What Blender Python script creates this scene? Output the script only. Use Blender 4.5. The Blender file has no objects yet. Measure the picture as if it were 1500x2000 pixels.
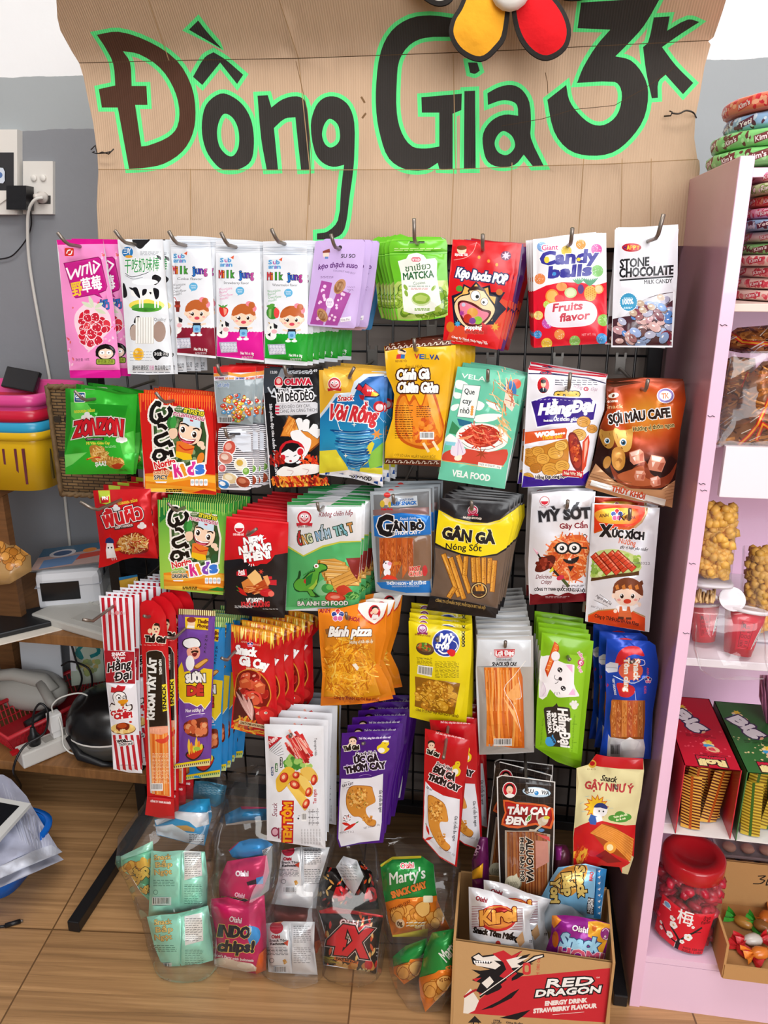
import bpy,bmesh,math,random
import numpy as np
from mathutils import Vector,Matrix,noise
from mathutils.geometry import delaunay_2d_cdt
random.seed(7)
S=bpy.context.scene
COL=S.collection
F=1502.0;PITCH=math.radians(18);YAW=math.radians(8.8);H=1.25
cd=bpy.data.cameras.new('camera');cam=bpy.data.objects.new('camera',cd);COL.objects.link(cam)
cd.sensor_fit='HORIZONTAL';cd.sensor_width=36;cd.lens=36*F/1500;cd.clip_start=.02
cam.location=(0,0,H);cam.rotation_euler=(math.pi/2-PITCH,0,YAW)
S.camera=cam
FW=Vector((-math.sin(YAW)*math.cos(PITCH),math.cos(YAW)*math.cos(PITCH),-math.sin(PITCH)))
RT=Vector((math.cos(YAW),math.sin(YAW),0));UP=RT.cross(FW);C0=Vector((0,0,H))
W=bpy.data.worlds.new('world');S.world=W;W.use_nodes=True
W.node_tree.nodes['Background'].inputs[0].default_value=(.93,.96,1,1)
W.node_tree.nodes['Background'].inputs[1].default_value=.9
def area(name,loc,target,sx,sy,power,col=(1,1,1)):
 l=bpy.data.lights.new(name,'AREA');l.shape='RECTANGLE';l.size=sx;l.size_y=sy;l.energy=power;l.color=col
 o=bpy.data.objects.new(name,l);COL.objects.link(o);o.location=loc
 o.rotation_euler=(Vector(target)-Vector(loc)).to_track_quat('-Z','Y').to_euler();return o
area('shopfront_daylight',(1.35,-2.5,2.2),(-.1,1.4,.7),2.4,2.4,142,(.97,.985,1))
area('overhead_fill',(-.1,.25,2.95),(-.1,.9,0),2.2,.5,40,(1,.98,.95))  # added overhead fill that brightens the floor; no known lamp there
S.view_settings.view_transform='Standard';S.view_settings.look='None'
S.view_settings.exposure=-0.2;S.view_settings.gamma=1;S.view_settings.use_curve_mapping=False
S.cycles.max_bounces=8;S.cycles.diffuse_bounces=3;S.cycles.glossy_bounces=3
S.cycles.transparent_max_bounces=24;S.cycles.transmission_bounces=4
S.cycles.caustics_reflective=False;S.cycles.caustics_refractive=False
def ray(x,y):return FW+RT*((x-750)/F)-UP*((y-1000)/F)
def at(x,y,Y):d=ray(x,y);return C0+d*(Y/d.y)
def az(x,y,z):d=ray(x,y);return C0+d*((z-H)/d.z)
def onp(x,y,p,n):d=ray(x,y);return C0+d*((p-C0).dot(n)/d.dot(n))
def ax(x,y,X):d=ray(x,y);return C0+d*(X/d.x)
GY=1.39
WALL0,WALLK=1.80,.05
WN=Vector((WALLK,-1,0)).normalized();WP=Vector((0,WALL0,0))
def aw(x,y,off=0):return onp(x,y,WP+WN*off,WN)
def lin(c):return c/12.92 if c<=.04045 else((c+.055)/1.055)**2.4
_cc={}
def K(h):
 if not isinstance(h,str):return h
 if h not in _cc:
  v=[int(h[i:i+2],16)/255 for i in range(0,len(h),2)]if len(h)>=6 else[int(c*2,16)/255 for c in h]
  _cc[h]=tuple(lin(c)for c in v[:3])+((v[3]if len(v)>3 else 1.0),)
 return _cc[h]
def tag(o,label=None,cat=None,group=None,kind=None):
 if label:o['label']=label
 if cat:o['category']=cat
 if group:o['group']=group
 if kind:o['kind']=kind
 return o
def empty(name,loc,rot=(0,0,0)):
 o=bpy.data.objects.new(name,None);COL.objects.link(o);o.location=loc;o.rotation_euler=rot;o.empty_display_size=.02;return o
def copytree(o,parent=None):
 c=o.copy();COL.objects.link(c)
 if parent:c.parent=parent
 for ch in list(o.children):copytree(ch,c)
 return c
class MB:
 """collects boxes, tubes, lathes and sheets into one mesh"""
 def __init__(s):s.v=[];s.f=[];s.mi=[];s.m=0
 def add(s,vs,fs):
  k=len(s.v);s.v+=[tuple(p)for p in vs];s.f+=[[i+k for i in f]for f in fs];s.mi+=[s.m]*len(fs);return s
 def box(s,c,size,rot=None,bev=0):
  bm=bmesh.new();bmesh.ops.create_cube(bm,size=1)
  for v in bm.verts:v.co=Vector((v.co.x*size[0],v.co.y*size[1],v.co.z*size[2]))
  if bev:bmesh.ops.bevel(bm,geom=bm.edges[:]+bm.verts[:],offset=bev,segments=2,affect='EDGES',profile=.6)
  R=rot if rot is not None else Matrix.Identity(3)
  bm.verts.index_update()
  s.add([R@v.co+Vector(c)for v in bm.verts],[[v.index for v in f.verts]for f in bm.faces]);bm.free();return s
 def prism(s,pts,d):
  n=len(pts);d=Vector(d);pts=[Vector(p)for p in pts]
  return s.add(pts+[p+d for p in pts],[list(range(n)),list(range(2*n-1,n-1,-1))]+[[i,i+n,(i+1)%n+n,(i+1)%n]for i in range(n)])
 def tube(s,pts,r,seg=8,cap=True):
  pts=[Vector(p)for p in pts];n=len(pts);rs=r if isinstance(r,(list,tuple))else[r]*n
  t0=(pts[1]-pts[0]).normalized();a=t0 .orthogonal().normalized();vs=[]
  for i,p in enumerate(pts):
   t=(pts[min(i+1,n-1)]-pts[max(i-1,0)]).normalized()
   a=(a-t*a.dot(t)).normalized();b=t.cross(a)
   vs+=[p+(a*math.cos(2*math.pi*j/seg)+b*math.sin(2*math.pi*j/seg))*rs[i]for j in range(seg)]
  fs=[[i*seg+j,i*seg+(j+1)%seg,(i+1)*seg+(j+1)%seg,(i+1)*seg+j]for i in range(n-1)for j in range(seg)]
  if cap:fs+=[list(range(seg))[::-1],list(range((n-1)*seg,n*seg))]
  return s.add(vs,fs)
 def lathe(s,prof,c,seg=32,M=None,cap=True):
  c=Vector(c);M=M if M is not None else Matrix.Identity(3);vs=[]
  for r,z in prof:vs+=[c+M@Vector((r*math.cos(2*math.pi*j/seg),r*math.sin(2*math.pi*j/seg),z))for j in range(seg)]
  n=len(prof);fs=[[i*seg+j,i*seg+(j+1)%seg,(i+1)*seg+(j+1)%seg,(i+1)*seg+j]for i in range(n-1)for j in range(seg)]
  if cap:fs+=[list(range(seg))[::-1],list(range((n-1)*seg,n*seg))]
  return s.add(vs,fs)
 def rings(s,loops,cap=True,closed=True):
  n=len(loops);m=len(loops[0]);vs=[p for l in loops for p in l]
  fs=[[i*m+j,i*m+(j+1)%m,(i+1)*m+(j+1)%m,(i+1)*m+j]for i in range(n-1)for j in range(m if closed else m-1)]
  if cap:fs+=[list(range(m))[::-1],list(range((n-1)*m,n*m))]
  return s.add(vs,fs)
 def blob(s,c,r,sub=2,amp=.2,fr=40,M=None):
  bm=bmesh.new();bmesh.ops.create_icosphere(bm,subdivisions=sub,radius=1);off=Vector((random.random()*50,random.random()*50,0))
  r=Vector(r)if not isinstance(r,(int,float))else Vector((r,r,r));c=Vector(c)
  vs=[]
  for v in bm.verts:
   q=v.co*(1+amp*noise.noise(v.co*fr*.05+off));q=Vector((q.x*r.x,q.y*r.y,q.z*r.z));vs.append(c+(M@q if M is not None else q))
  bm.verts.index_update();s.add(vs,[[v.index for v in f.verts]for f in bm.faces]);bm.free();return s
 def build(s,name,mats,parent=None,smooth=False,origin=None):
  me=bpy.data.meshes.new(name);o0=Vector(origin)if origin is not None else None
  if o0 is None:
   o0=Vector((0,0,0))if parent else sum((Vector(p)for p in s.v),Vector())/max(1,len(s.v))
  if parent is not None and origin is None:o0=parent.matrix_world.translation.copy()if False else Vector(parent.location)
  me.from_pydata([tuple(Vector(p)-o0)for p in s.v],[],s.f)
  for m in(mats if isinstance(mats,(list,tuple))else[mats]):me.materials.append(m)
  me.polygons.foreach_set('material_index',s.mi)
  if smooth:me.polygons.foreach_set('use_smooth',[True]*len(me.polygons))
  me.update()
  if smooth=='auto':
   bm=bmesh.new();bm.from_mesh(me)
   for e in bm.edges:
    if len(e.link_faces)==2 and e.calc_face_angle(0)>.7:e.smooth=False
   bm.to_mesh(me);bm.free()
  o=bpy.data.objects.new(name,me);COL.objects.link(o)
  if parent is not None:o.parent=parent
  else:o.location=o0
  return o
def mat(name):
 m=bpy.data.materials.new(name);m.use_nodes=True;nt=m.node_tree;return m,nt,nt.nodes['Principled BSDF']
def nd(nt,t,**kw):
 n=nt.nodes.new(t)
 for k,v in kw.items():
  if k in n.inputs:n.inputs[k].default_value=v
  else:setattr(n,k,v)
 return n
def bump(nt,b,scale,strength,dist=.002,detail=3,coord='Object',stretch=(1,1,1)):
 tc=nd(nt,'ShaderNodeTexCoord');mp=nd(nt,'ShaderNodeMapping');mp.inputs['Scale'].default_value=stretch
 n=nd(nt,'ShaderNodeTexNoise',Scale=scale,Detail=detail);bp=nd(nt,'ShaderNodeBump',Strength=strength,Distance=dist)
 nt.links.new(tc.outputs[coord],mp.inputs[0]);nt.links.new(mp.outputs[0],n.inputs['Vector'])
 nt.links.new(n.outputs['Fac'],bp.inputs['Height']);nt.links.new(bp.outputs[0],b.inputs['Normal']);return n
_ms={}
def plain(h,rough=.5,metal=0,spec=.5,bs=0,bst=.2,coat=0,var=0,stretch=(1,1,1)):
 key=(h,rough,metal,spec,bs,bst,coat,var,stretch)
 if key in _ms:return _ms[key]
 m,nt,b=mat('paint_'+str(h));c=K(h)
 b.inputs['Base Color'].default_value=c[:3]+(1,);b.inputs['Roughness'].default_value=rough
 b.inputs['Metallic'].default_value=metal;b.inputs['Specular IOR Level'].default_value=spec;b.inputs['Coat Weight'].default_value=coat
 if bs or var:
  n=bump(nt,b,bs or 30,bst,stretch=stretch)
  if var:
   mx=nd(nt,'ShaderNodeMix',data_type='RGBA',blend_type='MULTIPLY');mx.inputs[0].default_value=1
   mr=nd(nt,'ShaderNodeMapRange');mr.inputs[1].default_value=.3;mr.inputs[2].default_value=.7;mr.inputs[3].default_value=1-var;mr.inputs[4].default_value=1+var*.3
   nt.links.new(n.outputs['Fac'],mr.inputs[0]);mx.inputs[6].default_value=c[:3]+(1,);nt.links.new(mr.outputs[0],mx.inputs[7]);nt.links.new(mx.outputs[2],b.inputs['Base Color'])
 _ms[key]=m;return m
def film(name,tint=(1,1,1),haze=.05,gloss=.22,rough=.12,bs=25,bst=.6):
 """thin clear plastic: see-through with reflections"""
 m,nt,b=mat(name);nt.nodes.remove(b);out=nt.nodes['Material Output']
 tr=nd(nt,'ShaderNodeBsdfTransparent');tr.inputs[0].default_value=tint+(1,)
 gl=nd(nt,'ShaderNodeBsdfGlossy',Roughness=rough);df=nd(nt,'ShaderNodeBsdfDiffuse');df.inputs[0].default_value=(.9,.92,.95,1)
 m1=nd(nt,'ShaderNodeMixShader');m2=nd(nt,'ShaderNodeMixShader');m1 .inputs[0].default_value=haze
 fr=nd(nt,'ShaderNodeLayerWeight',Blend=.25);ml=nd(nt,'ShaderNodeMath',operation='MULTIPLY_ADD');ml.inputs[1].default_value=gloss*1.3;ml.inputs[2].default_value=gloss*.12
 n=bump(nt,gl,bs,bst,.01);n.noise_type='RIDGED_MULTIFRACTAL';nt.links.new(gl.inputs['Normal'].links[0].from_socket,fr.inputs['Normal'])
 nt.links.new(tr.outputs[0],m1 .inputs[1]);nt.links.new(df.outputs[0],m1 .inputs[2])
 nt.links.new(fr.outputs['Fresnel'],ml.inputs[0]);nt.links.new(ml.outputs[0],m2 .inputs[0])
 nt.links.new(m1 .outputs[0],m2 .inputs[1]);nt.links.new(gl.outputs[0],m2 .inputs[2]);nt.links.new(m2 .outputs[0],out.inputs[0]);return m
def printed(name,rough=.3,metal=0,bs=18,bst=.25,coat=0,alpha=False,spec=.35):
 """packaging film whose print is stored on its faces"""
 m,nt,b=mat(name);a=nd(nt,'ShaderNodeAttribute',attribute_name='Col')
 nt.links.new(a.outputs['Color'],b.inputs['Base Color']);b.inputs['Roughness'].default_value=rough
 b.inputs['Metallic'].default_value=metal;b.inputs['Coat Weight'].default_value=coat;b.inputs['Coat Roughness'].default_value=.1;b.inputs['Specular IOR Level'].default_value=spec
 if bs:bump(nt,b,bs,bst,.004)
 if alpha:nt.links.new(a.outputs['Alpha'],b.inputs['Alpha'])
 return m
GLOSS=printed('glossy_print',.24,0,15,.5,coat=.15)
WIN=printed('window_film',.1,0,22,.9,coat=.5)
FOIL=printed('foil_print',.27,.22,13,.85,coat=.1)
MATTE=printed('matte_print',.45,0,20,.12)
CLEARP=printed('clear_print',.15,0,22,.6,alpha=True)
CARD=printed('board_print',.8,0,60,.15,spec=.2)
STEEL=plain('8a8078',.35,.75);BLACKM=plain('17171a',.4,.2)
_fl={}
def glyphs(body):
 if body not in _fl:
  cu=bpy.data.curves.new('t','FONT');cu.body=body;cu.size=1;cu.fill_mode='NONE';cu.resolution_u=2
  ob=bpy.data.objects.new('t',cu);me=ob.to_mesh()
  nb={}
  for e in me.edges:a,b=e.vertices;nb.setdefault(a,[]).append(b);nb.setdefault(b,[]).append(a)
  co=[(v.co.x,v.co.y)for v in me.vertices];seen=set();lp=[]
  for i in range(len(co)):
   if i in seen or i not in nb:continue
   l=[i];seen.add(i);prev,cur=None,i
   while True:
    nx=[q for q in nb[cur]if q!=prev and q not in seen]
    if not nx:break
    prev,cur=cur,nx[0];seen.add(cur);l.append(cur)
   pts=[]
   for q in l:
    if not pts or abs(co[q][0]-pts[-1][0])+abs(co[q][1]-pts[-1][1])>.012:pts.append(co[q])
   if len(pts)>2:lp.append(pts)
  ob.to_mesh_clear();bpy.data.objects.remove(ob);bpy.data.curves.remove(cu)
  _fl[body]=lp
 return _fl[body]
def sarea(p):return.5*sum(p[i-1][0]*p[i][1]-p[i][0]*p[i-1][1]for i in range(len(p)))
def grow(p,w):
 n=len(p);out=[]
 for i in range(n):
  a,b,c=p[i-1],p[i],p[(i+1)%n]
  d1=(b[0]-a[0],b[1]-a[1]);d2=(c[0]-b[0],c[1]-b[1]);l1=math.hypot(*d1)or 1e-9;l2=math.hypot(*d2)or 1e-9
  n1=(d1[1]/l1,-d1[0]/l1);n2=(d2[1]/l2,-d2[0]/l2);m=(n1[0]+n2[0],n1[1]+n2[1]);q=m[0]**2+m[1]**2
  k=2*w/max(q,1.0);out.append((b[0]+m[0]*k,b[1]+m[1]*k))
 return out
def cat(pts,closed=True,n=4):
 P=[tuple(p)for p in pts];N=len(P);out=[]
 for i in range(N if closed else N-1):
  p0,p1,p2,p3=[P[(i+k)%N]if closed else P[min(max(i+k,0),N-1)]for k in(-1,0,1,2)]
  for j in range(n):
   t=j/n
   out.append(tuple(.5*(2*p1[d]+(p2[d]-p0[d])*t+(2*p0[d]-5*p1[d]+4*p2[d]-p3[d])*t*t+(3*p1[d]-p0[d]-3*p2[d]+p3[d])*t**3)for d in(0,1)))
 if not closed:out.append(P[-1])
 return out
def cr3(p,n=5):
 P=[Vector(q)for q in p];P=[P[0]*2-P[1]]+P+[P[-1]*2-P[-2]];o=[]
 for i in range(1,len(P)-2):
  a,b,c,d=P[i-1:i+3]
  for j in range(n):t=j/n;o.append(.5*(2*b+(c-a)*t+(2*a-5*b+4*c-d)*t*t+(3*b-a-3*c+d)*t**3))
 return o+[P[-2]]
def prs(a):return[(a[i],a[i+1])for i in range(0,len(a),2)]if not isinstance(a[0],(tuple,list))else a
class Art:
 """flat print in picture-like coordinates: x right, y down; later layers lie on top"""
 def __init__(s,x0=0,y0=0,k=1):s.f=(x0,y0,k);s.L=[];s.cur=None
 def T(s,p):return(s.f[0]+p[0]*s.f[2],s.f[1]+p[1]*s.f[2])
 def raw(s,col,loops,part=None):
  q=[]
  for l,sg in loops:
   l=[(x,-y)for x,y in l]
   if len(l)>2 and abs(sarea(l))>1e-4:q.append((l if sarea(l)>0 else l[::-1],sg))
  if q:s.L.append((col if callable(col)else K(col),q,part or s.cur))
  return s
 def P(s,col,*pts,sm=0):
  p=prs(pts if len(pts)>1 else pts[0])
  if sm:p=cat(p,True,sm)
  return s.raw(col,[([s.T(q)for q in p],1)])
 def R(s,col,x0,y0,x1,y1,r=0):
  if not r:return s.P(col,x0,y0,x1,y0,x1,y1,x0,y1)
  p=[]
  for cx,cy,a in((x1-r,y0+r,-90),(x1-r,y1-r,0),(x0+r,y1-r,90),(x0+r,y0+r,180)):
   p+=[(cx+r*math.cos(math.radians(a+t)),cy+r*math.sin(math.radians(a+t)))for t in(0,30,60,90)]
  return s.P(col,p)
 def E(s,col,cx,cy,rx,ry=None,rot=0,n=18):
  ry=rx if ry is None else ry;c,q=math.cos(math.radians(rot)),math.sin(math.radians(rot))
  return s.P(col,[(cx+rx*math.cos(t)*c-ry*math.sin(t)*q,cy+rx*math.cos(t)*q+ry*math.sin(t)*c)for t in[2*math.pi*i/n for i in range(n)]])
 def N(s,col,w,*pts,sm=0,closed=False):
  p=prs(pts if len(pts)>1 else pts[0])
  if closed:p=p+[p[0]]
  if sm:p=cat(p,False,sm)
  lo=[]
  for i in range(len(p)-1):
   (x0,y0),(x1,y1)=p[i],p[i+1];l=math.hypot(x1-x0,y1-y0)
   if l<1e-6:continue
   ux,uy=(x1-x0)/l,(y1-y0)/l;e=w*.3;nx,ny=-uy*w/2,ux*w/2
   lo.append(([s.T(q)for q in((x0-ux*e+nx,y0-uy*e+ny),(x1+ux*e+nx,y1+uy*e+ny),(x1+ux*e-nx,y1+uy*e-ny),(x0-ux*e-nx,y0-uy*e-ny))],1))
  return s.raw(col,lo)
 def X(s,col,body,x0,y0,x1,y1,h,out=None,b=0,sh=0,arc=0,out2=None):
  """text on the baseline (x0,y0)-(x1,y1), capitals h high; out = (colour, width); b emboldens, sh slants, arc bows"""
  G=glyphs(body)
  if not G:return s
  mx0=min(p[0]for l in G for p in l);mx1=max(p[0]for l in G for p in l)
  L=math.hypot(x1-x0,y1-y0);ux,uy=(x1-x0)/L,(y1-y0)/L;vx,vy=uy,-ux;sx=L/(mx1-mx0);sy=h/.7
  def mp(p):
   a=(p[0]-mx0)*sx;c=p[1]*sy;a2=a+c*sh;t=a/L;c+=arc*4*t*(1-t)
   return(x0+ux*a2+vx*c,y0+uy*a2+vy*c)
  lo=[[mp(p)for p in l]for l in G]
  ar=[sarea(l)for l in G];bb=[(min(p[0]for p in l),max(p[0]for p in l),min(p[1]for p in l),max(p[1]for p in l))for l in G];sg=[]
  for i,l in enumerate(G):
   o=1
   for j,q in enumerate(G):
    if j!=i and ar[i]*ar[j]<0 and abs(ar[j])>abs(ar[i])and bb[j][0]<=bb[i][0]and bb[j][1]>=bb[i][1]and bb[j][2]<=bb[i][2]and bb[j][3]>=bb[i][3]:
     x,y=l[0];c=False
     for k in range(len(q)):
      (xa,ya),(xb,yb)=q[k-1],q[k]
      if(ya>y)!=(yb>y)and xa+(y-ya)*(xb-xa)/(yb-ya)>x:c=not c
     if c:o=-1
   sg.append(o)
  lo=[l if sarea(l)*g>0 else l[::-1]for l,g in zip(lo,sg)]
  def emit(col,w):
   q=[]
   for l,g in zip(lo,sg):
    l2=grow(l,w)if w else l
    if w and sarea(l2)*sarea(l)<=0:continue
    q.append(([s.T(p)for p in l2],g))
   s.raw(col,q)
  if out2:emit(out2[0],out2[1]+b)
  if out:emit(out[0],out[1]+b)
  emit(col,b);return s
 def para(s,col,x0,y0,x1,y1,n,w=3,ang=0,seed=1):
  r=random.Random(seed);lo=[]
  for i in range(n):
   y=y0+(y1-y0)*(i+.5)/n;x=x0
   while x<x1-6:
    e=min(x1,x+r.uniform(.06,.2)*(x1-x0)+4)
    lo.append(([s.T(p)for p in((x,y),(e,y+(e-x)*ang),(e,y+w+(e-x)*ang),(x,y+w))],1));x=e+(x1-x0)*.02+3
   if r.random()<.2 and lo:lo.pop()
  return s.raw(col,lo)
 def bar(s,x0,y0,x1,y1,seed=1,bg='f4f4f4',vert=False):
  s.R(bg,x0,y0,x1,y1);r=random.Random(seed);lo=[];m=(x1-x0)*.06;x=x0+m
  while x<x1-m:
   w=r.uniform(.015,.05)*(x1-x0);lo.append(([s.T(p)for p in((x,y0+(y1-y0)*.1),(min(x+w,x1-m),y0+(y1-y0)*.1),(min(x+w,x1-m),y1-(y1-y0)*.2),(x,y1-(y1-y0)*.2))],1));x+=w+r.uniform(.02,.045)*(x1-x0)
  return s.raw('202020',lo)
 def stripes(s,col,x0,y0,x1,y1,n,duty=.5,dx=0,dy=0):
  lo=[]
  for i in range(n):
   a=x0+(x1-x0)*i/n;b=a+(x1-x0)*duty/n
   q=lambda x,y,t:s.T((x+dx*t,y+dy*(x-x0)/(x1-x0)))
   lo.append(([q(a,y0,0),q(b,y0,0),q(b,y1,1),q(a,y1,1)],1))
  return s.raw(col,lo)
 def sticks(s,cols,cx,cy,rx,ry,n,ln,w,ang=0,jit=20,seed=1,curl=0):
  r=random.Random(seed)
  for i in range(n):
   a,q=r.uniform(0,6.283),math.sqrt(r.random());x,y=cx+rx*q*math.cos(a),cy+ry*q*math.sin(a)
   t=math.radians(ang+r.uniform(-jit,jit));l=ln*r.uniform(.6,1.1)/2;dx,dy=math.cos(t)*l,math.sin(t)*l
   if curl:k=r.uniform(-curl,curl)*l;s.N(r.choice(cols),w*r.uniform(.7,1.2),[(x-dx,y-dy),(x-dy*k/l*.5,y+dx*k/l*.5),(x+dx,y+dy)],sm=3)
   else:s.N(r.choice(cols),w*r.uniform(.7,1.2),x-dx,y-dy,x+dx,y+dy)
  return s
 def lumps(s,cols,cx,cy,rx,ry,n,rad,seed=1,edge=None,hi=None):
  r=random.Random(seed)
  for i in range(n):
   a,q=r.uniform(0,6.283),math.sqrt(r.random());x,y=cx+rx*q*math.cos(a),cy+ry*q*math.sin(a);R=rad*r.uniform(.7,1.25)
   p=[(x+R*r.uniform(.75,1.15)*math.cos(t),y+R*r.uniform(.75,1.15)*math.sin(t))for t in[6.283*k/7 for k in range(7)]]
   if edge:s.P(edge,[(x+(u-x)*1.14,y+(v-y)*1.14)for u,v in p],sm=2)
   s.P(r.choice(cols),p,sm=2)
   if hi:s.E(hi,x-R*.2,y-R*.25,R*.4,R*.25,r.uniform(-40,40),8)
  return s
 def star(s,col,cx,cy,r1,r2,n,rot=0):
  return s.P(col,[(cx+(r1 if i%2==0 else r2)*math.cos(math.pi*i/n+rot),cy+(r1 if i%2==0 else r2)*math.sin(math.pi*i/n+rot))for i in range(2*n)])
 def drop(s,col,p0,p1,w):
  (x0,y0),(x1,y1)=p0,p1;nx,ny=-(y1-y0),(x1-x0);l=math.hypot(nx,ny);nx,ny=nx/l*w/2,ny/l*w/2;mx,my=(x0+x1)/2,(y0+y1)/2
  return s.P(col,[(x0,y0),(mx+nx,my+ny),(x1,y1),(mx-nx,my-ny)],sm=4)
def bands(*st):
 st=[(y,K(c))for y,c in st]
 def f(x,y):
  for(ya,a),(yb,b)in zip(st,st[1:]):
   if y<=yb:t=min(1,max(0,(y-ya)/(yb-ya)));return tuple(p+(q-p)*t for p,q in zip(a,b))
  return st[-1][1]
 return f
def radial(cx,cy,r,a,b,ky=1):
 a,b=K(a),K(b)
 def f(x,y):t=min(1,math.hypot(x-cx,(y-cy)*ky)/r);return tuple(p+(q-p)*t for p,q in zip(a,b))
 return f
def cdt(art,step,pts_extra=()):
 """all layers cut into one flat triangulation; every triangle takes its topmost layer"""
 vs,fs,own=[],[],[]
 for li,(c,loops,_p)in enumerate(art.L):
  for l,sg in loops:
   k=len(vs);vs+=l;fs.append(list(range(k,k+len(l))));own.append((li,sg))
 ol=[p for l,sg in art.L[0][1]for p in l]
 x0,x1=min(p[0]for p in ol),max(p[0]for p in ol);y0,y1=min(p[1]for p in ol),max(p[1]for p in ol)
 nx,ny=max(2,int((x1-x0)/step)),max(2,int((y1-y0)/step))
 for i in range(1,nx):
  for j in range(1,ny):vs.append((x0+(x1-x0)*(i+.3*((j*7)%3-1))/nx,y0+(y1-y0)*(j+.2*((i*5)%3-1))/ny))
 ed=[]
 for f in fs:ed+=[(f[i-1],f[i])for i in range(len(f))]
 vo,eo,fo,_,_,_=delaunay_2d_cdt([Vector(v)for v in vs],ed,[],0,1e-3,False)
 V=np.array([tuple(v)for v in vo]);T=np.array([f[:3]for f in fo if len(f)==3]);cen=V[T].mean(1)
 nl=len(art.L);wind=[None]*nl
 for k,f in enumerate(fs):
  li,sg=own[k];p=np.array([vs[i]for i in f]);lo,hi=p.min(0),p.max(0)
  ix=np.nonzero((cen[:,0]>lo[0])&(cen[:,0]<hi[0])&(cen[:,1]>lo[1])&(cen[:,1]<hi[1]))[0]
  if not len(ix):continue
  c=cen[ix];q=np.roll(p,-1,0);w=np.zeros(len(ix),int)
  for(xa,ya),(xb,yb)in zip(p,q):
   if ya==yb:continue
   cr=(c[:,1]>=ya)!=(c[:,1]>=yb)
   if not cr.any():continue
   w+=np.where(cr&(xa+(c[:,1]-ya)*(xb-xa)/(yb-ya)>c[:,0]),1 if yb>ya else-1,0)
  if wind[li]is None:wind[li]=np.zeros(len(T),int)
  wind[li][ix]+=w*sg
 top=np.full(len(T),-1);pid=np.full(len(T),-1)
 for li in range(nl):
  if wind[li]is None:continue
  m=wind[li]!=0;top[m]=li
  if art.L[li][2]:pid[m]=li
 base=wind[0]!=0
 faces=[tuple(map(int,T[i]))for i in np.nonzero(base)[0]];lay=[int(t)for t in top[base]];part=[art.L[int(t)][2]if t>=0 else None for t in pid[base]]
 return[(v[0],-v[1])for v in vo],faces,lay,part
def paint(me,corner_cols):
 at_=me.color_attributes.new('Col','FLOAT_COLOR','CORNER');at_.data.foreach_set('color',[c for q in corner_cols for c in q])
def mesh_from(name,verts,faces,cols,m,parent=None,smooth=True,loc=None):
 used=sorted({i for f in faces for i in f});ix={u:i for i,u in enumerate(used)}
 me=bpy.data.meshes.new(name);me.from_pydata([tuple(verts[u])for u in used],[],[[ix[i]for i in f]for f in faces])
 me.materials.append(m);paint(me,[c for q in cols for c in q])
 if smooth:me.polygons.foreach_set('use_smooth',[True]*len(me.polygons))
 me.update();o=bpy.data.objects.new(name,me);COL.objects.link(o)
 if parent is not None:o.parent=parent
 elif loc is not None:o.location=loc
 return o
def sheet(name,art,mapf,m,step=30,origin=None,parent=None,back=None,backcol='dddddd',partmats={},smooth=True):
 """printed sheet: mapf(list of (x,y)) -> points; back = function giving the rear points (closes the thing)"""
 v2,faces,lay,part=cdt(art,step);P=mapf(v2);o0=Vector(origin)if origin is not None else(Vector(parent.location)if parent else sum(P,Vector())/len(P))
 def cc(f,li):
  c=art.L[li][0]
  return[c(*v2[i])for i in f]if callable(c)else[c]*len(f)
 cols=[cc(f,li)for f,li in zip(faces,lay)];V=[p-o0 for p in P]
 F0=[(f,c)for f,c,q in zip(faces,cols,part)if q is None]
 if back:
  oa=Art();oa.L=[art.L[0]];b2,bf,bl,_=cdt(oa,step*1.6);B=back(b2);k=len(V);V2=V+[p-o0 for p in B];bc=K(backcol)
  F0+=[([i+k for i in f][::-1],[bc]*len(f))for f in bf]
 else:V2=V
 o=mesh_from(name,V2,[f for f,c in F0],[c for f,c in F0],m,parent,smooth,None if parent else o0)
 for pn in sorted({q for q in part if q}):
  fp=[(f,c)for f,c,q in zip(faces,cols,part)if q==pn]
  mesh_from(pn,V,[f for f,c in fp],[c for f,c in fp],partmats.get(pn,WIN if pn in('clear_window','snack_strips')else m),o if parent is None else parent,smooth)
 return o
def edge_dist(v2,loop):
 p=np.array(v2);a=np.array(loop);b=np.roll(a,-1,0);d=b-a;L=(d**2).sum(1)+1e-9
 t=np.clip(((p[:,None]-a)*d).sum(2)/L,0,1);q=a+t[...,None]*d
 return np.sqrt(((p[:,None]-q)**2).sum(2)).min(1)
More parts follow.
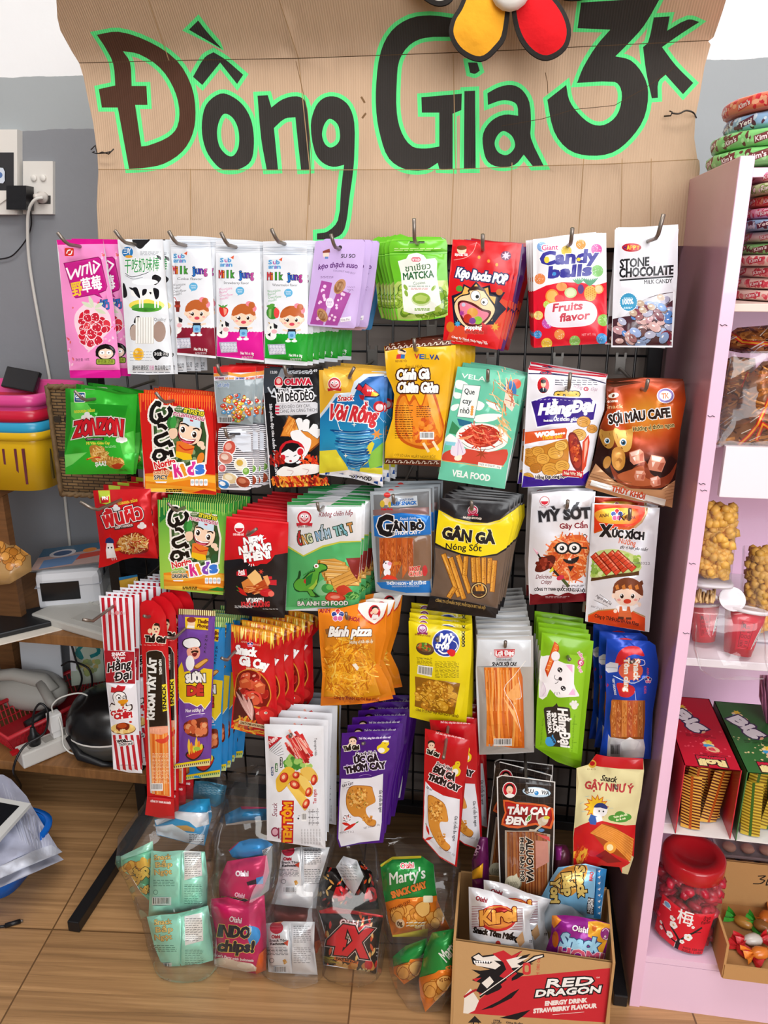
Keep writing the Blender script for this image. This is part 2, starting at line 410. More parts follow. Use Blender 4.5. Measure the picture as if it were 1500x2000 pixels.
def pouch(name,art,Y=1.18,bulge=.006,seal=6,rad=None,wr=.0012,m=None,hole=None,n=None,step=14,backcol='d8d8dc',sd=1,backk=.7,partmats={}):
 """flat film pack; art's first layer is its outline; hung from hole (picture point) on the plane at depth Y, or on the plane with normal n"""
 lo=[(x,-y)for x,y in art.L[0][1][0][0]]
 hx,hy=hole if hole else(sum(p[0]for p in lo)/len(lo),sum(p[1]for p in lo)/len(lo))
 pn=Vector(n).normalized()if n is not None else Vector((0,-1,0));pp=at(hx,hy,Y)
 w=max(p[0]for p in lo)-min(p[0]for p in lo);R=rad or w*.42;off=Vector((sd*3.7,sd*1.3,0))
 def dis(v2,sgn):
  d=edge_dist(v2,lo);out=[]
  for(x,y),q in zip(v2,d):
   t=min(1,max(0,(q-seal)/R));bl=bulge*math.sqrt(max(0,1-(1-t)**2));e=min(1,q/10)
   z=noise.noise(Vector((x*.012,y*.012,0))+off)*1.3+noise.noise(Vector((x*.035,y*.02,5))+off)*.8+abs(noise.noise(Vector((x*.02,y*.02,9))+off))*1.2
   wave=noise.noise(Vector((x*.008,y*.006,3))+off)*wr*2.2
   dd=sgn*(bl if sgn>0 else bl*backk)+wr*z*e*(1 if sgn>0 else.5)+wave
   out.append(onp(x,y,pp+pn*dd,pn)if sgn>0 else onp(x,y,pp+pn*wave,pn)+pn*(dd-wave))
  return out
 return sheet(name,art,lambda v:dis(v,1),m or GLOSS,step,pp,None,lambda v:dis(v,-1),backcol,partmats)
 # ================================================================ the room
def wall_mat():
 m,nt,b=mat('painted_wall');b.inputs['Roughness'].default_value=.75;b.inputs['Specular IOR Level'].default_value=.25
 g=nd(nt,'ShaderNodeNewGeometry');sx=nd(nt,'ShaderNodeSeparateXYZ');nt.links.new(g.outputs['Position'],sx.inputs[0])
 n=nd(nt,'ShaderNodeTexNoise',Scale=14,Detail=5);nt.links.new(g.outputs['Position'],n.inputs['Vector'])
 ma=nd(nt,'ShaderNodeMath',operation='MULTIPLY_ADD');ma.inputs[1].default_value=.012;nt.links.new(n.outputs['Fac'],ma.inputs[0]);nt.links.new(sx.outputs['Z'],ma.inputs[2])
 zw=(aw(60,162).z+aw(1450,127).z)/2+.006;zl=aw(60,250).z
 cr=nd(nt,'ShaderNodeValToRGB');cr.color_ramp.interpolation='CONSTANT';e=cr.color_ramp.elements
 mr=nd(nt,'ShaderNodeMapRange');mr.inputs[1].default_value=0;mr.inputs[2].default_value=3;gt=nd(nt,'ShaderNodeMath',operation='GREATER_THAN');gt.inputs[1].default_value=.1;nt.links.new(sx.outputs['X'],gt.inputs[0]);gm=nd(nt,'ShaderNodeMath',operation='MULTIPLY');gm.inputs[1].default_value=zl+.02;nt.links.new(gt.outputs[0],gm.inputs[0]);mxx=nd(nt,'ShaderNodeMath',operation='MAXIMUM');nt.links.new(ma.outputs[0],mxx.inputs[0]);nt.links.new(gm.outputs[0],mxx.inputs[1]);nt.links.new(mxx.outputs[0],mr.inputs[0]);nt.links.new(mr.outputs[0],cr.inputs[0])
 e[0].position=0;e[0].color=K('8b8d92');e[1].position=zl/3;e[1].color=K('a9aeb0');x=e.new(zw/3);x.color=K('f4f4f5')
 n2=nd(nt,'ShaderNodeTexNoise',Scale=5,Detail=6);nt.links.new(g.outputs['Position'],n2 .inputs['Vector'])
 mx=nd(nt,'ShaderNodeMix',data_type='RGBA',blend_type='MULTIPLY');mx.inputs[0].default_value=1
 m2=nd(nt,'ShaderNodeMapRange');m2 .inputs[3].default_value=.93;m2 .inputs[4].default_value=1.04;nt.links.new(n2 .outputs['Fac'],m2 .inputs[0])
 nt.links.new(cr.outputs[0],mx.inputs[6]);nt.links.new(m2 .outputs[0],mx.inputs[7]);nt.links.new(mx.outputs[2],b.inputs['Base Color'])
 bp=nd(nt,'ShaderNodeBump',Strength=.12,Distance=.003);n3=nd(nt,'ShaderNodeTexNoise',Scale=60);nt.links.new(g.outputs['Position'],n3 .inputs['Vector']);nt.links.new(n3 .outputs['Fac'],bp.inputs['Height']);nt.links.new(bp.outputs[0],b.inputs['Normal'])
 return m
def wpt(x,z):return Vector((x,WALL0+WALLK*x,z))
b=MB();b.prism([wpt(-2.6,0),wpt(2.6,0),wpt(2.6,3),wpt(-2.6,3)],(0,.12,0));tag(b.build('wall_back',wall_mat()),kind='structure')
PW=bpy.data.materials['painted_wall']
b=MB();b.box((-2.6,-.35,1.5),(.12,4.3,3));tag(b.build('unseen_wall_left',PW),kind='structure')  # unseen wall added to block ambient light from the left
b=MB();b.box((2.6,-.35,1.5),(.12,4.3,3));tag(b.build('unseen_wall_right',PW),kind='structure')  # unseen, added so that ambient light enters only from the front
b=MB();b.box((-1.2,-2.45,1.5),(2.9,.1,3));tag(b.build('unseen_wall_front',PW),kind='structure')  # added out of view; its width keeps light off the shelf's side panel
b=MB();b.box((0,-.35,3.05),(5.4,4.7,.1));tag(b.build('unseen_ceiling',plain('efefed',.9)),kind='structure')  # unseen cover added to shut out ambient light from above
def floor_mat():
 m,nt,b=mat('wood_floor');b.inputs['Roughness'].default_value=.34
 tc=nd(nt,'ShaderNodeNewGeometry');mp=nd(nt,'ShaderNodeMapping');mp.inputs['Rotation'].default_value=(0,0,math.radians(-6));mp.inputs['Location'].default_value=(.11,.047,0)
 nt.links.new(tc.outputs['Position'],mp.inputs[0])
 def brick(w,h,mort,off,sq=1):
  t=nd(nt,'ShaderNodeTexBrick',Scale=1);t.offset=off;t.inputs['Mortar Size'].default_value=mort;t.inputs['Brick Width'].default_value=w;t.inputs['Row Height'].default_value=h
  t.inputs['Color1'].default_value=(0,0,0,1);t.inputs['Color2'].default_value=(1,1,1,1);t.inputs['Mortar'].default_value=(.5,.5,.5,1);t.inputs['Mortar Smooth'].default_value=0
  nt.links.new(mp.outputs[0],t.inputs['Vector']);return t
 pl=brick(.6,.0667,0,.37);tile=brick(.6,.6,.0016,0)
 st=nd(nt,'ShaderNodeMapping');st.inputs['Scale'].default_value=(2.0,75,1);nt.links.new(mp.outputs[0],st.inputs[0])
 ad=nd(nt,'ShaderNodeVectorMath',operation='ADD');nt.links.new(st.outputs[0],ad.inputs[0]);sc=nd(nt,'ShaderNodeVectorMath',operation='SCALE');sc.inputs['Scale'].default_value=13
 nt.links.new(pl.outputs['Color'],sc.inputs[0]);nt.links.new(sc.outputs[0],ad.inputs[1])
 n=nd(nt,'ShaderNodeTexNoise',Scale=1,Detail=6,Roughness=.65,Distortion=.6);nt.links.new(ad.outputs[0],n.inputs['Vector'])
 cr=nd(nt,'ShaderNodeValToRGB');e=cr.color_ramp.elements;e[0].position=.3;e[0].color=K('8a6744');e[1].position=.72;e[1].color=K('c69a6a');x=e.new(.5);x.color=K('aa8156')
 nt.links.new(n.outputs['Fac'],cr.inputs[0])
 mx=nd(nt,'ShaderNodeMix',data_type='RGBA',blend_type='MULTIPLY');mx.inputs[0].default_value=1
 mr=nd(nt,'ShaderNodeMapRange');mr.inputs[3].default_value=.86;mr.inputs[4].default_value=1.12;nt.links.new(pl.outputs['Color'],mr.inputs[0]);nt.links.new(cr.outputs[0],mx.inputs[6]);nt.links.new(mr.outputs[0],mx.inputs[7])
 m3=nd(nt,'ShaderNodeMix',data_type='RGBA');nt.links.new(tile.outputs['Fac'],m3 .inputs[0]);nt.links.new(mx.outputs[2],m3 .inputs[6]);m3 .inputs[7].default_value=K('6b4c2e')
 nt.links.new(m3 .outputs[2],b.inputs['Base Color'])
 bp=nd(nt,'ShaderNodeBump',Strength=.06,Distance=.002);nt.links.new(n.outputs['Fac'],bp.inputs['Height']);nt.links.new(bp.outputs[0],b.inputs['Normal']);return m
b=MB();b.box((0,-.35,-.05),(5.4,4.7,.1));tag(b.build('floor',floor_mat()),kind='structure')
# ================================================================ wire rack
RX0,RX1=at(190,700,GY).x,at(1262,710,GY).x;RZ0,RZ1=.128,at(900,492,GY).z
rack=empty('wire_rack',((RX0+RX1)/2,GY,0));tag(rack,'black wire grid rack on the floor carrying all hanging snack packets','rack')
b=MB();n=20;c=.0468
x0=at(1023,735,GY).x;xs=[x0+c*i for i in range(-30,30)if RX0+.012<x0+c*i<RX1-.012]
for x in xs:b.tube([(x,GY,RZ0),(x,GY,RZ1)],.0022,6)
z0=at(900,690,GY).z;zs=[z0+c*i for i in range(-30,30)if RZ0+.01<z0+c*i<RZ1-.005]
for z in zs:b.tube([(RX0,GY+.004,z),(RX1,GY+.004,z)],.0022,6)
b.build('grid_panel',BLACKM,rack,True)
for x in(RX0-.01,RX1+.012):
 b=MB();b.box((x,GY+.002,(RZ1+.01)/2),(.025,.025,RZ1+.01),bev=.002);b.build('post',BLACKM,rack)
for z in(RZ0-.01,RZ1+.01):
 b=MB();b.box(((RX0+RX1)/2,GY+.002,z),(RX1-RX0+.004,.022,.022),bev=.002);b.build('crossbar',BLACKM,rack)
for x in(RX0-.01,RX1+.014):
 b=MB();y0=az(210,1830,0).y;b.box((x,(y0+GY+.25)/2,.013),(.024,GY+.25-y0,.024),bev=.002);b.build('foot',BLACKM,rack)
b=MB();cx0,cx1=at(352,900,GY+.06).x,RX1+.036;zt=at(700,440,GY+.06).z;zb=at(800,1570,GY+.06).z
cab=empty('dark_cupboard',((cx0+cx1)/2,GY+.2,0));tag(cab,'dark brown-grey cupboard standing close behind the wire rack','cupboard')
b.box(((cx0+cx1)/2,GY+.2,(zt+zb)/2),(cx1-cx0,.27,zt-zb),bev=.003);b.build('body',plain('8a807a',.6),cab)
b=MB();b.box(((cx0+cx1)/2,GY+.19,zb-.012),(cx1-cx0-.02,.27,.024),bev=.002);b.build('bottom_rail',plain('a08c6c',.7),cab)
for x in(cx0+.06,cx1-.07):
 b=MB();b.box((x,GY+.25,(zb-.024)/2),(.04,.04,zb-.024));b.build('leg',plain('2c2623',.6),cab)
 # ================================================================ cardboard sign
CY=GY-.03
def cardmat():
 m,nt,b=mat('corrugated_board');b.inputs['Roughness'].default_value=.85;b.inputs['Specular IOR Level'].default_value=.2
 a=nd(nt,'ShaderNodeAttribute',attribute_name='Col');tc=nd(nt,'ShaderNodeTexCoord')
 w=nd(nt,'ShaderNodeTexWave',Scale=80,Distortion=.4);w.bands_direction='X';nt.links.new(tc.outputs['Object'],w.inputs['Vector'])
 n=nd(nt,'ShaderNodeTexNoise',Scale=22,Detail=6);mp=nd(nt,'ShaderNodeMapping');mp.inputs['Scale'].default_value=(3,1,.5);nt.links.new(tc.outputs['Object'],mp.inputs[0]);nt.links.new(mp.outputs[0],n.inputs['Vector'])
 mr=nd(nt,'ShaderNodeMapRange');mr.inputs[3].default_value=.92;mr.inputs[4].default_value=1.07;nt.links.new(n.outputs['Fac'],mr.inputs[0])
 mx=nd(nt,'ShaderNodeMix',data_type='RGBA',blend_type='MULTIPLY');mx.inputs[0].default_value=1;nt.links.new(a.outputs['Color'],mx.inputs[6]);nt.links.new(mr.outputs[0],mx.inputs[7]);nt.links.new(mx.outputs[2],b.inputs['Base Color'])
 sm=nd(nt,'ShaderNodeMath',operation='MULTIPLY_ADD');sm.inputs[1].default_value=.35;nt.links.new(w.outputs['Fac'],sm.inputs[0]);nt.links.new(n.outputs['Fac'],sm.inputs[2])
 bp=nd(nt,'ShaderNodeBump',Strength=.3,Distance=.004);nt.links.new(sm.outputs[0],bp.inputs['Height']);nt.links.new(bp.outputs[0],b.inputs['Normal']);return m
BOARD=cardmat()
A=Art();CB='c4a68a'
A.P(CB,85,-60,110,0,112,35,118,60,140,100,155,124,163,150,172,195,182,240,190,300,192,335,189,400,192,470,380,472,612,474,900,478,1022,484,1190,484,1345,480,1352,470,1362,400,1367,330,1366,314,1362,310,1356,270,1358,230,1366,190,1376,130,1388,87,1383,80,1394,72,1402,50,1412,20,1418,0,1435,-60)
GREEN='62ec8c';INK='36322f'
LET=[]
def soft(p,n=3):
 out=[];N=len(p);v=[Vector(q)for q in p]
 if N>36:return p
 def tan(i):
  a,b=v[i]-v[i-1],v[(i+1)%N]-v[i]
  return None if a.angle(b,0)>.85 else(v[(i+1)%N]-v[i-1])/2
 for i in range(N):
  p1,p2=v[i],v[(i+1)%N];L=(p2-p1).length;t1,t2=tan(i),tan((i+1)%N)
  if t1 is None and t2 is None:out.append(tuple(p1));continue
  t1=p2-p1 if t1 is None else t1 .normalized()*L;t2=p2-p1 if t2 is None else t2 .normalized()*L
  for j in range(n):t=j/n;out.append(tuple(p1*(2*t**3-3*t*t+1)+t1*(t**3-2*t*t+t)+p2*(3*t*t-2*t**3)+t2*(t**3-t*t)))
 return out
def letter(outer,holes=(),col=INK):LET.append((soft(prs(outer)),[soft(prs(h))for h in holes],col))
D1=[189,68,232,62,292,82,345,118,374,168,382,220,376,262,356,296,320,320,282,328,252,330,230,210,199,210,193,174,225,167,221,124,205,92]
letter(D1,[[240,100,272,106,312,132,338,170,350,212,346,248,328,268,290,284,276,286,264,205,288,205,286,168,257,168,254,122]],'513528')
letter([369,58,387,40,404,62,434,96])
letter([377,150,400,112,417,102,440,116,475,146,463,164,430,122,395,166])
letter(cat(prs([430,183,402,206,394,250,402,292,422,322,440,332,468,330,490,314,496,280,492,240,478,210,456,190])),[cat(prs([440,222,456,232,466,256,466,286,456,304,442,302,428,284,424,256,430,232]))])
letter([503,187,523,186,530,210,552,194,580,188,596,198,603,240,606,331,588,332,580,260,577,229,556,232,535,250,540,300,543,331,521,332,510,270])
letter([607,245,614,214,626,196,644,188,664,192,682,208,692,240,692,300,690,332,682,390,677,430,668,456,648,466,619,468,619,456,640,452,660,430,666,370,672,322,650,326,628,316,614,294],[cat(prs([645,232,660,244,664,268,658,282,645,288,634,280,629,262,634,242]))])
letter([884,35,840,30,800,36,765,60,744,100,735,160,735,220,744,270,760,310,790,330,830,332,855,318,858,330,884,331,884,222,901,215,902,183,823,190,824,220,858,220,858,286,832,290,805,286,785,260,775,220,775,160,780,118,800,88,830,74,884,72])
letter([907,178,928,177,929,330,906,330])
letter([914,122,932,122,937,138,928,144,918,142])
letter([952,182,975,170,1000,166,1020,176,1034,200,1037,240,1037,270,1062,324,1041,325,1023,302,1005,322,975,326,953,316,944,290,944,260,960,236,985,224,1012,226,1010,206,1000,198,980,196,953,205],[cat(prs([984,256,1000,266,1006,284,998,298,986,303,972,296,966,280,972,264]))])
letter([1135,5,1290,-5,1258,50,1224,88,1202,110,1232,118,1256,146,1266,180,1258,230,1232,270,1196,298,1150,304,1110,292,1082,256,1069,195,1106,166,1112,196,1130,222,1155,242,1180,244,1204,226,1214,196,1212,172,1200,160,1127,162,1140,130,1166,88,1192,58,1128,55])
letter([1277,34,1308,32,1303,60,1344,38,1366,43,1330,66,1293,92,1320,128,1354,162,1334,184,1300,146,1286,160,1285,191,1273,192,1262,140,1256,92,1266,82])
gl=[]
for o,hs,c in LET:
 q=o if sarea(o)>0 else o[::-1];gl.append((grow(q,8),1))
 for h in hs:
  h2=h if sarea(h)<0 else h[::-1];g=grow(h2,8)
  if sarea(g)<0:gl.append((g,-1))
A.raw(GREEN,gl)
for o,hs,c in LET:
 q=o if sarea(o)>0 else o[::-1];A.raw(c,[(q,1)]+[(h,-1)for h in hs])
for x0,y0,x1,y1 in((545,0,583,114),(583,114,605,330),(605,330,598,472),(885,106,890,330),(886,330,880,478),(372,330,372,472),(1140,310,1128,484),(1215,310,1212,484),(1272,310,1270,484),(1000,318,996,480),(290,0,330,118)):
 A.N('a98862',1.6,x0,y0,x1,y1)
A.N('54402c',1.6,150,123,400,117,583,114,800,106,1000,98,1385,79);A.N('9a7a56',1.6,192,331,600,332,870,331,1062,324,1200,320,1366,311)
A.N('4a3626',1.2,980,246,1060,232,1120,214,1200,206,1260,172,1320,130);A.N('6b5238',1.5,1065,142,1069,160,1070,182);A.N('7a5c3e',4,706,190,712,200);A.N('7a5c3e',4,714,222,708,230)
A.N('846646',1.3,578,120,600,215,608,300,604,400)
def board_y(x,y):
 f1=123-(x-150)*.0356;f2=331-max(0,x-870)*.04
 Y=CY+.006*noise.noise(Vector((x*.006,y*.006,1)))
 if y<f1:Y-=(f1-y)*.00052
 if y>f2:Y-=(y-f2)*.00006
 return Y-.004*math.exp(-((y-f1)/9)**2)-.003*math.exp(-((y-f2)/7)**2)
o=sheet('cardboard_sign',A,lambda v:[at(x,y,board_y(x,y))for x,y in v],BOARD,24,None,None,lambda v:[at(x,y,board_y(x,y))+Vector((0,.005,0))for x,y in v],'b0906c')
tag(o,'large brown cardboard sign with black hand lettering outlined in bright green','sign')
WIRE=plain('3a3430',.4,.7)
b=MB();b.tube([at(178,292,CY-.01),at(186,284,CY-.02),at(190,300,CY-.012),at(200,297,CY-.014),at(212,301,CY-.012),at(222,291,CY-.014)],.0011,6);b.tube([at(184,296,CY-.012),at(180,297,CY),at(188,300,CY-.012),at(204,299,CY-.015),at(216,296,CY-.013)],.001,6)
tag(b.build('wire_tie',WIRE,None,True),'twisted wire tie through the left edge of the cardboard sign','wire')
b=MB();b.tube([at(1297,227,CY-.008),at(1310,226,CY-.013),at(1313,219,CY-.013),at(1308,217,CY-.01)],.0011,6);b.tube(cr3([at(1311,221,CY-.013),at(1326,222,CY-.015),at(1340,216,CY-.014),at(1354,220,CY-.012),at(1360,230,CY+.006)]),.0012,6)
tag(b.build('wire_tie',WIRE,None,True),'bent dark wire tie through the right edge of the cardboard sign','wire')
FY=CY-.09
fl=empty('felt_flower',at(1000,0,FY));tag(fl,'felt flower with one yellow and one red black-rimmed petal on the cardboard sign','ornament')
FELT=printed('felt',.9,0,90,.3,spec=.1)
def petal(pts,col,off,edge='33302e'):
 p=cat(prs(pts),True,4);A=Art();q=p if sarea(p)>0 else p[::-1];A.raw(edge,[(grow(q,9),1)]);A.raw(col,[(q,1)])
 lo=A.L[0][1][0][0]
 def f(v,s):return[at(x,-(-y),FY+off)+Vector((0,-s*(.004+.010*min(1,d/40)),0))for(x,y),d in zip(v,edge_dist(v,[(a,-c)for a,c in lo]))]
 sheet('petal',A,lambda v:f(v,1),FELT,12,None,fl,lambda v:f(v,-.3),edge)
petal([903,22,925,-15,984,-30,982,60,965,92,938,112,905,98,887,70,890,44],'eba62e',0)
petal([1008,-30,1060,-12,1092,22,1106,60,1098,92,1068,110,1040,98,1018,66,1008,20],'d81f26',-.006)
petal([845,-60,870,-40,878,-8,862,4,838,-4,800,-40],'d9d4cc',.008)
petal([1084,-70,1160,-50,1150,-14,1105,-8,1086,-30],'3f6e33',.012)
b=MB();b.lathe([(.0,-.012),(.02,-.01),(.028,0),(.02,.01),(.001,.012)],at(998,-22,FY-.02),16,Matrix.Rotation(math.pi/2,3,'X'));b.build('centre',plain('f1efe9',.8),fl,True)
# ================================================================ hanging packets
Q=7/30
ORD=['front','second','third','fourth','fifth','sixth','seventh','eighth','ninth','tenth','eleventh','twelfth']
def hook(hx,hy,Y,lab,ext=.028,tip=.012,rise=.0,side=0):
 p=at(hx,hy,Y);p.z-=.003;e=ext
 h=empty('steel_hook',(p.x,GY,p.z-rise));tag(h,lab,'hook','steel hooks of the wire rack')
 b=MB();b.tube([(p.x,GY-.006,p.z-rise),(p.x,Y+.01,p.z-rise*.2),(p.x+side*.3,Y-e,p.z+.003),(p.x+side*.5,Y-e-.008,p.z+.008),(p.x+side,Y-e-.014,p.z+.008+tip)],.0027,8);b.build('prong',STEEL,h,True)
 b=MB();b.box((p.x,GY-.006,p.z-rise+.005),(.018,.003,.03),bev=.001)
 for s in(-1,1):b.box((p.x+s*.007,GY-.004,p.z-rise+.022),(.004,.008,.010))
 b.build('bracket',plain('8f8b86',.35,.6),h)
def hang(name,lab,A,hole,n=3,Y=1.18,step=.012,sx=0,jr=1.5,sz=0,grp=None,ext=.028,tip=.012,rise=0,side=0,cat_='snack packet',hk=True,**kw):
 hx,hy=A.T(hole)
 o=pouch(name,A,Y=Y,hole=(hx,hy),**kw);grp=grp or lab+' stack'
 tag(o,lab+(', frontmost' if n>1 else ''),cat_,grp if n>1 else None);r=random.Random(int(hx*7+hy))
 for i in range(1,n):
  c=copytree(o);c.location=o.location+Vector((sx*i+r.uniform(-.0015,.0015),step*i,sz*i+r.uniform(-.0015,.0015)))
  c.rotation_euler=(math.radians(r.uniform(-.4,.4)),math.radians(r.uniform(-jr,jr)+(jr*1.2 if sx>0 else-jr*1.2 if sx<0 else 0)),0)
  c['label']=lab+', '+(ORD[i]+' from front' if i<n-1 or n==2 else 'rearmost')
 if hk:hook(hx,hy,Y,'grey steel hook carrying the '+' '.join(lab.split()[:7]),ext,tip,rise,side)
 return o
def face(A,cx,cy,r,skin='fbd8bf',hair='a4582c',mouth='d9485c',fringe=1,eye='2b1a14',sm=1,bun=0):
 A.E(hair,cx,cy-r*.12,r*1.1,r*1.02)
 if bun:A.E(bun,cx+r*.5,cy-r*1.12,r*.3,r*.24);A.E(bun,cx+r*.95,cy-r*.7,r*.24,r*.3);A.E(hair,cx+r*.75,cy-r*1.0,r*.3)
 for s in(-1,1):A.E(skin,cx+s*r*1.0,cy+r*.15,r*.17,r*.2)
 A.E(skin,cx,cy+r*.12,r*.95,r*.86)
 if fringe:A.P(hair,cx-r*.98,cy+r*.02,cx-r*.8,cy-r*.75,cx,cy-r*1.0,cx+r*.8,cy-r*.75,cx+r*.98,cy+r*.02,cx+r*.6,cy-r*.22,cx+r*.2,cy-r*.12,cx-r*.2,cy-r*.28,cx-r*.6,cy-r*.1)
 for s in(-1,1):
  A.E('fff',cx+s*r*.42,cy+r*.16,r*.17,r*.2);A.E(eye,cx+s*r*.4,cy+r*.18,r*.13,r*.17);A.E('fff',cx+s*r*.4-r*.04,cy+r*.1,r*.05)
  A.E('f6a8a0',cx+s*r*.62,cy+r*.45,r*.14,r*.09)
 A.E(mouth,cx,cy+r*.56,r*.24*sm,r*.15*sm)
def portrait(A,cx,cy,rx,ry,bg='c8202a',coat='24303e'):
 A.E('fff',cx,cy,rx*1.12,ry*1.1);A.E(bg,cx,cy,rx,ry);A.E('efc9a8',cx,cy-ry*.15,rx*.42,ry*.4);A.E('1c1614',cx,cy-ry*.48,rx*.46,ry*.25)
 A.P(coat,[(cx-rx*.75,cy+ry*.62),(cx-rx*.3,cy+ry*.3),(cx+rx*.3,cy+ry*.3),(cx+rx*.75,cy+ry*.62),(cx+rx*.4,cy+ry*.9),(cx-rx*.4,cy+ry*.9)]);A.P('fff',cx-rx*.12,cy+ry*.3,cx+rx*.12,cy+ry*.3,cx,cy+ry*.75)
def smile_logo(A,x,y,r,bg='c22c38',fg='e9b6bc',rib=True):
 A.E('fff',x,y,r*1.08);A.E(bg,x,y,r)
 A.E(fg,x,y,r*.8,r*.72);A.N(bg,r*.14,x-r*.5,y+r*.05,x,y+r*.45,x+r*.5,y+r*.05,sm=4)
 for s in(-1,1):A.E('fff',x+s*r*.3,y-r*.25,r*.22);A.E('333',x+s*r*.28,y-r*.22,r*.1)
 if rib:A.P(bg,x-r*1.15,y+r*.7,x+r*1.15,y+r*.7,x+r*1.05,y+r*1.2,x,y+r*1.0,x-r*1.05,y+r*1.2)
def flowerlogo(A,x,y,r):
 for i,c in enumerate(('c8242c','2a3f8c','2a3f8c','d86a9c','d86a9c')):
  a=-1.57+(0,-1.26,1.26,-2.5,2.5)[i];A.E('fff',x+r*.6*math.cos(a),y+r*.6*math.sin(a),r*.46);A.E(c,x+r*.6*math.cos(a),y+r*.6*math.sin(a),r*.4)
 A.E('fff',x,y,r*.2)
def chilli(A,x0,y0,x1,y1,w):A.drop('c8201c',(x0,y0),(x1,y1),w);A.N('4c7a2a',w*.3,x0,y0,x0+(x0-x1)*.15,y0+(y0-y1)*.15)
def drum(A,pts,seed=1,n=90):
 A.P('8a4a14',[(x+(x-sum(q[0]for q in pts)/len(pts))*.03,y+(y-sum(q[1]for q in pts)/len(pts))*.03)for x,y in pts],sm=4);A.P('d08a34',pts,sm=4)
A=Art(80,440,Q)
A.P('f291cb',130,122,520,115,600,600,668,1262,660,1278,245,1278,180,640)
A.cur='top_band';A.P('dc1690',126,118,524,110,528,156,134,164);A.cur='bottom_band';A.P('d81c94',232,1214,672,1210,672,1282,240,1284);A.cur=None
A.R('d8342a',198,190,275,258,10);A.N('fff',9,215,235,225,212,245,206,sm=3);A.N('fff',9,232,245,252,240,260,214,sm=3)
A.P('8c1460',188,316,480,262,502,282,556,512,544,548,488,572,518,612,446,582,290,612,270,592);A.P('c41a86',195,320,480,270,495,285,550,510,540,540,480,565,508,602,450,575,290,605,275,590)
for p in((215,360,250,450,290,370,310,430,330,340),(345,420,350,345,390,330,385,405),(405,310,425,410),(440,330,445,400,490,330,440,300)):A.N('fdf0f8',15,*p)
A.X('f2c53a','野',268,588,352,572,92,b=3);A.X('fff','草莓',352,556,512,524,92,b=3)
A.X('2a6ab8','奶',500,705,575,692,66,out=('1d3350',3),b=2)
r=random.Random(3)
for i in range(26):
 x,y=r.choice([(r.uniform(220,300),r.uniform(620,1150)),(r.uniform(480,600),r.uniform(200,340)),(r.uniform(540,640),r.uniform(800,980)),(r.uniform(260,420),r.uniform(1040,1190)),(r.uniform(420,580),r.uniform(590,720))]);A.E(r.choice(['d8484e','e4686a','f7c4d8']),x,y,r.uniform(6,16),r.uniform(5,10),r.uniform(0,180),8)
A.P('f6d3e2',300,720,420,640,560,720,585,860,500,960,400,1050,320,940,280,820,sm=4)
A.lumps(['d21f34','c8243a','dd3a48'],430,850,120,140,26,38,5,edge='f8e3ea',hi=None)
for i in range(60):A.E('f8d8de',430+r.gauss(0,60),850+r.gauss(0,75),4,6,0,6)
for a,bq in(((430,690),(340,640)),((440,690),(400,590)),((450,690),(520,650)),((450,700),(545,740))):A.drop('d4ddc0',a,bq,34)
A.E('15110f',540,1060,84,66);A.R('15110f',458,1060,500,1100,12);A.E('f7d9c4',542,1074,62,44);A.N('15110f',4,490,1062,535,1062);A.N('15110f',4,545,1062,592,1062);A.E('fff',512,1066,22,16);A.E('fff',568,1066,22,16);A.E('222',512,1068,6);A.E('222',568,1068,6);A.P('15110f',470,1030,540,992,612,1030,600,1048,540,1030,480,1050);A.E('e89aa0',540,1100,10,5)
A.R('3d4a18',460,1116,622,1168,14);A.R('9db03e',466,1122,616,1162,12);A.X('3a3a14','乡巴妹 功夫',476,1152,606,1152,24)
A.X('4a2038','净含量: 18克',290,1138,405,1132,20)
hang('candy_sachet','pink wild strawberry candy sachet with magenta ends',A,(335,165),n=2,sx=.013,step=.02,Y=1.17,bulge=.004,m=GLOSS,cat_='candy packet',side=-.012)
A=Art(80,440,Q)
A.P('e6eaf0',640,118,1020,118,1060,640,1112,1246,900,1250,728,1244,690,700)
A.P('17171a',765,112,912,110,872,165,838,196,800,182,sm=3);A.E('2a7cc0',725,225,46);A.E('eaa83a',735,262,32,12);A.X('fff','三吖',690,238,752,238,40,b=1)
A.para('8a9098',830,215,1000,250,3,5)
A.X('3a9a58','干吃奶味棒',700,392,990,372,92,out=('fff',4),sh=.08,b=1);A.N('30343a',5,706,402,760,432,850,412,900,392,sm=4);A.N('9aa0a8',6,710,420,770,450,850,436,sm=4)
for p in((965,250,1000,262,1005,290,985,280),(930,430,960,412,1004,436,1000,462,960,500,935,480),(678,490,700,490,722,570,715,600,690,606,684,560),(790,770,825,762,822,798,778,820),(750,850,780,830,790,930,760,960,745,900)):A.P('17171a',prs(p),sm=3)
A.E('ecd95a',885,670,150,52);A.E('5aa83c',885,690,130,38);A.E('3f8a30',860,705,100,16)
A.P('f4f4f2',752,545,790,520,850,548,960,528,985,560,985,610,975,640,900,618,850,624,815,600,760,590,sm=3)
for x in(828,850,955,980):A.P('f0f0ee',x-9,600,x+9,600,x+7,692,x-6,692)
for p in((765,530,800,520,820,560,830,610,800,590),(850,540,885,535,880,570,850,590),(940,525,985,540,985,600,960,620,945,570),(905,560,925,560,920,580),(735,520,770,526,765,545)):A.P('15151a',prs(p),sm=3)
A.E('a58c80',990,890,55,88);A.E('b8a498',780,900,36,66)
A.E('ffffff',870,475,110,26)
for i in range(7):A.R('cfccc4',792+i*22,770,812+i*22,992);A.R('faf9f5',794+i*22,770,806+i*22,988)
A.X('70757a','Quality',945,800,1045,800,26);A.E('f3c24a',815,1080,46,54);A.E('e8a81c',812,1078,34,40);A.E('f7d878',800,1060,12,14)
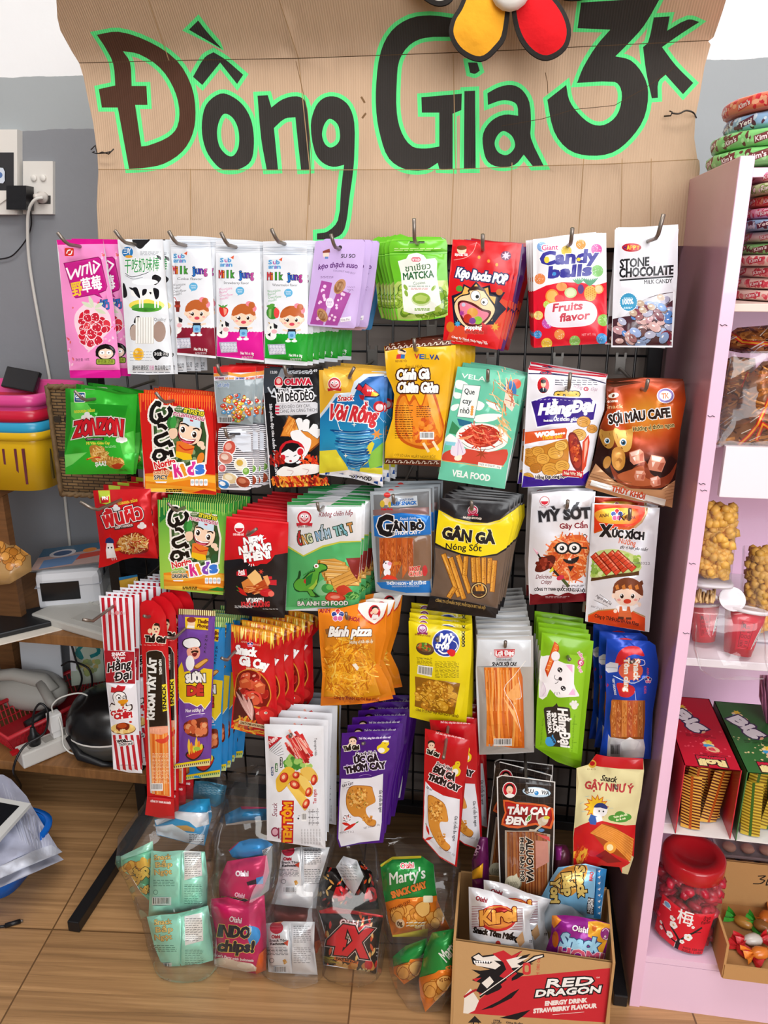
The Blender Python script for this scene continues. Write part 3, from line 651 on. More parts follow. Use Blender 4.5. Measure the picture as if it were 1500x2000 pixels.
A.P('17171a',940,1060,985,1036,1030,1060,1068,1070,1064,1100,1020,1098,975,1130,942,1100,sm=3);A.X('fff','净含量: 20克',948,1090,1064,1088,24);A.para('9aa0a8',745,1045,930,1140,4,4,0,4)
A.X('2c3036','潮州市潮安区',765,1210,902,1210,32,b=.5);A.X('d04aa0','领泰',905,1210,948,1210,32);A.X('2c3036','食品有限公司',952,1210,1085,1210,32,b=.5);A.para('6a7078',770,1222,1080,1236,1,5)
hang('milk_stick_sachet','white milk stick sachet with a black and white cow',A,(800,150),n=6,sx=.0075,step=.012,Y=1.17,bulge=.005,jr=1,cat_='candy packet',side=-.012)
def milk(ox,oy,outline,base,flav,fl,fruit,lab,n,sx,hole,Y):
 A=Art(380+ox,440+oy,Q);A.P('e9ecf3',*outline)
 xs=outline[0::2];ys=outline[1::2]
 yb=890
 zig=[(150+i*14,yb+(i%2)*9-((i*3)%7))for i in range(36)]
 A.P(base,zig+[(640,1110),(640,1135),(150,1092)])
 for i in range(7):A.R('cfd5de',120,138+i*14,640,143+i*14)
 for x,y,c,t in((215,308,'3a8fd0','S'),(252,308,'d24aa0','u'),(280,308,'3a8fd0','b'),(215,345,'3a8fd0','a'),(240,345,'3a8fd0','n'),(262,345,'7a50b8','a'),(288,345,'3a8fd0','n')):A.X(c,t,x,y,x+26,y,34,out=('bfe0f4',3.5),b=1.2)
 A.P('e2603a',300,270,330,252,325,285)
 for i,(t,c)in enumerate(zip('Milk jung',('d8303a','e8842a','3f9a3a','4aa03a','','2a6fc0','3a58b8','6a3aa8','c23a98'))):
  if t!=' ':x=205+i*33;A.X(c,t,x,440+(i>4)*2,x+(10 if t in 'il' else 26),440,64,out=('1c1a28',3),b=1.8)
 A.X('343438',flav+' flavor',245,492,455,494,22)
 for i,t in enumerate(('Wounjjsine','flavor','Overflow','mouth!')):A.X(fl,t,205+i*3,548+i*26,205+i*3+(110 if i%2==0 else 70),536+i*26,22)
 A.E('62b4e0',380,548,36,34);A.P('62b4e0',365,570,360,590,385,578);A.X('fff','Sweet',358,545,402,545,14);A.X('fff','taste',360,562,400,562,12)
 fruit(A)
 face(A,410,760,92,hair='bf6430',bun='ef8a9c')
 A.N('2b1a14',5,345,768,372,790,sm=2)
 A.R('222430',372,852,445,900,10);A.R('86c3ea',378,872,440,932,10);A.E('5a98d0',408,905,16,14)
 for s,x in((-1,372),(1,445)):A.N('fbd8bf',14,x,866,x+s*36,858)
 for x in(380,432):A.R('fbd8bf',x-9,930,x+9,952);A.E('fff',x-2,952,24,11)
 A.E('fbfbf8',245,850,44,46);A.E('fbfbf8',235,905,46,40);A.P('22222a',255,800,290,822,285,850,258,840);A.P('22222a',205,900,232,880,230,915);A.E('f4b8c0',262,872,24,18);A.E('222',232,838,7,12);A.E('222',268,840,6,10);A.N('caa24a',8,222,806,216,796)
 A.P('b8b8cc',205,980,352,975,360,1062,222,1068)
 for j in range(3):
  for i in range(5):A.E('dcdce8',232+i*26+(j%2)*8,1000+j*24,12)
 A.X('fff','Net Wt ± 14g',385,1080,495,1086,22,b=.8);A.para('f0d8e8',395,1092,490,1112,2,5)
 o=hang('milk_candy_sachet',lab,A,hole,n=n,sx=sx,step=.012,Y=Y,bulge=.005,m=GLOSS,jr=1,cat_='candy packet',side=-.008)
def f_coke(A):A.P('7a2a20',225,670,270,670,262,760,236,760);A.R('b04030',222,700,272,720);A.N('c04038',5,240,670,225,640,215,640)
def f_straw(A):
 A.P('e0342e',205,690,240,680,280,700,276,740,245,768,215,740,sm=3);A.P('f2a08a',240,690,272,704,266,740,248,756)
 for a in(-40,0,40):A.drop('4f9a3a',(238,690),(238+a,664),14)
def f_water(A):
 A.E('3f8a34',248,715,52,56);A.P('8cc06a',215,690,240,670,235,760,215,750);A.E('e84a4a',282,715,24,46);A.N('f4f0e0',4,275,665,308,700,300,750,sm=3)
 for p in((220,660),(245,650),(232,672)):A.E('57a03c',p[0],p[1],22,12)
milk(-91,-8,[183,128,340,128,521,138,545,600,570,1148,395,1132,243,1118,215,640],'8a1c34','Coke','6a6a70',f_coke,'white and maroon coke flavour milk candy sachet',4,.006,(320,190),1.17)
milk(0,0,[178,130,340,128,545,140,560,600,582,1146,400,1128,185,1098,182,600],'e01e98','Strawberry','e07ab0',f_straw,'white and hot pink strawberry milk candy sachet',3,.008,(352,170),1.17)
milk(94.5,4,[168,118,340,112,535,128,545,600,540,1158,360,1150,182,1140,175,600],'1fa02e','Watermelon','58a868',f_water,'white and green watermelon milk candy sachet',8,.0075,(355,125),1.17)
def suso(base,band,lab,hole_,n,sx,Y,off=(0,0)):
 A=Art(380+off[0],440+off[1],Q)
 A.P(base,1010,150,1022,133,1040,128,1405,118,1425,125,1430,142,1395,500,1350,845,1335,862,1180,856,960,838,942,822,958,600)
 A.E('f3d8c8',1100,245,26,30);A.P('8a3a2a',1075,215,1130,195,1135,228,1072,232);A.R('5a80c0',1090,262,1118,280)
 A.X('2c2438','SU SO',1225,272,1345,272,32,b=1,sh=.1);A.X('5e2478','kẹo thạch suso',1035,372,1362,362,44,b=1.5,sh=.2,arc=16);A.X('6a5a88','COCONUT AND JELLY',1160,386,1345,412,15,arc=4)
 A.P(band,1062,462,1152,482,1075,836,966,826);A.P(band,1200,535,1308,572,1196,840,1090,836)
 r=random.Random(4)
 for i in range(22):
  t=r.random();x=1100-t*80+r.uniform(-26,26)if i%2 else 1250-t*110+r.uniform(-28,28);A.E('f2cdea',x,490+t*320 if i%2 else 570+t*240,r.uniform(7,15),r.uniform(9,18),20,7)
 for x,y,a,s in((1215,512,-60,1),(1070,752,60,.9)):
  A.E('b9855a',x,y,68*s,44*s,a);A.E('8c5c36',x-6,y+4,52*s,30*s,a)
  for k in range(5):A.N('d8b48c',3,x-30+k*12,y-26,x-18+k*12,y+28)
 A.E('efe4f4',1132,650,34,44);A.para('b088c0',1110,632,1155,672,4,4);A.para('7a5a90',1055,425,1160,445,2,4,-.2);A.para('7a5a90',1280,500,1345,545,2,4,.6);A.N('7a5a90',3,1286,568,1304,540)
 A.P('f7f2f8',1220,776,1310,762,1306,800,1222,812);A.X('4a3060','Chat May',1228,802,1300,792,18)
 A.E('2a2228',1218,185,17)
 return hang('jelly_candy_pouch',lab,A,hole_,n=n,sx=sx,step=.016,Y=Y,bulge=.004,jr=2,m=MATTE,cat_='candy packet',hk=off==(0,0),side=-.004,backcol=base)
suso('cbb0e4','a8489c','lilac coconut jelly candy pouch with rounded corners',(1218,185),3,.008,1.17)
suso('f0b8c8','d0607a','pale pink jelly candy pouch behind the lilac ones',(1218,185),2,.011,1.225,(14,4))
suso('3f92cc','2a6aa8','blue jelly candy pouch behind the pink ones',(1218,185),2,.014,1.27,(22,4))
A=Art(700,440,Q)
A.P('6fc62c',258,180,270,135,305,90,350,72,420,98,560,95,690,98,730,112,745,160,742,300,748,480,768,700,760,762,600,790,420,800,330,795,305,690,300,480,262,300)
A.R('8edc4a',262,120,742,130);A.para('cdf09a',300,185,700,215,2,5,-.02);A.N('55a81e',5,262,230,742,215);A.N('55a81e',5,262,250,742,236);A.N('a4e468',3,262,240,742,226)
A.cur='clear_window';A.P('b9d36a',300,500,330,470,745,460,768,700,755,758,500,790,335,790);A.lumps(['7da82a','94b83a','6b9a24','a8c84a','5c861e'],530,640,230,140,80,36,8,edge='4f7a1c',hi='cfe48a');A.cur=None
A.P('f3f7ee',330,300,400,280,420,245,490,230,545,250,570,282,640,275,660,300,655,420,690,640,690,700,600,725,540,742,470,745,420,732,380,720,372,640,355,400)
A.R('e0556e',445,268,520,304,14);A.X('fff','ชาเอ',452,296,512,296,22,b=1)
A.X('3c6a3a','ชาเขียว',395,388,605,362,50,b=.8);A.X('2c6a3a','MATCKA',378,458,632,434,58,b=2.5);A.X('53806a','Cookies',460,500,560,490,26);A.para('6a8a78',420,500,600,515,1,5);A.para('d08a98',440,520,590,538,2,5)
for x,y,a in((400,570,70),(630,525,-50),(395,520,60)):A.E('8fb344',x,y,28,14,a)
A.E('cfe0a8',525,620,82,56);A.E('8fb344',525,612,74,48);A.P('b4cc6a',470,600,520,580,580,600,560,640,480,630);A.P('9db84a',640,690,700,650,720,660,690,720,640,730)
A.para('7fae3a',470,690,600,712,2,8)
A.R('2d4a16',428,132,555,152,6)
hang('matcha_snack_pouch','lime green matcha snack pouch with white label',A,(500,140),n=6,sx=-.008,step=.012,Y=1.17,bulge=.007,jr=3.5,m=GLOSS,ext=.04,tip=.024)
def rocks(base,lab,n,Y,off,sx):
 A=Art(700+off[0],440+off[1],Q)
 A.P(base,790,118,1330,150,1300,400,1235,760,1165,1042,940,1005,705,985,745,620)
 A.N('f4a8a0',5,800,290,900,270,960,220,990,140,sm=4)
 for p in((790,820,980,560,900,980,740,960),(1090,560,1260,640,1180,960,1080,820)):A.P('d8482a',*p)
 A.E('f2d8b8',865,205,40,36);A.E('7a3a1a',865,188,42,20);A.X('fff','BẠN BÈ TÔI',808,255,912,258,20,b=1)
 for x,y in((1010,268),(1158,330),(1230,250),(1090,300)):A.E('f0a030',x,y,12,14)
 A.E('6a2a58',1235,255,44,40);A.star('f0c0d0',1235,255,40,18,7)
 A.P('1b1a30',780,590,860,560,880,490,940,520,985,470,1030,520,1100,500,1110,560,1230,560,1180,640,1240,700,1190,750,1130,830,800,840)
 A.P('f2b45a',800,610,870,570,890,510,945,540,985,490,1025,540,1085,520,1095,590,1150,600,1120,800,830,800)
 A.P('1b1a20',800,650,850,590,920,570,915,545,960,515,1040,525,1075,570,1110,620,1150,680,1140,750,1085,830,1000,860,900,860,835,800,800,720,sm=3)
 A.P('f5cfa0',808,655,852,600,930,580,930,550,965,528,1030,535,1065,575,1100,630,1140,690,1130,745,1075,820,1000,850,905,850,842,795,810,720,sm=3)
 A.P('5a1418',830,660,870,628,960,650,1040,700,1110,720,1090,780,1020,840,920,845,860,780,sm=3);A.P('e87a90',845,670,880,645,950,668,1030,715,1090,735,1070,780,1010,820,930,825,875,770,sm=3)
 A.P('3a1a10',915,550,960,510,1040,522,1070,560,1000,540,sm=2)
 A.E('222',980,590,42,46);A.E('fff',980,590,38,42);A.E('333',995,598,15);A.E('222',1055,640,32,34);A.E('fff',1055,640,28,30);A.E('333',1048,645,11)
 A.E('d89a40',955,730,46,40);A.E('c0301e',915,780,36,38);A.E('8cc03a',1000,795,38,34);A.E('7a3a90',955,800,28,26);A.E('c0c0d8',880,665,16);A.star('a03a90',865,735,28,14,8);A.star('3fa0d0',830,825,28,14,8);A.E('4f9a3a',845,530,28,26);A.E('c87028',1180,560,28,26);A.E('d07a20',770,850,34,44);A.star('d8a030',1145,850,40,18,7)
 A.P('c81e20',1030,810,1080,840,1080,910,1045,912)
 A.X('fff','Kẹo Rocks POP',815,430,1235,492,78,out=('fff',2),b=3,sh=.12,out2=('2a3060',12))
 A.X('fff','popping',892,868,1030,874,34,b=2);A.X('2a1416','TRONG MIỆNG HÌNH',888,905,1046,910,22,out=('d84a40',4));A.X('fff','Công Ty Thành Thủy Ngày Tết',780,940,1080,1000,17,b=.7);A.para('ffd0c8',780,958,1075,972,1,4,.2)
 hang('popping_candy_packet',lab,A,(1045,190),n=n,sx=sx,step=.014,Y=Y,bulge=.005,jr=2,cat_='candy packet',hk=off==(0,0),backcol=base)
rocks('d8181f','red popping candy packet with a shouting cartoon face',2,1.17,(0,0),.006)
rocks('5a1c6c','purple popping candy packet behind the red ones',2,1.21,(12,2),.008)
rocks('a8141c','dark red popping candy packet rearmost behind the purple ones',2,1.25,(22,0),.008)
A=Art(1020,420,Q)
A.P('f3f1f6',90,202,400,170,703,150,706,600,708,1075,400,1090,98,1112,92,600)
A.P('df1830',92,640,200,590,330,562,500,566,620,590,712,560,712,1080,95,1115)
for x,y,c,rr in((490,245,'ee9a52',42),(622,288,'d860a8',46),(370,300,'f2d45a',44),(628,468,'8ccb7c',50),(148,535,'e98a50',46),(165,265,'7fa8dc',42),(680,880,'8fc45a',50),(210,905,'c858b0',46),(312,1000,'e8924a',44),(440,1055,'8cc060',46),(665,1035,'4a9ad8',46),(135,840,'f2d27a',38),(205,1075,'f0c84a',46),(130,1000,'3f8fd0',34),(640,620,'f0a860',40),(210,750,'b8cc50',34)):
 A.E(c,x,y,rr)
 r=random.Random(x)
 for i in range(14):a,q=r.uniform(0,6.28),rr*.85*math.sqrt(r.random());A.E('fff8',x+q*math.cos(a),y+q*math.sin(a),2.6,None,0,5)
A.X('e8307a','Giant',165,296,300,288,44,out=('fff',7),b=1)
A.X('3d3a9c','Candy',150,415,625,390,105,out=('fff',6),b=9,sh=.16);A.X('3d3a9c','balls',222,525,572,500,90,out=('fff',6),b=9,sh=.16);A.E('f6d84a',205,375,22,28);A.E('f6d84a',472,372,16);A.E('4a9ae0',268,492,16)
A.E('f0b14a',570,655,52,66)
for i in range(5):
 for j in range(6):A.E('c8802a',535+i*18,605+j*20+(i%2)*10,5)
for a in range(-70,80,20):A.drop('4f9a70',(565,595),(565+a,530-abs(a)*.1),16)
for a in range(-50,60,20):A.drop('5aa878',(470,580),(470+a,520+abs(a)*.3),14)
A.E('ef8f3a',250,680,56,60);A.E('f7b560',250,680,44,48);A.E('5a3a80',490,620,26,40);A.E('c8dca0',405,650,52,44);A.E('dfe8c0',405,650,38,32);A.E('e04a4a',310,700,40,34);A.E('f0a060',330,600,46,36);A.E('f6cfa0',640,620,30)
A.P('e9e2ec',190,800,230,740,400,720,560,725,620,780,620,860,560,920,400,940,260,935,195,880,sm=4)
A.X('c43a4e','Fruits',255,810,500,788,66,out=('fff',3),b=4,sh=.22);A.X('c43a4e','flavor',312,892,560,868,66,out=('fff',3),b=4,sh=.22)
A.X('f4b0b8','NET WT: 18g',500,1012,615,1006,20)
hang('candy_ball_bag','white and red bag of fruit flavoured candy balls',A,(382,245),n=4,sx=-.003,step=.014,Y=1.17,bulge=.008,cat_='candy packet',ext=.05,tip=.014)
A=Art(1020,420,Q)
A.P('e9eaf2',775,122,1000,100,1305,78,1300,500,1258,1108,1000,1108,745,1106,762,600)
A.E('c81e2c',915,272,82,37);A.E('8c1420',915,272,76,32);A.E('d8242e',915,270,72,29)
for i,(t,c)in enumerate(zip('HAPPY',('3a2a6a','f2d84a','e8a83a','f2d84a','f0b848'))):A.X(c,t,850+i*27,288,872+i*27,288,34,b=2)
A.X('1e1e22','STONE',818,445,1060,422,72,b=3.5,sh=.12);A.X('1e1e22','CHOCOLATE',814,522,1262,494,74,b=4,sh=.1);A.P('1e1e22',815,540,1265,508,1265,522,815,552);A.X('1e1e22','MILK CANDY',1022,578,1255,566,34,b=1.2)
A.cur='clear_window'
A.P('4a2a34',757,870,850,850,960,740,1060,690,1150,660,1282,640,1262,1094,756,1092);A.P('dcdce4',850,850,940,760,1040,700,1150,668,1278,645,1278,700,1100,820)
r=random.Random(12)
for i in range(75):
 x,y=r.uniform(770,1265),r.uniform(700,1085)
 if y<860-(x-800)*.45:continue
 c=r.choice(['a8a6be','7a2c3c','8a3a48','5a8cd0','9ab0dc','c89aa0','b8bcd4','6c4a4a','8fa8d0','a06a6c','d8b0ac']);a,s=r.uniform(-60,60),r.uniform(.7,1.2)
 A.E('2e1a24',x+3,y+4,50*s,34*s,a,10);A.E(c,x,y,48*s,32*s,a,12);A.E('ffffff',x-10*s,y-10*s,13*s,6*s,a,7)
for x,y in((990,740),(1010,795),(930,820),(1160,690),(1080,770)):A.E('c8b098',x,y,34,27,20);A.E('efe2d0',x-6,y-8,14,8)
A.cur=None
A.E('fff',890,728,76,80);A.E('3f9cc8',890,728,70,74);A.star('3f9cc8',890,728,76,68,24);A.X('fff','100%',842,748,930,742,42,b=2);A.para('d0ecf6',850,686,930,704,2,6);A.para('d0ecf6',850,765,930,782,2,6)
A.X('2a2228','NET WT: 15g',800,1034,940,1028,24)
A.P('f2f2f8',752,1094,1262,1094,1258,1110,744,1110);A.P('f2f2f8',1262,640,1288,640,1262,1108,1250,1108)
hang('chocolate_bag','white stone chocolate milk candy bag with pebble sweets',A,(1047,205),n=4,sx=.003,step=.014,Y=1.17,bulge=.007,jr=3.5,cat_='candy packet',ext=.055,tip=.024,side=.006)
A=Art(100,720,Q)
A.P(bands((740,'2fb02c'),(830,'2da82a'),(930,'35b830')),118,165,400,178,722,212,706,500,700,700,690,885,560,880,330,885,120,885,112,720,125,400)
A.P('5fce4e',160,280,380,290,250,470,170,400);A.P('1f8a20',118,165,160,170,168,500,118,720);A.P('57c84a',560,560,690,520,700,700,600,720);A.P('1f9422',300,290,640,310,620,400,400,430);A.P('79d866',110,720,300,700,180,800,115,830)
A.R('e8e4d0',190,196,286,284,10);A.R('1d4f8a',196,202,280,278,8);A.X('fff','CURO',204,244,274,244,26,b=2);A.X('d8d0a0','FOODS',210,268,270,268,16)
A.X('e0d83a','กรอบและ อร่อย',192,372,365,360,26,b=1)
for x,y in((300,400),(590,590)):
 for dx,dy in((-26,8),(0,-18),(24,6),(0,14)):A.E('f0f2f0',x+dx,y+dy,24,20)
A.X('d81c2c','ZONZON',190,575,590,560,128,out=('1c1416',5),b=9,sh=.12,arc=22,out2=('f4e0e0',13));A.P('2c2024',285,582,440,575,440,600,290,604);A.X('d8d0d0','CRISPY NOODLES',296,598,430,594,14)
A.X('e8e04a','Mì Viên Giòn Cay',296,636,490,632,22,b=1);A.X('bfe6b4','4x LEVEL',450,664,545,660,18)
A.P('b47a34',325,650,380,640,440,680,500,740,590,750,610,800,570,840,500,830,440,790,350,780,325,700,sm=4)
A.sticks(['e0b868','c8923e','d8a850','f0cc84','b27c30'],400,720,66,62,70,40,8,30,80,2,.7);A.sticks(['e0b868','c8923e','d8a850','b27c30'],535,785,66,38,50,36,8,20,80,5,.7);A.P('b03a1c',500,810,560,790,600,800,575,840,530,838)
A.N('c83a20',14,300,760,360,740,410,745,sm=3);A.N('e8b83a',8,310,752,380,732);A.X('f4f4f0','ŞÄÄİ',370,815,460,812,30,b=2);A.X('1e5a1c','NW: 17g',570,858,630,856,16)
hang('crispy_noodle_bag','green glossy crispy noodle bag with red bubble lettering',A,(385,240),n=3,sx=.008,Y=1.17,step=.02,bulge=.011,wr=.003,m=FOIL,jr=4,side=-.014,backcol='2f9a2c')
def norita(x,y,k,outline,spicy,lab,hole,n):
 A=Art(x,y,k);O=outline
 A.P('e03a1c' if spicy else bands((985,'3a9a3a'),(1060,'8cc84a'),(1150,'a8d050')),*O)
 if spicy:A.P('cf1c18',742,260,1352,280,1378,900,780,900)
 else:A.P(radial(1200,1080,1000,'1f7a34','1f7a34'),742,205,1352,235,1362,330,1240,300,1000,290,850,330,752,420)
 r=random.Random(2)
 for i in range(30):xx=745+i*20.5;A.P('f07a2c' if spicy else 'b8d86a',xx,208+i*.7,xx+8,208+i*.7,xx+8,r.uniform(270,370),xx,r.uniform(270,370))
 A.P('ef8a1e',785,880,1000,860,1376,890,1384,1056,790,1030);A.P('f6b53a',785,900,1000,910,1200,880,1378,900,1378,960,1150,930,960,960,788,940);A.P('f2a02c',790,960,1060,980,1380,1010,1382,1040,1100,1010,790,1000);A.P('c8281c' if spicy else '2f8a34',1180,1040,1280,1010,1380,1030,1384,1056);A.P('f6c64a',790,1000,1010,1000,1180,1044,795,1030)
 A.P('efe6d8',832,330,920,300,1275,345,1318,560,1300,800,1000,860,850,760)
 A.P('35502a',850,350,940,320,1260,360,1300,560,1285,780,1000,845,870,740);A.lumps(['3f5a34','5a7648','2c4426','6b8456','4a6a3c','87a070'],1075,580,200,250,110,24,6)
 for p in((880,290,845,340,840,420,890,450,920,400),(880,285,905,290,900,310),(905,380,930,430,985,400,1000,350,985,330),(990,360,1010,352),(900,480,930,478,960,500),(970,540,930,560,880,580,880,620,920,640,990,610),(880,690,860,740,900,770,950,740,930,690,890,690),(950,700,980,710),(1000,690,1010,730),(990,640,1010,632)):A.N('f6f2ea',62,*p,sm=3)
 for p in((880,290,845,340,840,420,890,450,920,400),(880,285,905,290,900,310),(905,380,930,430,985,400,1000,350,985,330),(990,360,1010,352),(900,480,930,478,960,500),(970,540,930,560,880,580,880,620,920,640,990,610),(880,690,860,740,900,770,950,740,930,690,890,690),(950,700,980,710),(1000,690,1010,730),(990,640,1010,632)):A.N('16120f',34,*p,sm=3)
 A.X('e8d83a','สาหร่าย',1108,362,1272,398,42,out=('2f4a1c',5),b=2);A.X('b01c6a','ทะเลอบกรอบ',1022,390,1278,440,36,out=('f4e8e0',4),b=1.5);A.para('d8d8c8',1040,315,1110,345,2,6)
 A.drop('2f7a34',(1000,400),(985,500),50);A.drop('3f9a44',(1030,390),(1015,510),56)
 A.P('f6d2b4',985,520,1010,500,1050,505,1055,560,1020,590,990,570,sm=3)
 A.P('2a1a14',1078,440,1140,450,1255,485,1262,560,1225,630,1150,645,1080,610,1058,540,sm=3);A.P('f8d6ba',1084,448,1140,458,1248,490,1254,560,1220,622,1150,636,1086,604,1066,540,sm=3)
 A.P('cfe2f0',1105,420,1115,402,1250,440,1246,500,1100,462);A.P('c83a4a',1160,425,1190,430,1186,446,1162,440)
 A.N('2a1a14',12,1085,460,1120,462,1150,480,sm=3);A.N('2a1a14',12,1190,505,1220,500,1240,515,sm=3)
 for ex,ey in((1100,508),(1196,550)):A.E('fff',ex,ey,25,31);A.E('2a1a14',ex+2,ey+3,18,25);A.E('fff',ex-4,ey-6,7)
 A.P('8a1c2c',1062,530,1100,575,1150,592,1210,592,1180,628,1130,626,1082,596,sm=3);A.P('fff',1068,538,1100,578,1150,595,1205,596,1190,605,1130,602,1085,580);A.P('e4607a',1090,595,1140,610,1180,612,1160,628,1110,620)
 A.P('e8792c',1050,610,1080,605,1200,650,1180,720,1100,730,1045,690);A.P('f2c21e',1045,690,1170,715,1180,760,1110,765,1040,735);A.N('c8281c',10,1070,640,1120,680,1190,670,sm=3)
 A.E('f8d6ba',1250,630,30,24);A.E('2f5a34' if not spicy else 'e8862c',1250,750,28,50,20);A.E('f8d6ba',1270,660,20)
 A.X('d81c24','Norita',870,838,1045,798,56,out=('f6efe4',8),b=3)
 for t,c,xa,ya in(('K','e2308c',1040,905),('i','f0a02c',1118,892),('d','e23a9c' if spicy else '8a4ab8',1150,890),('s','3a7ad8',1218,880)):A.X(c,t,xa,ya,xa+(62 if t!='i' else 18),ya-8,100,out=('fff',12),b=9)
 A.X('c85a1c' if spicy else '3f8a2c','รสสไปซี่' if spicy else 'รสออริจินัล',858,885,985,880,26,out=('f6e8c0',3),b=1);A.X('1d1a18','SPICY' if spicy else 'ORIGINAL',862,928,975 if spicy else 1010,924,34,out=('f6ecd8',3),b=1.5);A.P('fff',870,945,970,945,960,958,880,958)
 for i in range(4):A.R('fff',1166+i*37,924,1198+i*37,980,8);A.E('c8d4dc',1182+i*37,950,13)
 A.para('4a3a1c',960,1000,1100,1030,2,9)
 return hang('seaweed_packet',lab,A,hole,n=n,sx=.0035,Y=1.17,step=.012,bulge=.004,wr=.0008,m=GLOSS,jr=2,side=-.012,seal=4)
norita(100,720,Q,[730,205,1040,212,1345,226,1364,640,1382,1056,1080,1042,785,1030,760,620],True,'orange red kids seaweed packet with smiling chef boy',(1035,255),5)
A=Art(400,680,Q)
A.cur=None
A.P('d8d8dc',70,155,250,152,430,155,420,400,402,640,260,632,108,625,85,400)
A.cur='clear_window';A.P('9aa8ae',80,272,425,262,402,640,108,625);A.cur='gummy_sweets'
A.lumps(['e8c83a','e8862c','d83a2c','f0ece0','e8b02c','d8542c','5a9ac8','6aa84a','f2d860'],265,500,135,110,90,17,4,edge='7a5a30',hi='fff8');A.cur='header_card'
A.P('cf1f20',70,152,430,152,428,200,75,210);A.P('f2a24a',72,215,200,200,300,220,428,195,427,230,300,245,200,225,74,240,sm=2);A.P('ece4f0',74,238,200,228,300,246,427,230,425,262,80,272)
for i in range(4):A.X(('8a2c58','e8a02c','3a4a9c','d85a2c')[i],'Soft Gummy',84+i*86,262,160+i*86,258,20,b=1,sh=.2)
A.cur=None;A.X('7a90b8','Soft Candy',105,325,205,320,34,out=('c8d4e0',3),b=1);A.bar(108,575,228,630,3,'c8ccd0')
hang('gummy_sweet_bag','small clear bag of colourful gummy sweets with red header',A,(190,200),n=5,sx=.008,Y=1.17,step=.013,bulge=.008,wr=.002,m=GLOSS,jr=2,backcol='b8c0c4')
A=Art(400,680,Q);st=[112,700,120,672,145,662,370,652,392,662,402,690,402,900,398,1150,385,1178,350,1190,140,1182,116,1160,108,900]
A.P('eceaf0',*st);A.stripes('2e2c36',108,655,404,660,0+1,.001)
for i in range(30):A.P('2e2c36',106,668+i*17,405,662+i*17,405,669+i*17,106,676+i*17)
A.P('dfe4ee',200,690,300,680,385,720,390,860,320,870,240,800)
for x,y,rx,ry,c,c2 in((205,835,50,62,'d85a4a','f0b0a0'),(175,920,58,48,'d88a78','f4d8c8'),(300,970,52,52,'f0ead8','d8b04a'),(145,1005,30,30,'e06a6a','f09a9a'),(345,1030,28,30,'7ab04a','a8cc78'),(210,1090,62,42,'e8d0a0','f4ead0'),(320,1120,60,44,'a8482c','c87a5a'),(155,1140,50,34,'3f8ad0','fff')):A.E('fff',x,y,rx+6,ry+6);A.E(c,x,y,rx,ry,20);A.E(c2,x-rx*.15,y-ry*.2,rx*.55,ry*.5,20)
A.R('3a3a40',205,708,300,728,8)
hang('sushi_gummy_card','black and white striped gummy card printed with sushi',A,(250,718),n=6,sx=.007,Y=1.17,step=.012,bulge=.006,m=GLOSS,jr=1.5,grp='striped gummy cards')
A=Art(400,680,Q)
A.P('151417',475,165,720,168,975,172,1010,650,1060,1148,800,1160,545,1168,510,660)
A.P('f0f0f4',475,160,482,160,552,1168,545,1170);A.P('9aa4b0',485,170,700,170,640,300,500,330);A.P('3a4048',485,165,640,168,560,360,495,380);A.para('c8ccd4',660,185,900,215,3,8,-.1,5);A.X('e8e8ec','12:00',550,212,606,212,22,b=1);A.X('d8d8dc','7.49',880,200,942,198,22,b=1)
A.E('f4e4e4',618,285,38,48);A.E('c02030',618,285,35,45);A.E('e8b8b0',618,275,20,24);A.P('f0d0cc',590,310,646,310,640,326,596,326)
A.X('c8203a','OLIWA',672,306,890,302,48,out=('f6e8ea',5),b=5)
for p in((530,330,560,380,580,340,600,400),(600,330,680,345,720,330),(720,350,790,340,850,350,900,330),(560,400,640,410,700,350,780,380,860,370,930,400)):A.N('d4dae2',14,*p,sm=2)
A.X('2c2a30','snack',620,362,705,356,26,out=('e8e8ee',4),b=1);A.X('151417','MÌ DẺO DẺO',612,450,910,430,66,out=('f4f4f8',9),b=3)
A.P('d4d4da',590,470,605,458,925,450,945,462,944,540,890,555,850,578,858,556,605,562,590,550)
for i in range(3):A.R('c8304a',588,480+i*27,625,496+i*27,6)
A.X('2c2a30','DẺO DẺO CAY CAY,',628,506,885,494,27);A.X('2c2a30','CÀNG ĂN CÀNG THÍCH!',628,542,942,528,27)
A.X('e8e8ec','Sản phẩm đạt tiêu chuẩn iso 22000:2018',540,468,592,1075,22,b=.8)
A.P('7a3a14',630,740,700,560,770,600,860,680,965,720,965,800,880,870,850,860,780,740);A.P('dd8a34',638,734,705,568,765,608,855,690,960,728,955,790,870,860,790,742);A.sticks(['c8702a','eea850'],720,660,60,70,22,70,8,-60,15,3)
for p in((790,610,810,670),(850,620,845,680),(920,660,890,700),(950,700,930,730)):A.N('222',62,*p);
for p in((790,610,810,670),(850,620,845,680),(920,660,890,700),(950,700,930,730)):A.N('f2f2f4',52,*p);A.E('f2f2f4',p[0],p[1],28,26)
A.P('f2f2f4',720,700,790,690,850,740,890,770,870,860,800,960,760,950,800,840,730,760,sm=3);A.E('f2f2f4',775,715,40,32)
A.E('c81c28',730,860,108,90);A.E('151417',730,880,92,82);A.E('f2f2f4',715,900,80,64);A.P('151417',640,880,680,800,780,800,830,880,780,850,740,870,700,845,sm=2);A.E('f2f2f4',800,868,36,40);A.E('d02030',800,868,26,30);A.E('f2f2f4',655,915,30,34);A.E('d02030',655,915,20,24);A.N('333',6,680,910,700,908);A.N('333',6,745,905,765,895);A.E('a02028',718,945,12,8)
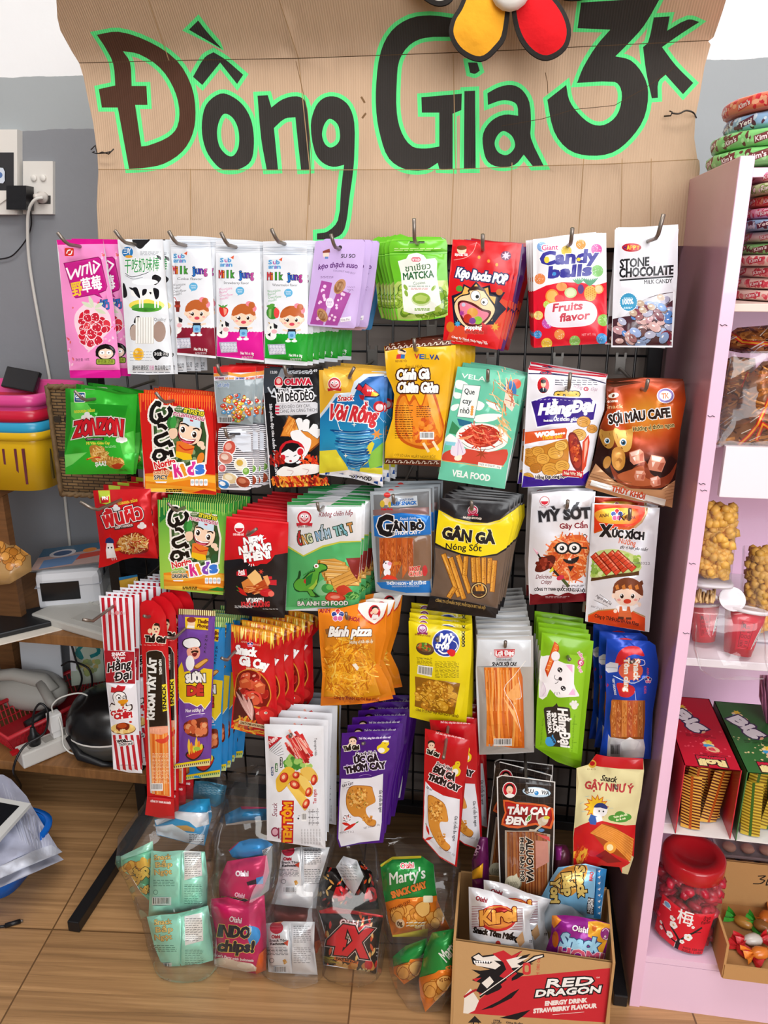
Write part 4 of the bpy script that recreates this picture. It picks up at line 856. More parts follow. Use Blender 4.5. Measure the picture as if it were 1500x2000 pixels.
A.sticks(['e8521c','c8281c','f08a2c','8a1c18','f6b84a'],790,1120,240,46,170,60,14,75,40,6,.6);A.sticks(['c8281c','8a1c18'],600,930,60,50,30,60,12,75,30,9,.6);A.sticks(['c8281c','e8521c'],880,950,90,40,30,60,12,60,40,8,.6)
A.P('f4f0ec',600,1040,660,990,740,1000,830,970,960,980,950,1040,850,1060,720,1070,630,1070,sm=3);A.N('caa',5,690,1020,740,1030,720,1060,sm=3);A.N('caa',5,820,1010,870,1020,850,1050,sm=3)
hang('noodle_snack_packet','tall black spicy noodle snack packet with red headphones cartoon',A,(730,210),n=2,sx=.004,Y=1.185,bulge=.005,m=GLOSS,rise=.01)
A=Art(400,680,Q)
A.P(bands((722,'eab23a'),(800,'e8b02c'),(880,'e8d83a'),(925,'e0d83c')),956,182,1250,190,1502,205,1500,650,1492,1160,1240,1090,958,1056,965,600)
A.P('f2c85a',990,190,1030,240,1100,200,1200,250,1180,330,1100,300,1040,360,1000,330,sm=3)
A.P('d8e4f0',960,560,1030,470,1090,380,1220,370,1250,280,1330,215,1502,212,1502,240,1360,250,1280,330,1262,390,1110,420,1020,530,962,600)
A.P(bands((740,'16549a'),(800,'1a78b8'),(860,'2a9ac8'),(920,'2a78b0')),962,590,1020,520,1100,410,1250,395,1290,300,1370,240,1502,230,1500,1000,1400,1000,1180,1000,1100,850,962,860)
A.P('8ac84a',1360,900,1500,780,1500,980,1380,1010);A.P('e4d83a',962,890,1060,880,1130,900,1200,1000,1120,1050,960,1050);A.P('e4d83a',1380,760,1420,800,1360,960,1300,1000,1320,900)
smile_logo(A,1085,300,52)
for p,c in(((1255,340,1290,290,1330,330,1300,360),'222a58'),((1300,360,1345,290,1400,330,1450,370,1465,400,1430,415,1340,410),'1b1b3a'),((1270,345,1288,300,1322,335,1305,358),'c8202c'),((1308,362,1345,300,1395,335,1448,378,1425,405,1345,400),'d2242e'),((1290,390,1340,395,1330,440,1300,425),'b01c28'),((1400,360,1458,385,1440,402,1390,400),'eebc2c')):A.P(c,*p)
for x in(1365,1385,1405):A.E('bfe0f0',x,355,8,9)
A.X('c8202c','Snack',1112,442,1240,436,46,out=('fff',5),b=2,sh=.2)
A.X('d8303a','Vòi Rồng',1025,590,1430,625,125,out=('fff',8),b=7,sh=.2)
for i in range(16):
 t=i/15;w=150*(1-t)**.8+34;cx=1235+25*math.sin(i*.8)+t*40;y=690+t*340
 A.P(('0f4a86','1f76b4','4aa6d4','17609e')[i%4],cx-w,y,cx-w*.6,y+18,cx+w*.6,y+26,cx+w,y+4,cx+w*.9,y-10,cx,y+6,cx-w*.9,y-10,sm=3);A.N('9ad2ea',3.5,cx-w*.8,y+6,cx,y+18,cx+w*.8,y+6,sm=3)
A.star('e89a4a',1440,720,52,20,6);A.E('c8202c',1460,490,50,48);A.E('f6dce0',1462,495,32,30);A.star('f4f8e8',1250,640,22,6,4);A.star('f4f8e8',1180,900,20,6,4)
A.N('e8f4f8',6,1080,520,1130,680,1150,690);A.N('cfeaf4',3,1330,430,1500,620);A.N('cfeaf4',3,1300,800,1500,740)
A.P('f0f0f4',956,1050,1200,1020,1496,1060,1494,1170,1240,1100,956,1058)
for i in range(9):A.P('1d4a9a',1010+i*58,1040+i*5+(i%2)*40,1045+i*58,1040+i*5+(i%2)*40,1040+i*58,1078+i*5+(i%2)*40,1000+i*58,1076+i*5+(i%2)*40)
A.X('20242c','BA ANH EM FOOD',1030,1090,1395,1110,34,out=('f4f4f8',4),b=2)
hang('corn_snack_packet','blue and yellow whirlwind snack packet with red plane',A,(1215,225),n=6,sx=.0042,Y=1.175,step=.013,bulge=.007,wr=.0025,m=FOIL,jr=1.5,side=.015,tip=.012)
A=Art(720,640,Q)
A.P(bands((680,'edb81c'),(790,'e8ac18'),(900,'f0bc20')),130,155,400,118,690,104,694,300,650,700,602,1165,380,1150,135,1140,140,960,200,760,215,560,190,480,150,400)
A.cur='top_band';A.P('5c2614',130,155,400,118,690,104,692,150,400,160,134,196);A.cur='bottom_band';A.P('5c2614',135,1092,380,1100,606,1110,602,1166,135,1142);A.cur=None
for i in range(11):
 for y0 in(0,1):
  x=165+i*50;y=(172-i*4.6)if not y0 else 1120+i*1.6;A.N('f0e4d0',5,x-20,y+8,x-8,y-12,x+8,y-6,x+2,y+8,x+20,y+4,sm=3)if x<590 or not y0 else 0
A.E('f0d0b0',262,200,20,22);A.E('f0d0b0',295,205,20,22);A.P('c8303a',235,225,270,220,275,260,230,262);A.P('2a6ab0',270,222,305,225,300,260,268,258);A.P('30221c',245,185,280,178,312,200,305,208);A.X('a8741c','BẠN BÈ TÔI',225,288,318,288,18,b=1)
for i,(t,c)in enumerate(zip('VELVA',('c83a2c','2a5a9c','8a8a3c','2a4a8c','3a3a6c'))):A.X(c,t,385+i*42,258+i*2,420+i*42,259+i*2,38,b=3)
A.X('5c3a14','Snack Hình',305,338,448,338,28,sh=.2)
A.P('c85a14',240,600,300,540,340,620,380,560,440,650,500,470,560,560,600,700,640,860,600,960,480,1020,320,980,240,900,220,760,sm=4);A.P('e88a24',255,620,300,570,340,650,390,600,440,680,500,520,550,600,590,720,620,860,580,940,470,990,330,960,255,880,235,760,sm=4)
A.lumps(['d8641c','e07a20','c8501a','ea9030'],460,860,150,110,60,22,3);A.drop('f4a83a',(480,440),(600,900),60);A.drop('f2a030',(300,620),(360,960),60)
for x,y in((480,1020),(560,1005)):A.N('f2dfb8',22,x-20,y-50,x+20,y+15)
A.para('5a2c10',220,640,370,930,15,6,0,2);A.para('5a2c10',400,650,520,750,6,6,0,7);A.bar(428,872,548,935,5)
A.X('fff','Cánh Gà',235,435,505,425,82,out=('4a2208',11),b=6,sh=.12);A.X('fff','Chiên Giòn',240,540,575,540,82,out=('4a2208',11),b=6,sh=.12)
A.X('5c3a14','CƠ SỞ SẢN XUẤT NGÀY TỐT',215,1075,560,1090,20,arc=-6)
hang('chicken_wing_snack_packet','golden yellow chicken wing snack packet with brown trim',A,(408,170),n=6,sx=.0065,Y=1.16,step=.013,bulge=.008,wr=.003,jr=1.2,backcol='d8a81c',sz=.001)
A=Art(720,640,Q)
A.P('6cc8a8',745,325,1030,352,1312,408,1230,870,1140,1350,860,1310,580,1268,660,800)
A.X('f0faf4','VELA',775,418,975,450,38,b=1)
A.E('e8604a',1235,470,42,42);A.P('3a78b8',1130,520,1160,455,1210,450,1235,500,1230,560,1180,530,sm=3);A.P('f0d8c8',1150,500,1190,520,1230,640,1200,700,1130,640)
for p in((735,440,800,450,850,500,790,520,730,500),(720,540,790,560,770,590,720,590),(700,650,760,640,730,690,690,690),(900,610,970,640,940,690,890,680),(980,620,1060,640,1100,690,1040,680),(890,740,1000,720,1120,730,1040,780,900,790)):A.P('f4faf6',prs(p),sm=3)
A.sticks(['d88a4a','e8b070','b84a30','f2d8b0'],1110,560,110,160,34,130,7,60,40,3,.6)
A.P('f4f8f4',795,475,938,488,885,760,740,745);A.N('50786c',4,795,475,938,488,885,760,740,745,closed=True)
for t,xa,ya,xb in(('Que',800,552,885),('cay',785,632,858),('nhỏ',765,712,840)):A.X('2c3a3c',t,xa,ya,xb,ya+8,46,b=1)
for i in range(4):A.E('e8a04a',868-i*2,665+i*20,12)
A.P('2a6a8a',740,760,870,790,840,830,760,820);A.P('3c8a5a',670,880,700,780,760,840,740,900)
A.P('f6f4ee',730,900,800,820,960,800,1100,840,1165,900,1140,990,1000,1040,850,1020,760,960,sm=4);A.N('5a4a44',4,770,950,850,1005,1000,1020,1120,970,sm=3)
A.P('a83020',790,880,880,820,1000,820,1090,870,1080,950,980,1000,860,980,790,930,sm=3);A.sticks(['d8442c','c83420','e87050','f0a070','b02818'],940,905,140,80,90,110,9,20,60,4,.5);A.sticks(['e8b070','f0d0a0'],1120,850,60,90,26,90,7,60,30,8)
A.P('cf4a38',640,1040,780,1010,1000,1040,1160,1020,1130,1150,1000,1160,800,1130,620,1110,sm=3);A.N('e8a860',6,600,1110,800,1140,1000,1170,1130,1160,sm=4)
A.P('e8dcea',690,1010,720,940,760,930,800,1000,810,1050,750,1080,690,1060,sm=3);A.N('b898c0',4,750,935,745,1075);A.N('b898c0',4,755,940,790,1050);A.P('f2ead0',720,1080,780,1065,770,1110,725,1110,sm=2);A.star('a04020',945,1055,60,16,7);A.P('f4faf6',640,930,680,890,730,920,740,960,650,970,sm=3);A.P('8ccfe0',640,950,730,960,720,990,645,980)
A.P('f4f2ec',918,1125,1115,1155,1108,1185,915,1158);A.X('4a4a48','NET WEIGHT: 32g',928,1150,1100,1176,17)
A.X('f6faf6','VELA FOOD',698,1240,1012,1285,52,b=2.5)
hang('spicy_stick_packet','mint green spicy stick packet with bowl of red sticks',A,(1000,425),n=3,sx=.005,Y=1.165,step=.028,bulge=.004,jr=3,ext=.02,rise=.01)
A=Art(1000,700,Q)
A.P('eceaf2',135,75,460,105,792,145,772,430,730,560,690,760,640,1000,610,1065,340,1075,80,1080,110,560)
A.P('c81c34',135,75,792,145,788,160,133,95);A.P('241c50',132,122,230,124,240,108,300,104,335,120,480,140,640,160,785,205,785,214,640,172,480,152,330,136,132,132);A.X('c81c34','Ốc',240,128,330,132,18,b=1)
portrait(A,262,225,50,68)
A.para('3a3850',360,170,715,222,3,6,.09,4);A.X('b07a98','Hằng',512,246,585,258,30,sh=.2);A.X('b07a98','Đại',655,266,708,276,30,sh=.2);A.E('c83a58',620,256,22,18);A.E('fff',620,256,12,9);A.E('c83a58',624,256,6)
A.X('f2cc5a','crisp',360,322,562,318,58,out=('3a2c18',7),b=6)
A.P('f2f0f8',150,362,300,308,480,320,660,322,712,385,690,520,560,545,330,560,205,585,175,470);A.P('3a1f8a',160,362,300,318,480,330,655,330,705,385,682,512,550,535,330,550,212,572,190,470)
for i in range(14):x=200+i*34;A.N('d8d0f0',4,x,352-i*3 if i<4 else 340+(i-4)*3,x+16,348-i*3 if i<4 else 342+(i-4)*3)
A.X('fff','HằngĐại',225,470,675,440,88,b=8,sh=.28);A.X('fff','Ốc thơm giòn',348,522,550,524,32,b=1.8,sh=.15);A.X('fff','Snack hình',265,528,340,528,16,b=1)
A.P('dd5a2c',100,618,450,580,462,600,450,672,240,690,98,720);A.X('fff','woa....',195,662,440,630,54,b=5,sh=.15);A.X('f0c02c','Thơm quá!',250,682,420,662,30,b=2,sh=.15)
A.P('c8822c',100,800,180,740,260,730,420,680,470,700,470,900,430,960,300,970,240,940,110,890,sm=3)
for x,y,s,c in((140,790,46,'d8963a'),(220,780,50,'dda040'),(165,860,50,'c88630'),(260,840,56,'dda244'),(365,790,66,'e0a848'),(200,920,50,'b87428'),(130,1000,52,'dca848'),(410,730,52,'e8b858'),(600,530,56,'dda24a'),(670,590,44,'d8984a'),(320,930,70,'dda040'),(420,900,60,'e2aa4a'),(560,640,60,'e0b058')):
 A.P('8a5418',[(x+s*1.06*math.cos(t),y+s*.86*math.sin(t))for t in[k*.785 for k in range(8)]],sm=2);A.P(c,[(x+s*math.cos(t),y+s*.8*math.sin(t))for t in[k*.785 for k in range(8)]],sm=2)
 for k in(-1,0,1):A.N('a8702a',4,x-s*.6,y+k*s*.3,x,y+k*s*.3-s*.2,x+s*.6,y+k*s*.25+s*.1,sm=3)
A.P('7a1c14',470,650,520,620,560,680,590,780,600,900,560,960,490,860,sm=3);A.P('a8301c',480,660,518,640,545,700,570,800,580,880,545,920,500,840,sm=3);A.lumps(['c84a24','e87a3a','8a1c14'],530,780,34,110,40,12,6)
A.P('d8482c',590,700,640,640,650,700,620,900,585,960);A.P('f4b8a0',610,700,635,670,630,760,600,880)
A.P('3a1c94',80,1080,88,980,240,1010,420,990,560,1000,660,930,612,1065);A.X('1c1830','Hằng Đại cùng bạn',198,1005,455,992,26,out=('f4f0e8',4),b=1.5,arc=-6);A.X('e8e0c8','Net Wt: 20g',435,972,582,982,26,out=('c8202c',12),b=1.5)
hang('snail_snack_packet','white and purple snail shaped snack packet',A,(455,225),n=4,sx=.002,Y=1.165,step=.016,bulge=.008,wr=.0025,jr=2,ext=.04,tip=.02)
A=Art(1000,700,Q)
def cafe(x,y):t=min(1,math.hypot((x-1265)/75,(y-808)/62)/1.5);a,bq,c=K('f2a83a'),K('c84a14'),K('2c120e');return tuple(p+(q-p)*min(1,t*1.9)for p,q in zip(a,bq))if t<.526 else tuple(p+(q-p)*(t-.526)/.474 for p,q in zip(bq,c))
A.P(cafe,785,222,1100,196,1440,190,1456,350,1410,600,1380,900,1340,1250,960,1180,612,1080,650,960,700,780,740,560,800,420)
A.E('f4f0e4',850,310,44,22,-10);A.E('7a3a1c',848,312,10,16,30);A.X('f4f0e4','COFFEE',800,370,885,364,15,b=1);A.X('e8c08a','Snack',780,422,930,414,32,b=1)
A.E('e8e4f0',1285,312,74,64);A.E('8a7ab8',1285,312,68,58);A.E('f0eef4',1285,312,50,42);A.X('c8602c','TK',1255,335,1312,333,42,b=3);A.X('3a1c14','THỦY KHÔI',1228,392,1350,385,15)
A.X('2c1a14','SỢI MÀU CAFE',815,548,1325,488,76,out=('fff',7),b=5);A.X('4a2c10','Hương vị thơm ngon',1015,610,1358,572,36,out=('f2e4a0',3),b=1.2)
for cx,cy,s,c in((800,680,.8,'b8863a'),(935,690,1,'e8b45a')):
 A.P(c,cx-90*s,cy-60*s,cx-70*s,cy-110*s,cx-30*s,cy-90*s,cx+40*s,cy-95*s,cx+72*s,cy-100*s,cx+75*s,cy-40*s,cx+60*s,cy+60*s,cx+10*s,cy+95*s,cx-50*s,cy+50*s,sm=3);A.E('f4f4f0',cx-5*s,cy+12*s,30*s,32*s);A.E('2a6a90',cx-3*s,cy+14*s,20*s,23*s);A.E('111',cx-2*s,cy+14*s,11*s,13*s);A.E('fff',cx-8*s,cy+6*s,5*s);A.E('5a2c14',cx-20*s,cy+62*s,12*s,7*s);A.N('8a4a1c',4*s,cx-60*s,cy-60*s,cx-50*s,cy-20*s);A.N('8a4a1c',4*s,cx+20*s,cy-70*s,cx+26*s,cy-40*s)
A.P('c88a3a',840,770,900,740,945,800,940,900,890,940,840,890,sm=3);A.lumps(['a86a24','d89a48'],890,850,40,60,10,18,3);A.E('b8803a',795,870,32,54,15)
A.P('8a3a20',820,880,880,960,960,960,1040,900,1120,860,1160,960,1240,1000,1320,960,1380,870,1340,1010,1260,1080,1100,1090,960,1080,860,1010,sm=3);A.P('b8603a',880,980,1000,930,1100,900,1120,1000,1240,1040,1100,1070,960,1050,sm=3)
for x,y,s,a in((1045,825,62,-10),(1210,880,70,18),(1070,980,46,10),(1200,1030,44,-8)):
 c_,s_=math.cos(math.radians(a)),math.sin(math.radians(a));q=lambda u,v:(x+u*s*c_-v*s*s_,y+u*s*s_+v*s*c_)
 A.P('d88a70',q(-.9,-.8),q(.6,-1),q(1,-.5),q(.9,.8),q(-.6,1),q(-1,.4));A.P('f0c8b8',q(-.8,-.7),q(.5,-.9),q(.3,-.3),q(-.7,-.2));A.P('b86048',q(.4,-.2),q(.9,-.4),q(.8,.7),q(.3,.6));A.P('f8e0d4',q(-.6,0),q(-.2,-.1),q(-.3,.6))
A.P('c8946a',640,1000,700,880,780,960,860,1030,1000,1090,1250,1100,1380,1010,1345,1250,960,1180,612,1080)
for i in range(14):y=900+i*24;A.N('8a5a3a',4,640,y+60,800,y+100,1000,y+140)if i<5 else 0
for i in range(6):A.N('9a6844',4,1280,1060+i*26,1372,1040+i*26)
A.P('f4f2ee',668,1018,1000,1110,1290,1182,1275,1240,960,1150,652,1062);A.X('d8502c','THỦY KHÔI',832,1108,1105,1180,44,b=3)
hang('coffee_snack_packet','brown and orange coffee flavour snack packet with kittens',A,(1085,240),n=4,sx=.002,Y=1.155,step=.017,bulge=.012,wr=.004,m=FOIL,jr=1.5,ext=.03,tip=.012,backcol='5a3020')
A=Art(170,930,Q)
A.P('c8141c',50,120,200,112,400,108,534,104,545,400,596,690,400,680,300,700,180,750,96,768,110,600)
A.P('b9cc3c',92,120,190,120,200,245,108,225);A.P('d8242c',110,180,185,168,182,220,120,226);A.X('fff','PN',128,200,172,196,28,b=2)
A.X('e8c83a','กรอบและ อร่อย',260,242,422,212,26,b=1)
for x,y in((240,268),(460,415)):
 for dx,dy in((-20,6),(0,-14),(18,4),(0,12)):A.E('f0eef0',x+dx,y+dy,20,17)
A.X('d8242c','พื้นผิว',150,430,470,352,120,out=('f8ecec',6),b=7,out2=('26181c',12))
A.P('3a2c30',225,425,390,400,388,425,230,452);A.X('e8dcd8','CRISPY NOODLES',236,442,382,416,18,b=1)
A.P('8a2014',240,580,300,500,420,470,500,520,515,620,440,650,300,650,sm=4);A.sticks(['e0b878','c89448','f0d8a8','b87c34','d8a860'],385,565,120,76,170,46,8,20,90,3,.8);A.sticks(['c8281c','a83018'],400,580,90,50,16,30,7,20,90,8)
A.P('f0eef0',165,560,215,555,230,620,245,680,165,690,158,620);A.P('1d2f6a',152,560,158,525,190,510,220,530,228,562);A.P('c8242c',188,488,196,488,200,512,186,512);A.E('222',178,600,7);A.E('222',205,598,7);A.P('e89a2c',225,610,290,590,280,620,240,630);A.X('f0e8e4','ไก่',200,705,250,700,22)
hang('crispy_noodle_bag','red glossy crispy noodle bag with white cartoon figure',A,(318,172),n=5,sx=.008,Y=1.17,step=.018,bulge=.012,wr=.0035,m=FOIL,jr=4,ext=.075,side=-.03,backcol='a8141c')
norita(152.7,932,Q*.91,[730,205,1040,224,1378,249,1362,640,1334,1084,1050,1056,757,1024,742,620],False,'green and yellow kids seaweed packet with smiling chef boy',(990,262),6)
A=Art(420,930,Q)
A.P('18161a',95,335,350,352,615,385,605,800,582,1188,330,1175,82,1150,75,760)
A.P('cf1620',95,335,350,352,615,385,612,640,500,660,470,705,430,735,380,735,350,752,300,752,262,712,220,690,74,706,80,500,sm=0)
A.P('e83a40',95,335,615,385,615,398,95,350)
A.E('f6eaea',203,432,42);A.P('c8182a',165,435,240,435,225,462,203,470,180,462);A.X('f6dada','DƯA HẤU ĐỎ',152,495,240,498,16,b=1)
A.X('fff','NEM',248,580,398,558,62,out=('6a0c14',4),b=6);A.X('fff','NƯỚNG',208,655,468,620,62,out=('6a0c14',4),b=6);A.X('fff','PHÊN!',250,716,462,684,62,out=('6a0c14',4),b=6)
for a in((345,518,355,498),(362,512,380,490),(385,515,405,498),(400,530,425,520),(290,735,282,748),(305,738,302,756),(320,736,326,752)):A.N('fff',6,*a)
A.P('c8182a',180,800,262,778,270,840,180,832);A.X('fff','Red',200,812,246,802,24,b=1);A.X('fff','Chili',196,834,250,826,24,b=1);A.P('c8182a',435,840,475,838,478,862,440,866);A.P('c8182a',450,870,515,868,515,914,455,910)
A.P('d8823c',220,890,300,840,380,870,320,960,245,970);A.P('f0c07a',268,840,335,782,380,830,400,880,330,920,300,880);A.P('b8481c',320,920,400,870,430,830,460,890,440,940,360,950);A.P('e8a060',400,840,440,830,462,895,440,920);A.sticks(['c85a24','e89a5a','a83a18'],340,950,90,30,30,70,9,-15,15,3)
chilli(A,190,930,260,990,26);chilli(A,195,960,270,1000,22);A.E('c81e28',430,975,56,34);A.E('e86a5a',470,985,26,24);A.star('d8402c',385,800,26,8,6)
A.X('f4f4f4','VỊ NGON',265,1062,405,1056,38,b=3);A.X('d03038','KHÓ CƯỠNG',222,1095,455,1090,42,b=3,arc=-3);A.para('d8d8d8',165,1078,330,1102,2,5,.1);A.para('d8d8d8',400,1098,530,1120,1,5,.1)
hang('roll_snack_packet','red and black grilled roll snack packet with white slab lettering',A,(272,445),n=10,sx=.0035,Y=1.15,step=.0165,bulge=.009,wr=.0025,jr=1,side=.03,backcol='a0141c')
A=Art(420,930,Q)
A.P('e4e6ea',605,215,900,216,1228,226,1225,560,1208,850,1205,1132,900,1128,590,1125,605,750)
A.cur='top_band';A.P('3f9c58',605,212,1228,222,1228,245,606,240);A.cur=None;A.P('3f9c58',606,246,1228,252,1228,256,606,250)
A.P('c8cc4a',608,580,740,662,900,580,1050,545,1225,540,1222,552,1050,560,900,600,740,676,606,600);A.P('55b46c',606,596,740,674,900,598,1050,558,1223,550,1206,1132,590,1126)
A.P(radial(645,1150,32,'a8dcae','6cc084'),880,880,960,860,1000,950,900,1000,840,960,sm=4)
smile_logo(A,748,350,60,'c82838');A.X('8a5a60','Bim Bim',695,430,805,428,20,b=1)
A.X('8a2430','Không chiên hấp',868,340,1150,325,40,sh=.3,b=.8)
for i,(t,c)in enumerate(zip('ỐNG NẤM THỊT',('b82e34','d8a05a','cfd8b0','','8ab4d8','b8c8d8','a8c8e0','','8cc8c8','a8d0d8','7ab8c8','c88a4a'))):
 if t!=' ':x=705+i*38;y=580-i*10;A.X(c,t,x,y,x+(36 if t!='Ị' else 14),y-9,74 if t not in 'ỐẤỊ' else 72,out=('20402c',6),b=4)
A.P('e0a04a',860,700,1000,690,1080,720,1110,760,1200,780,1235,830,1200,900,1100,930,960,890,900,840)
for i in range(6):A.N('8a5a1c',40,870+i*14,720+i*34,1080+i*24,740+i*32);A.N(('e2a850','eab868')[i%2],33,872+i*14,720+i*34,1078+i*24,738+i*32);A.E('9a6420',873+i*14,720+i*34,8,15);A.N('f4d498',6,890+i*14,712+i*34,1060+i*24,730+i*32)
for i in range(3):A.N('8a5a1c',40,980+i*10,880+i*30,1240,760+i*38);A.N('e2a850',33,984+i*10,878+i*30,1238,760+i*38)
A.P('8a2c28',1095,688,1225,680,1215,760,1190,870,1140,800)
A.P('1c4a24',655,900,690,850,700,800,715,790,718,830,700,880,740,850,790,800,830,790,820,760,850,732,900,730,940,750,935,790,880,810,870,860,850,920,820,960,880,1010,800,1010,770,970,700,970,665,950,sm=2)
A.P('5cae3c',662,900,700,860,745,860,795,810,840,796,828,766,855,742,898,738,930,756,928,784,872,802,862,860,842,920,806,950,840,1000,800,1004,776,962,710,962,670,940,sm=2);A.P('a8cc4a',780,940,830,900,850,860,855,900,820,950);A.E('c03a34',758,880,16,20);A.P('1f7a34',760,850,820,810,800,900,760,920);A.E('fff',848,752,20,18);A.E('a02c28',846,752,9);A.N('1c4a24',5,890,790,930,780)
for i in range(7):A.P('2f8a3a',735+i*14,835-i*8,745+i*14,815-i*8,752+i*14,830-i*8)
A.E('3f9a4a',940,940,50,40);A.E('6cc05a',960,930,30,22);A.P('a8301c',920,1020,960,970,1040,980,1095,1020,1060,1048,960,1050,sm=3);A.P('e0503c',930,1016,965,980,1035,988,1082,1020,1050,1038,965,1040,sm=3);A.E('f0a08a',1005,1012,40,14);A.P('c8402c',1010,940,1080,910,1150,960,1130,1000,1050,1000,sm=2);A.E('2f7a34',1150,1000,56,34);A.sticks(['5aa84a','8cc86a'],1140,1005,60,30,16,40,7,-20,50,3)
A.X('1c3a24','NET WT: 20g',700,1042,815,1036,15,b=.5)
A.X('f6f8f6','BA ANH EM FOOD',692,1084,1112,1080,36,out=('1c5a34',4),b=2)
for i in range(4):A.N('7cc890',3,592,1096+i*9,1205,1100+i*9)
hang('tube_snack_packet','white and green tube snack packet with small green dinosaur',A,(910,245),n=7,sx=.004,Y=1.155,step=.0175,bulge=.008,wr=.0025,m=FOIL,jr=1.2)
A=Art(700,920,Q)
A.P('aab2b8',98,172,350,160,605,145,612,600,618,1050,400,1040,145,1010,112,600)
A.P('77797c',125,200,590,168,604,960,160,930);A.P('8a6a68',122,325,590,300,592,360,124,370)
A.P('c4ccd4',240,235,280,205,490,205,498,290,330,305,245,300)
A.E('c8302c',240,200,28,22);A.E('f2d0b0',235,255,34,30);A.E('d8b83a',200,275,20,30);A.E('d8b83a',262,280,14,24);A.X('c8242c','Thuận Phong',190,328,285,324,16,b=1.5)
A.X('2a4a7a','QUALITY FOOD',345,250,462,244,16,b=.8);A.X('1f6ab8','BEEF SNACK',275,288,485,278,28,b=2.5,sh=.15)
A.P('1f74c8',124,378,360,350,602,376,608,530,400,548,280,562,134,545)
A.X('f4f8fc','Snack hình',345,412,478,404,24,sh=.3)
A.X('15161c','G',168,540,290,535,165,out=('f4f6f8',8),b=12);A.X('15161c','ÂN BÒ',290,500,548,490,66,out=('f4f6f8',7),b=6);A.X('f8f8f8','- THƠM CAY -',288,535,515,525,26,b=1.8)
A.cur='clear_window';A.P('80604a',172,562,340,556,606,540,612,900,560,915,180,905)
for i,(x,c)in enumerate(((200,'a84a1c'),(246,'b85420'),(292,'c05c24'),(340,'b04e1e'),(388,'c0602a'),(436,'a84c1c'))):A.P(c,x-24,562,x+22,562,x+24,780+(i%3)*50,x-20,900-(i%2)*30);A.sticks(['cf7a3a','8a3814'],x,720,18,150,26,30,4,88,20,i)
A.cur=None
A.E('f2eef4',240,790,36,40);A.E('f0eef2',240,850,28,34);A.P('4a2a3a',210,740,225,760,205,780);A.E('e8a0b8',262,775,18,16);A.P('d83a28',190,905,240,865,310,885,330,910);A.E('2a1a20',230,772,5,7);A.X('c87828','BBQ',300,785,355,780,24,b=2)
A.X('c8202c','HOT',432,838,520,830,34,out=('f0c0a8',3),b=2);A.X('d83a34','CHILI',425,882,530,874,36,out=('f4d8c8',3),b=1.5);A.P('c8242c',540,800,565,790,580,840,560,880,535,860,sm=2)
A.P('1f78cc',150,932,300,925,600,920,612,1018,400,1020,190,980);A.X('e8f2fa','THƠM NGON • BỔ DƯỠNG',235,950,565,946,24,b=1.5,arc=-5);A.X('d8e8f4','DELICIOUS AND NUTRITIOUS',282,972,510,970,13)
hang('beef_snack_packet','silver beef snack packet with blue band and brown strips',A,(320,222),n=4,sx=.005,Y=1.165,step=.018,bulge=.005,wr=.002,m=FOIL,jr=1.5,backcol='a0a8b0')
A=Art(700,920,Q)
A.P('4a4240',680,225,980,240,1268,262,1290,450,1240,640,1215,860,1150,1232,860,1200,568,1162,620,980,640,640,660,420)
A.cur='header';A.P('1d1a1c',682,225,1268,262,1262,330,1180,405,1080,432,960,425,800,390,680,320);A.cur=None
A.P('f2d81c',672,325,800,395,960,430,1080,437,1185,408,1300,330,1308,540,1240,640,1160,690,1020,715,860,690,720,640,640,600);A.P('f4e88a',690,350,840,420,1000,445,1180,425,1250,385,1250,400,1100,455,900,450,760,410)
A.P('1d1a1c',638,598,720,640,860,690,1020,715,1160,692,1245,640,1245,655,1160,705,1020,728,860,704,720,656,638,618)
smile_logo(A,958,330,40,'a81c3c','c87a8a');A.X('e8d8c8','BA ANH EM FOOD',878,394,1030,408,17,b=.8)
A.X('1d1a1c','GÂN',702,560,935,590,90,out=('f4eab0',5),b=8);A.X('1d1a1c','GÀ',985,600,1135,605,86,out=('f4eab0',5),b=8);A.P('1d1a1c',880,480,915,610,900,600);A.X('1d1a1c','Nóng Sốt',730,655,1030,672,52,b=1.5)
A.cur='clear_window'
A.P('6a5648',640,640,720,660,860,706,1020,730,1160,706,1240,660,1210,860,1165,1150,900,1090,600,1040,640,800)
for i,(xa,ya,xb,yb)in enumerate(((715,705,840,1040),(775,735,880,1060),(835,715,930,1010),(900,725,890,860),(960,735,970,920),(1000,735,1010,930),(1050,735,1050,940),(1100,740,1095,930),(760,1050,800,985),(1140,760,1120,1000))):
 A.N('6a3408',46,xa,ya,xb,yb);A.N('c8842a',37,xa,ya,xb,yb);A.N('e0a040',14,xa-8,ya,xb-8,yb)
 r=random.Random(i)
 for k in range(14):t=r.random();A.E('7a4210',xa+(xb-xa)*t+r.uniform(-15,15),ya+(yb-ya)*t,3,None,0,5)
A.cur=None
A.E('2a201c',1010,1000,74,70);A.E('d8b878',1010,1000,66,62);A.E('4a2c18',1010,1000,58,54);A.sticks(['c8842a','e0a040'],1010,985,36,30,8,60,12,85,10);A.R('2a201c',955,1005,1065,1030)
A.P('1a181a',584,1042,900,1092,1165,1152,1152,1232,860,1200,568,1162);A.X('a8884a','CÔNG TY CỔ PHẦN THỰC PHẨM SẠCH BTT HÀ NỘI',645,1092,1060,1158,22,b=.8)
hang('chicken_stick_packet','black and yellow packet with clear window of brown sticks',A,(955,275),n=5,sx=.006,Y=1.155,step=.016,bulge=.008,wr=.003,jr=2,backcol='3a3432')
A=Art(1000,930,Q)
A.P('e8e6ec',168,148,400,125,700,128,660,560,622,1048,400,1060,145,1078,135,760,150,450)
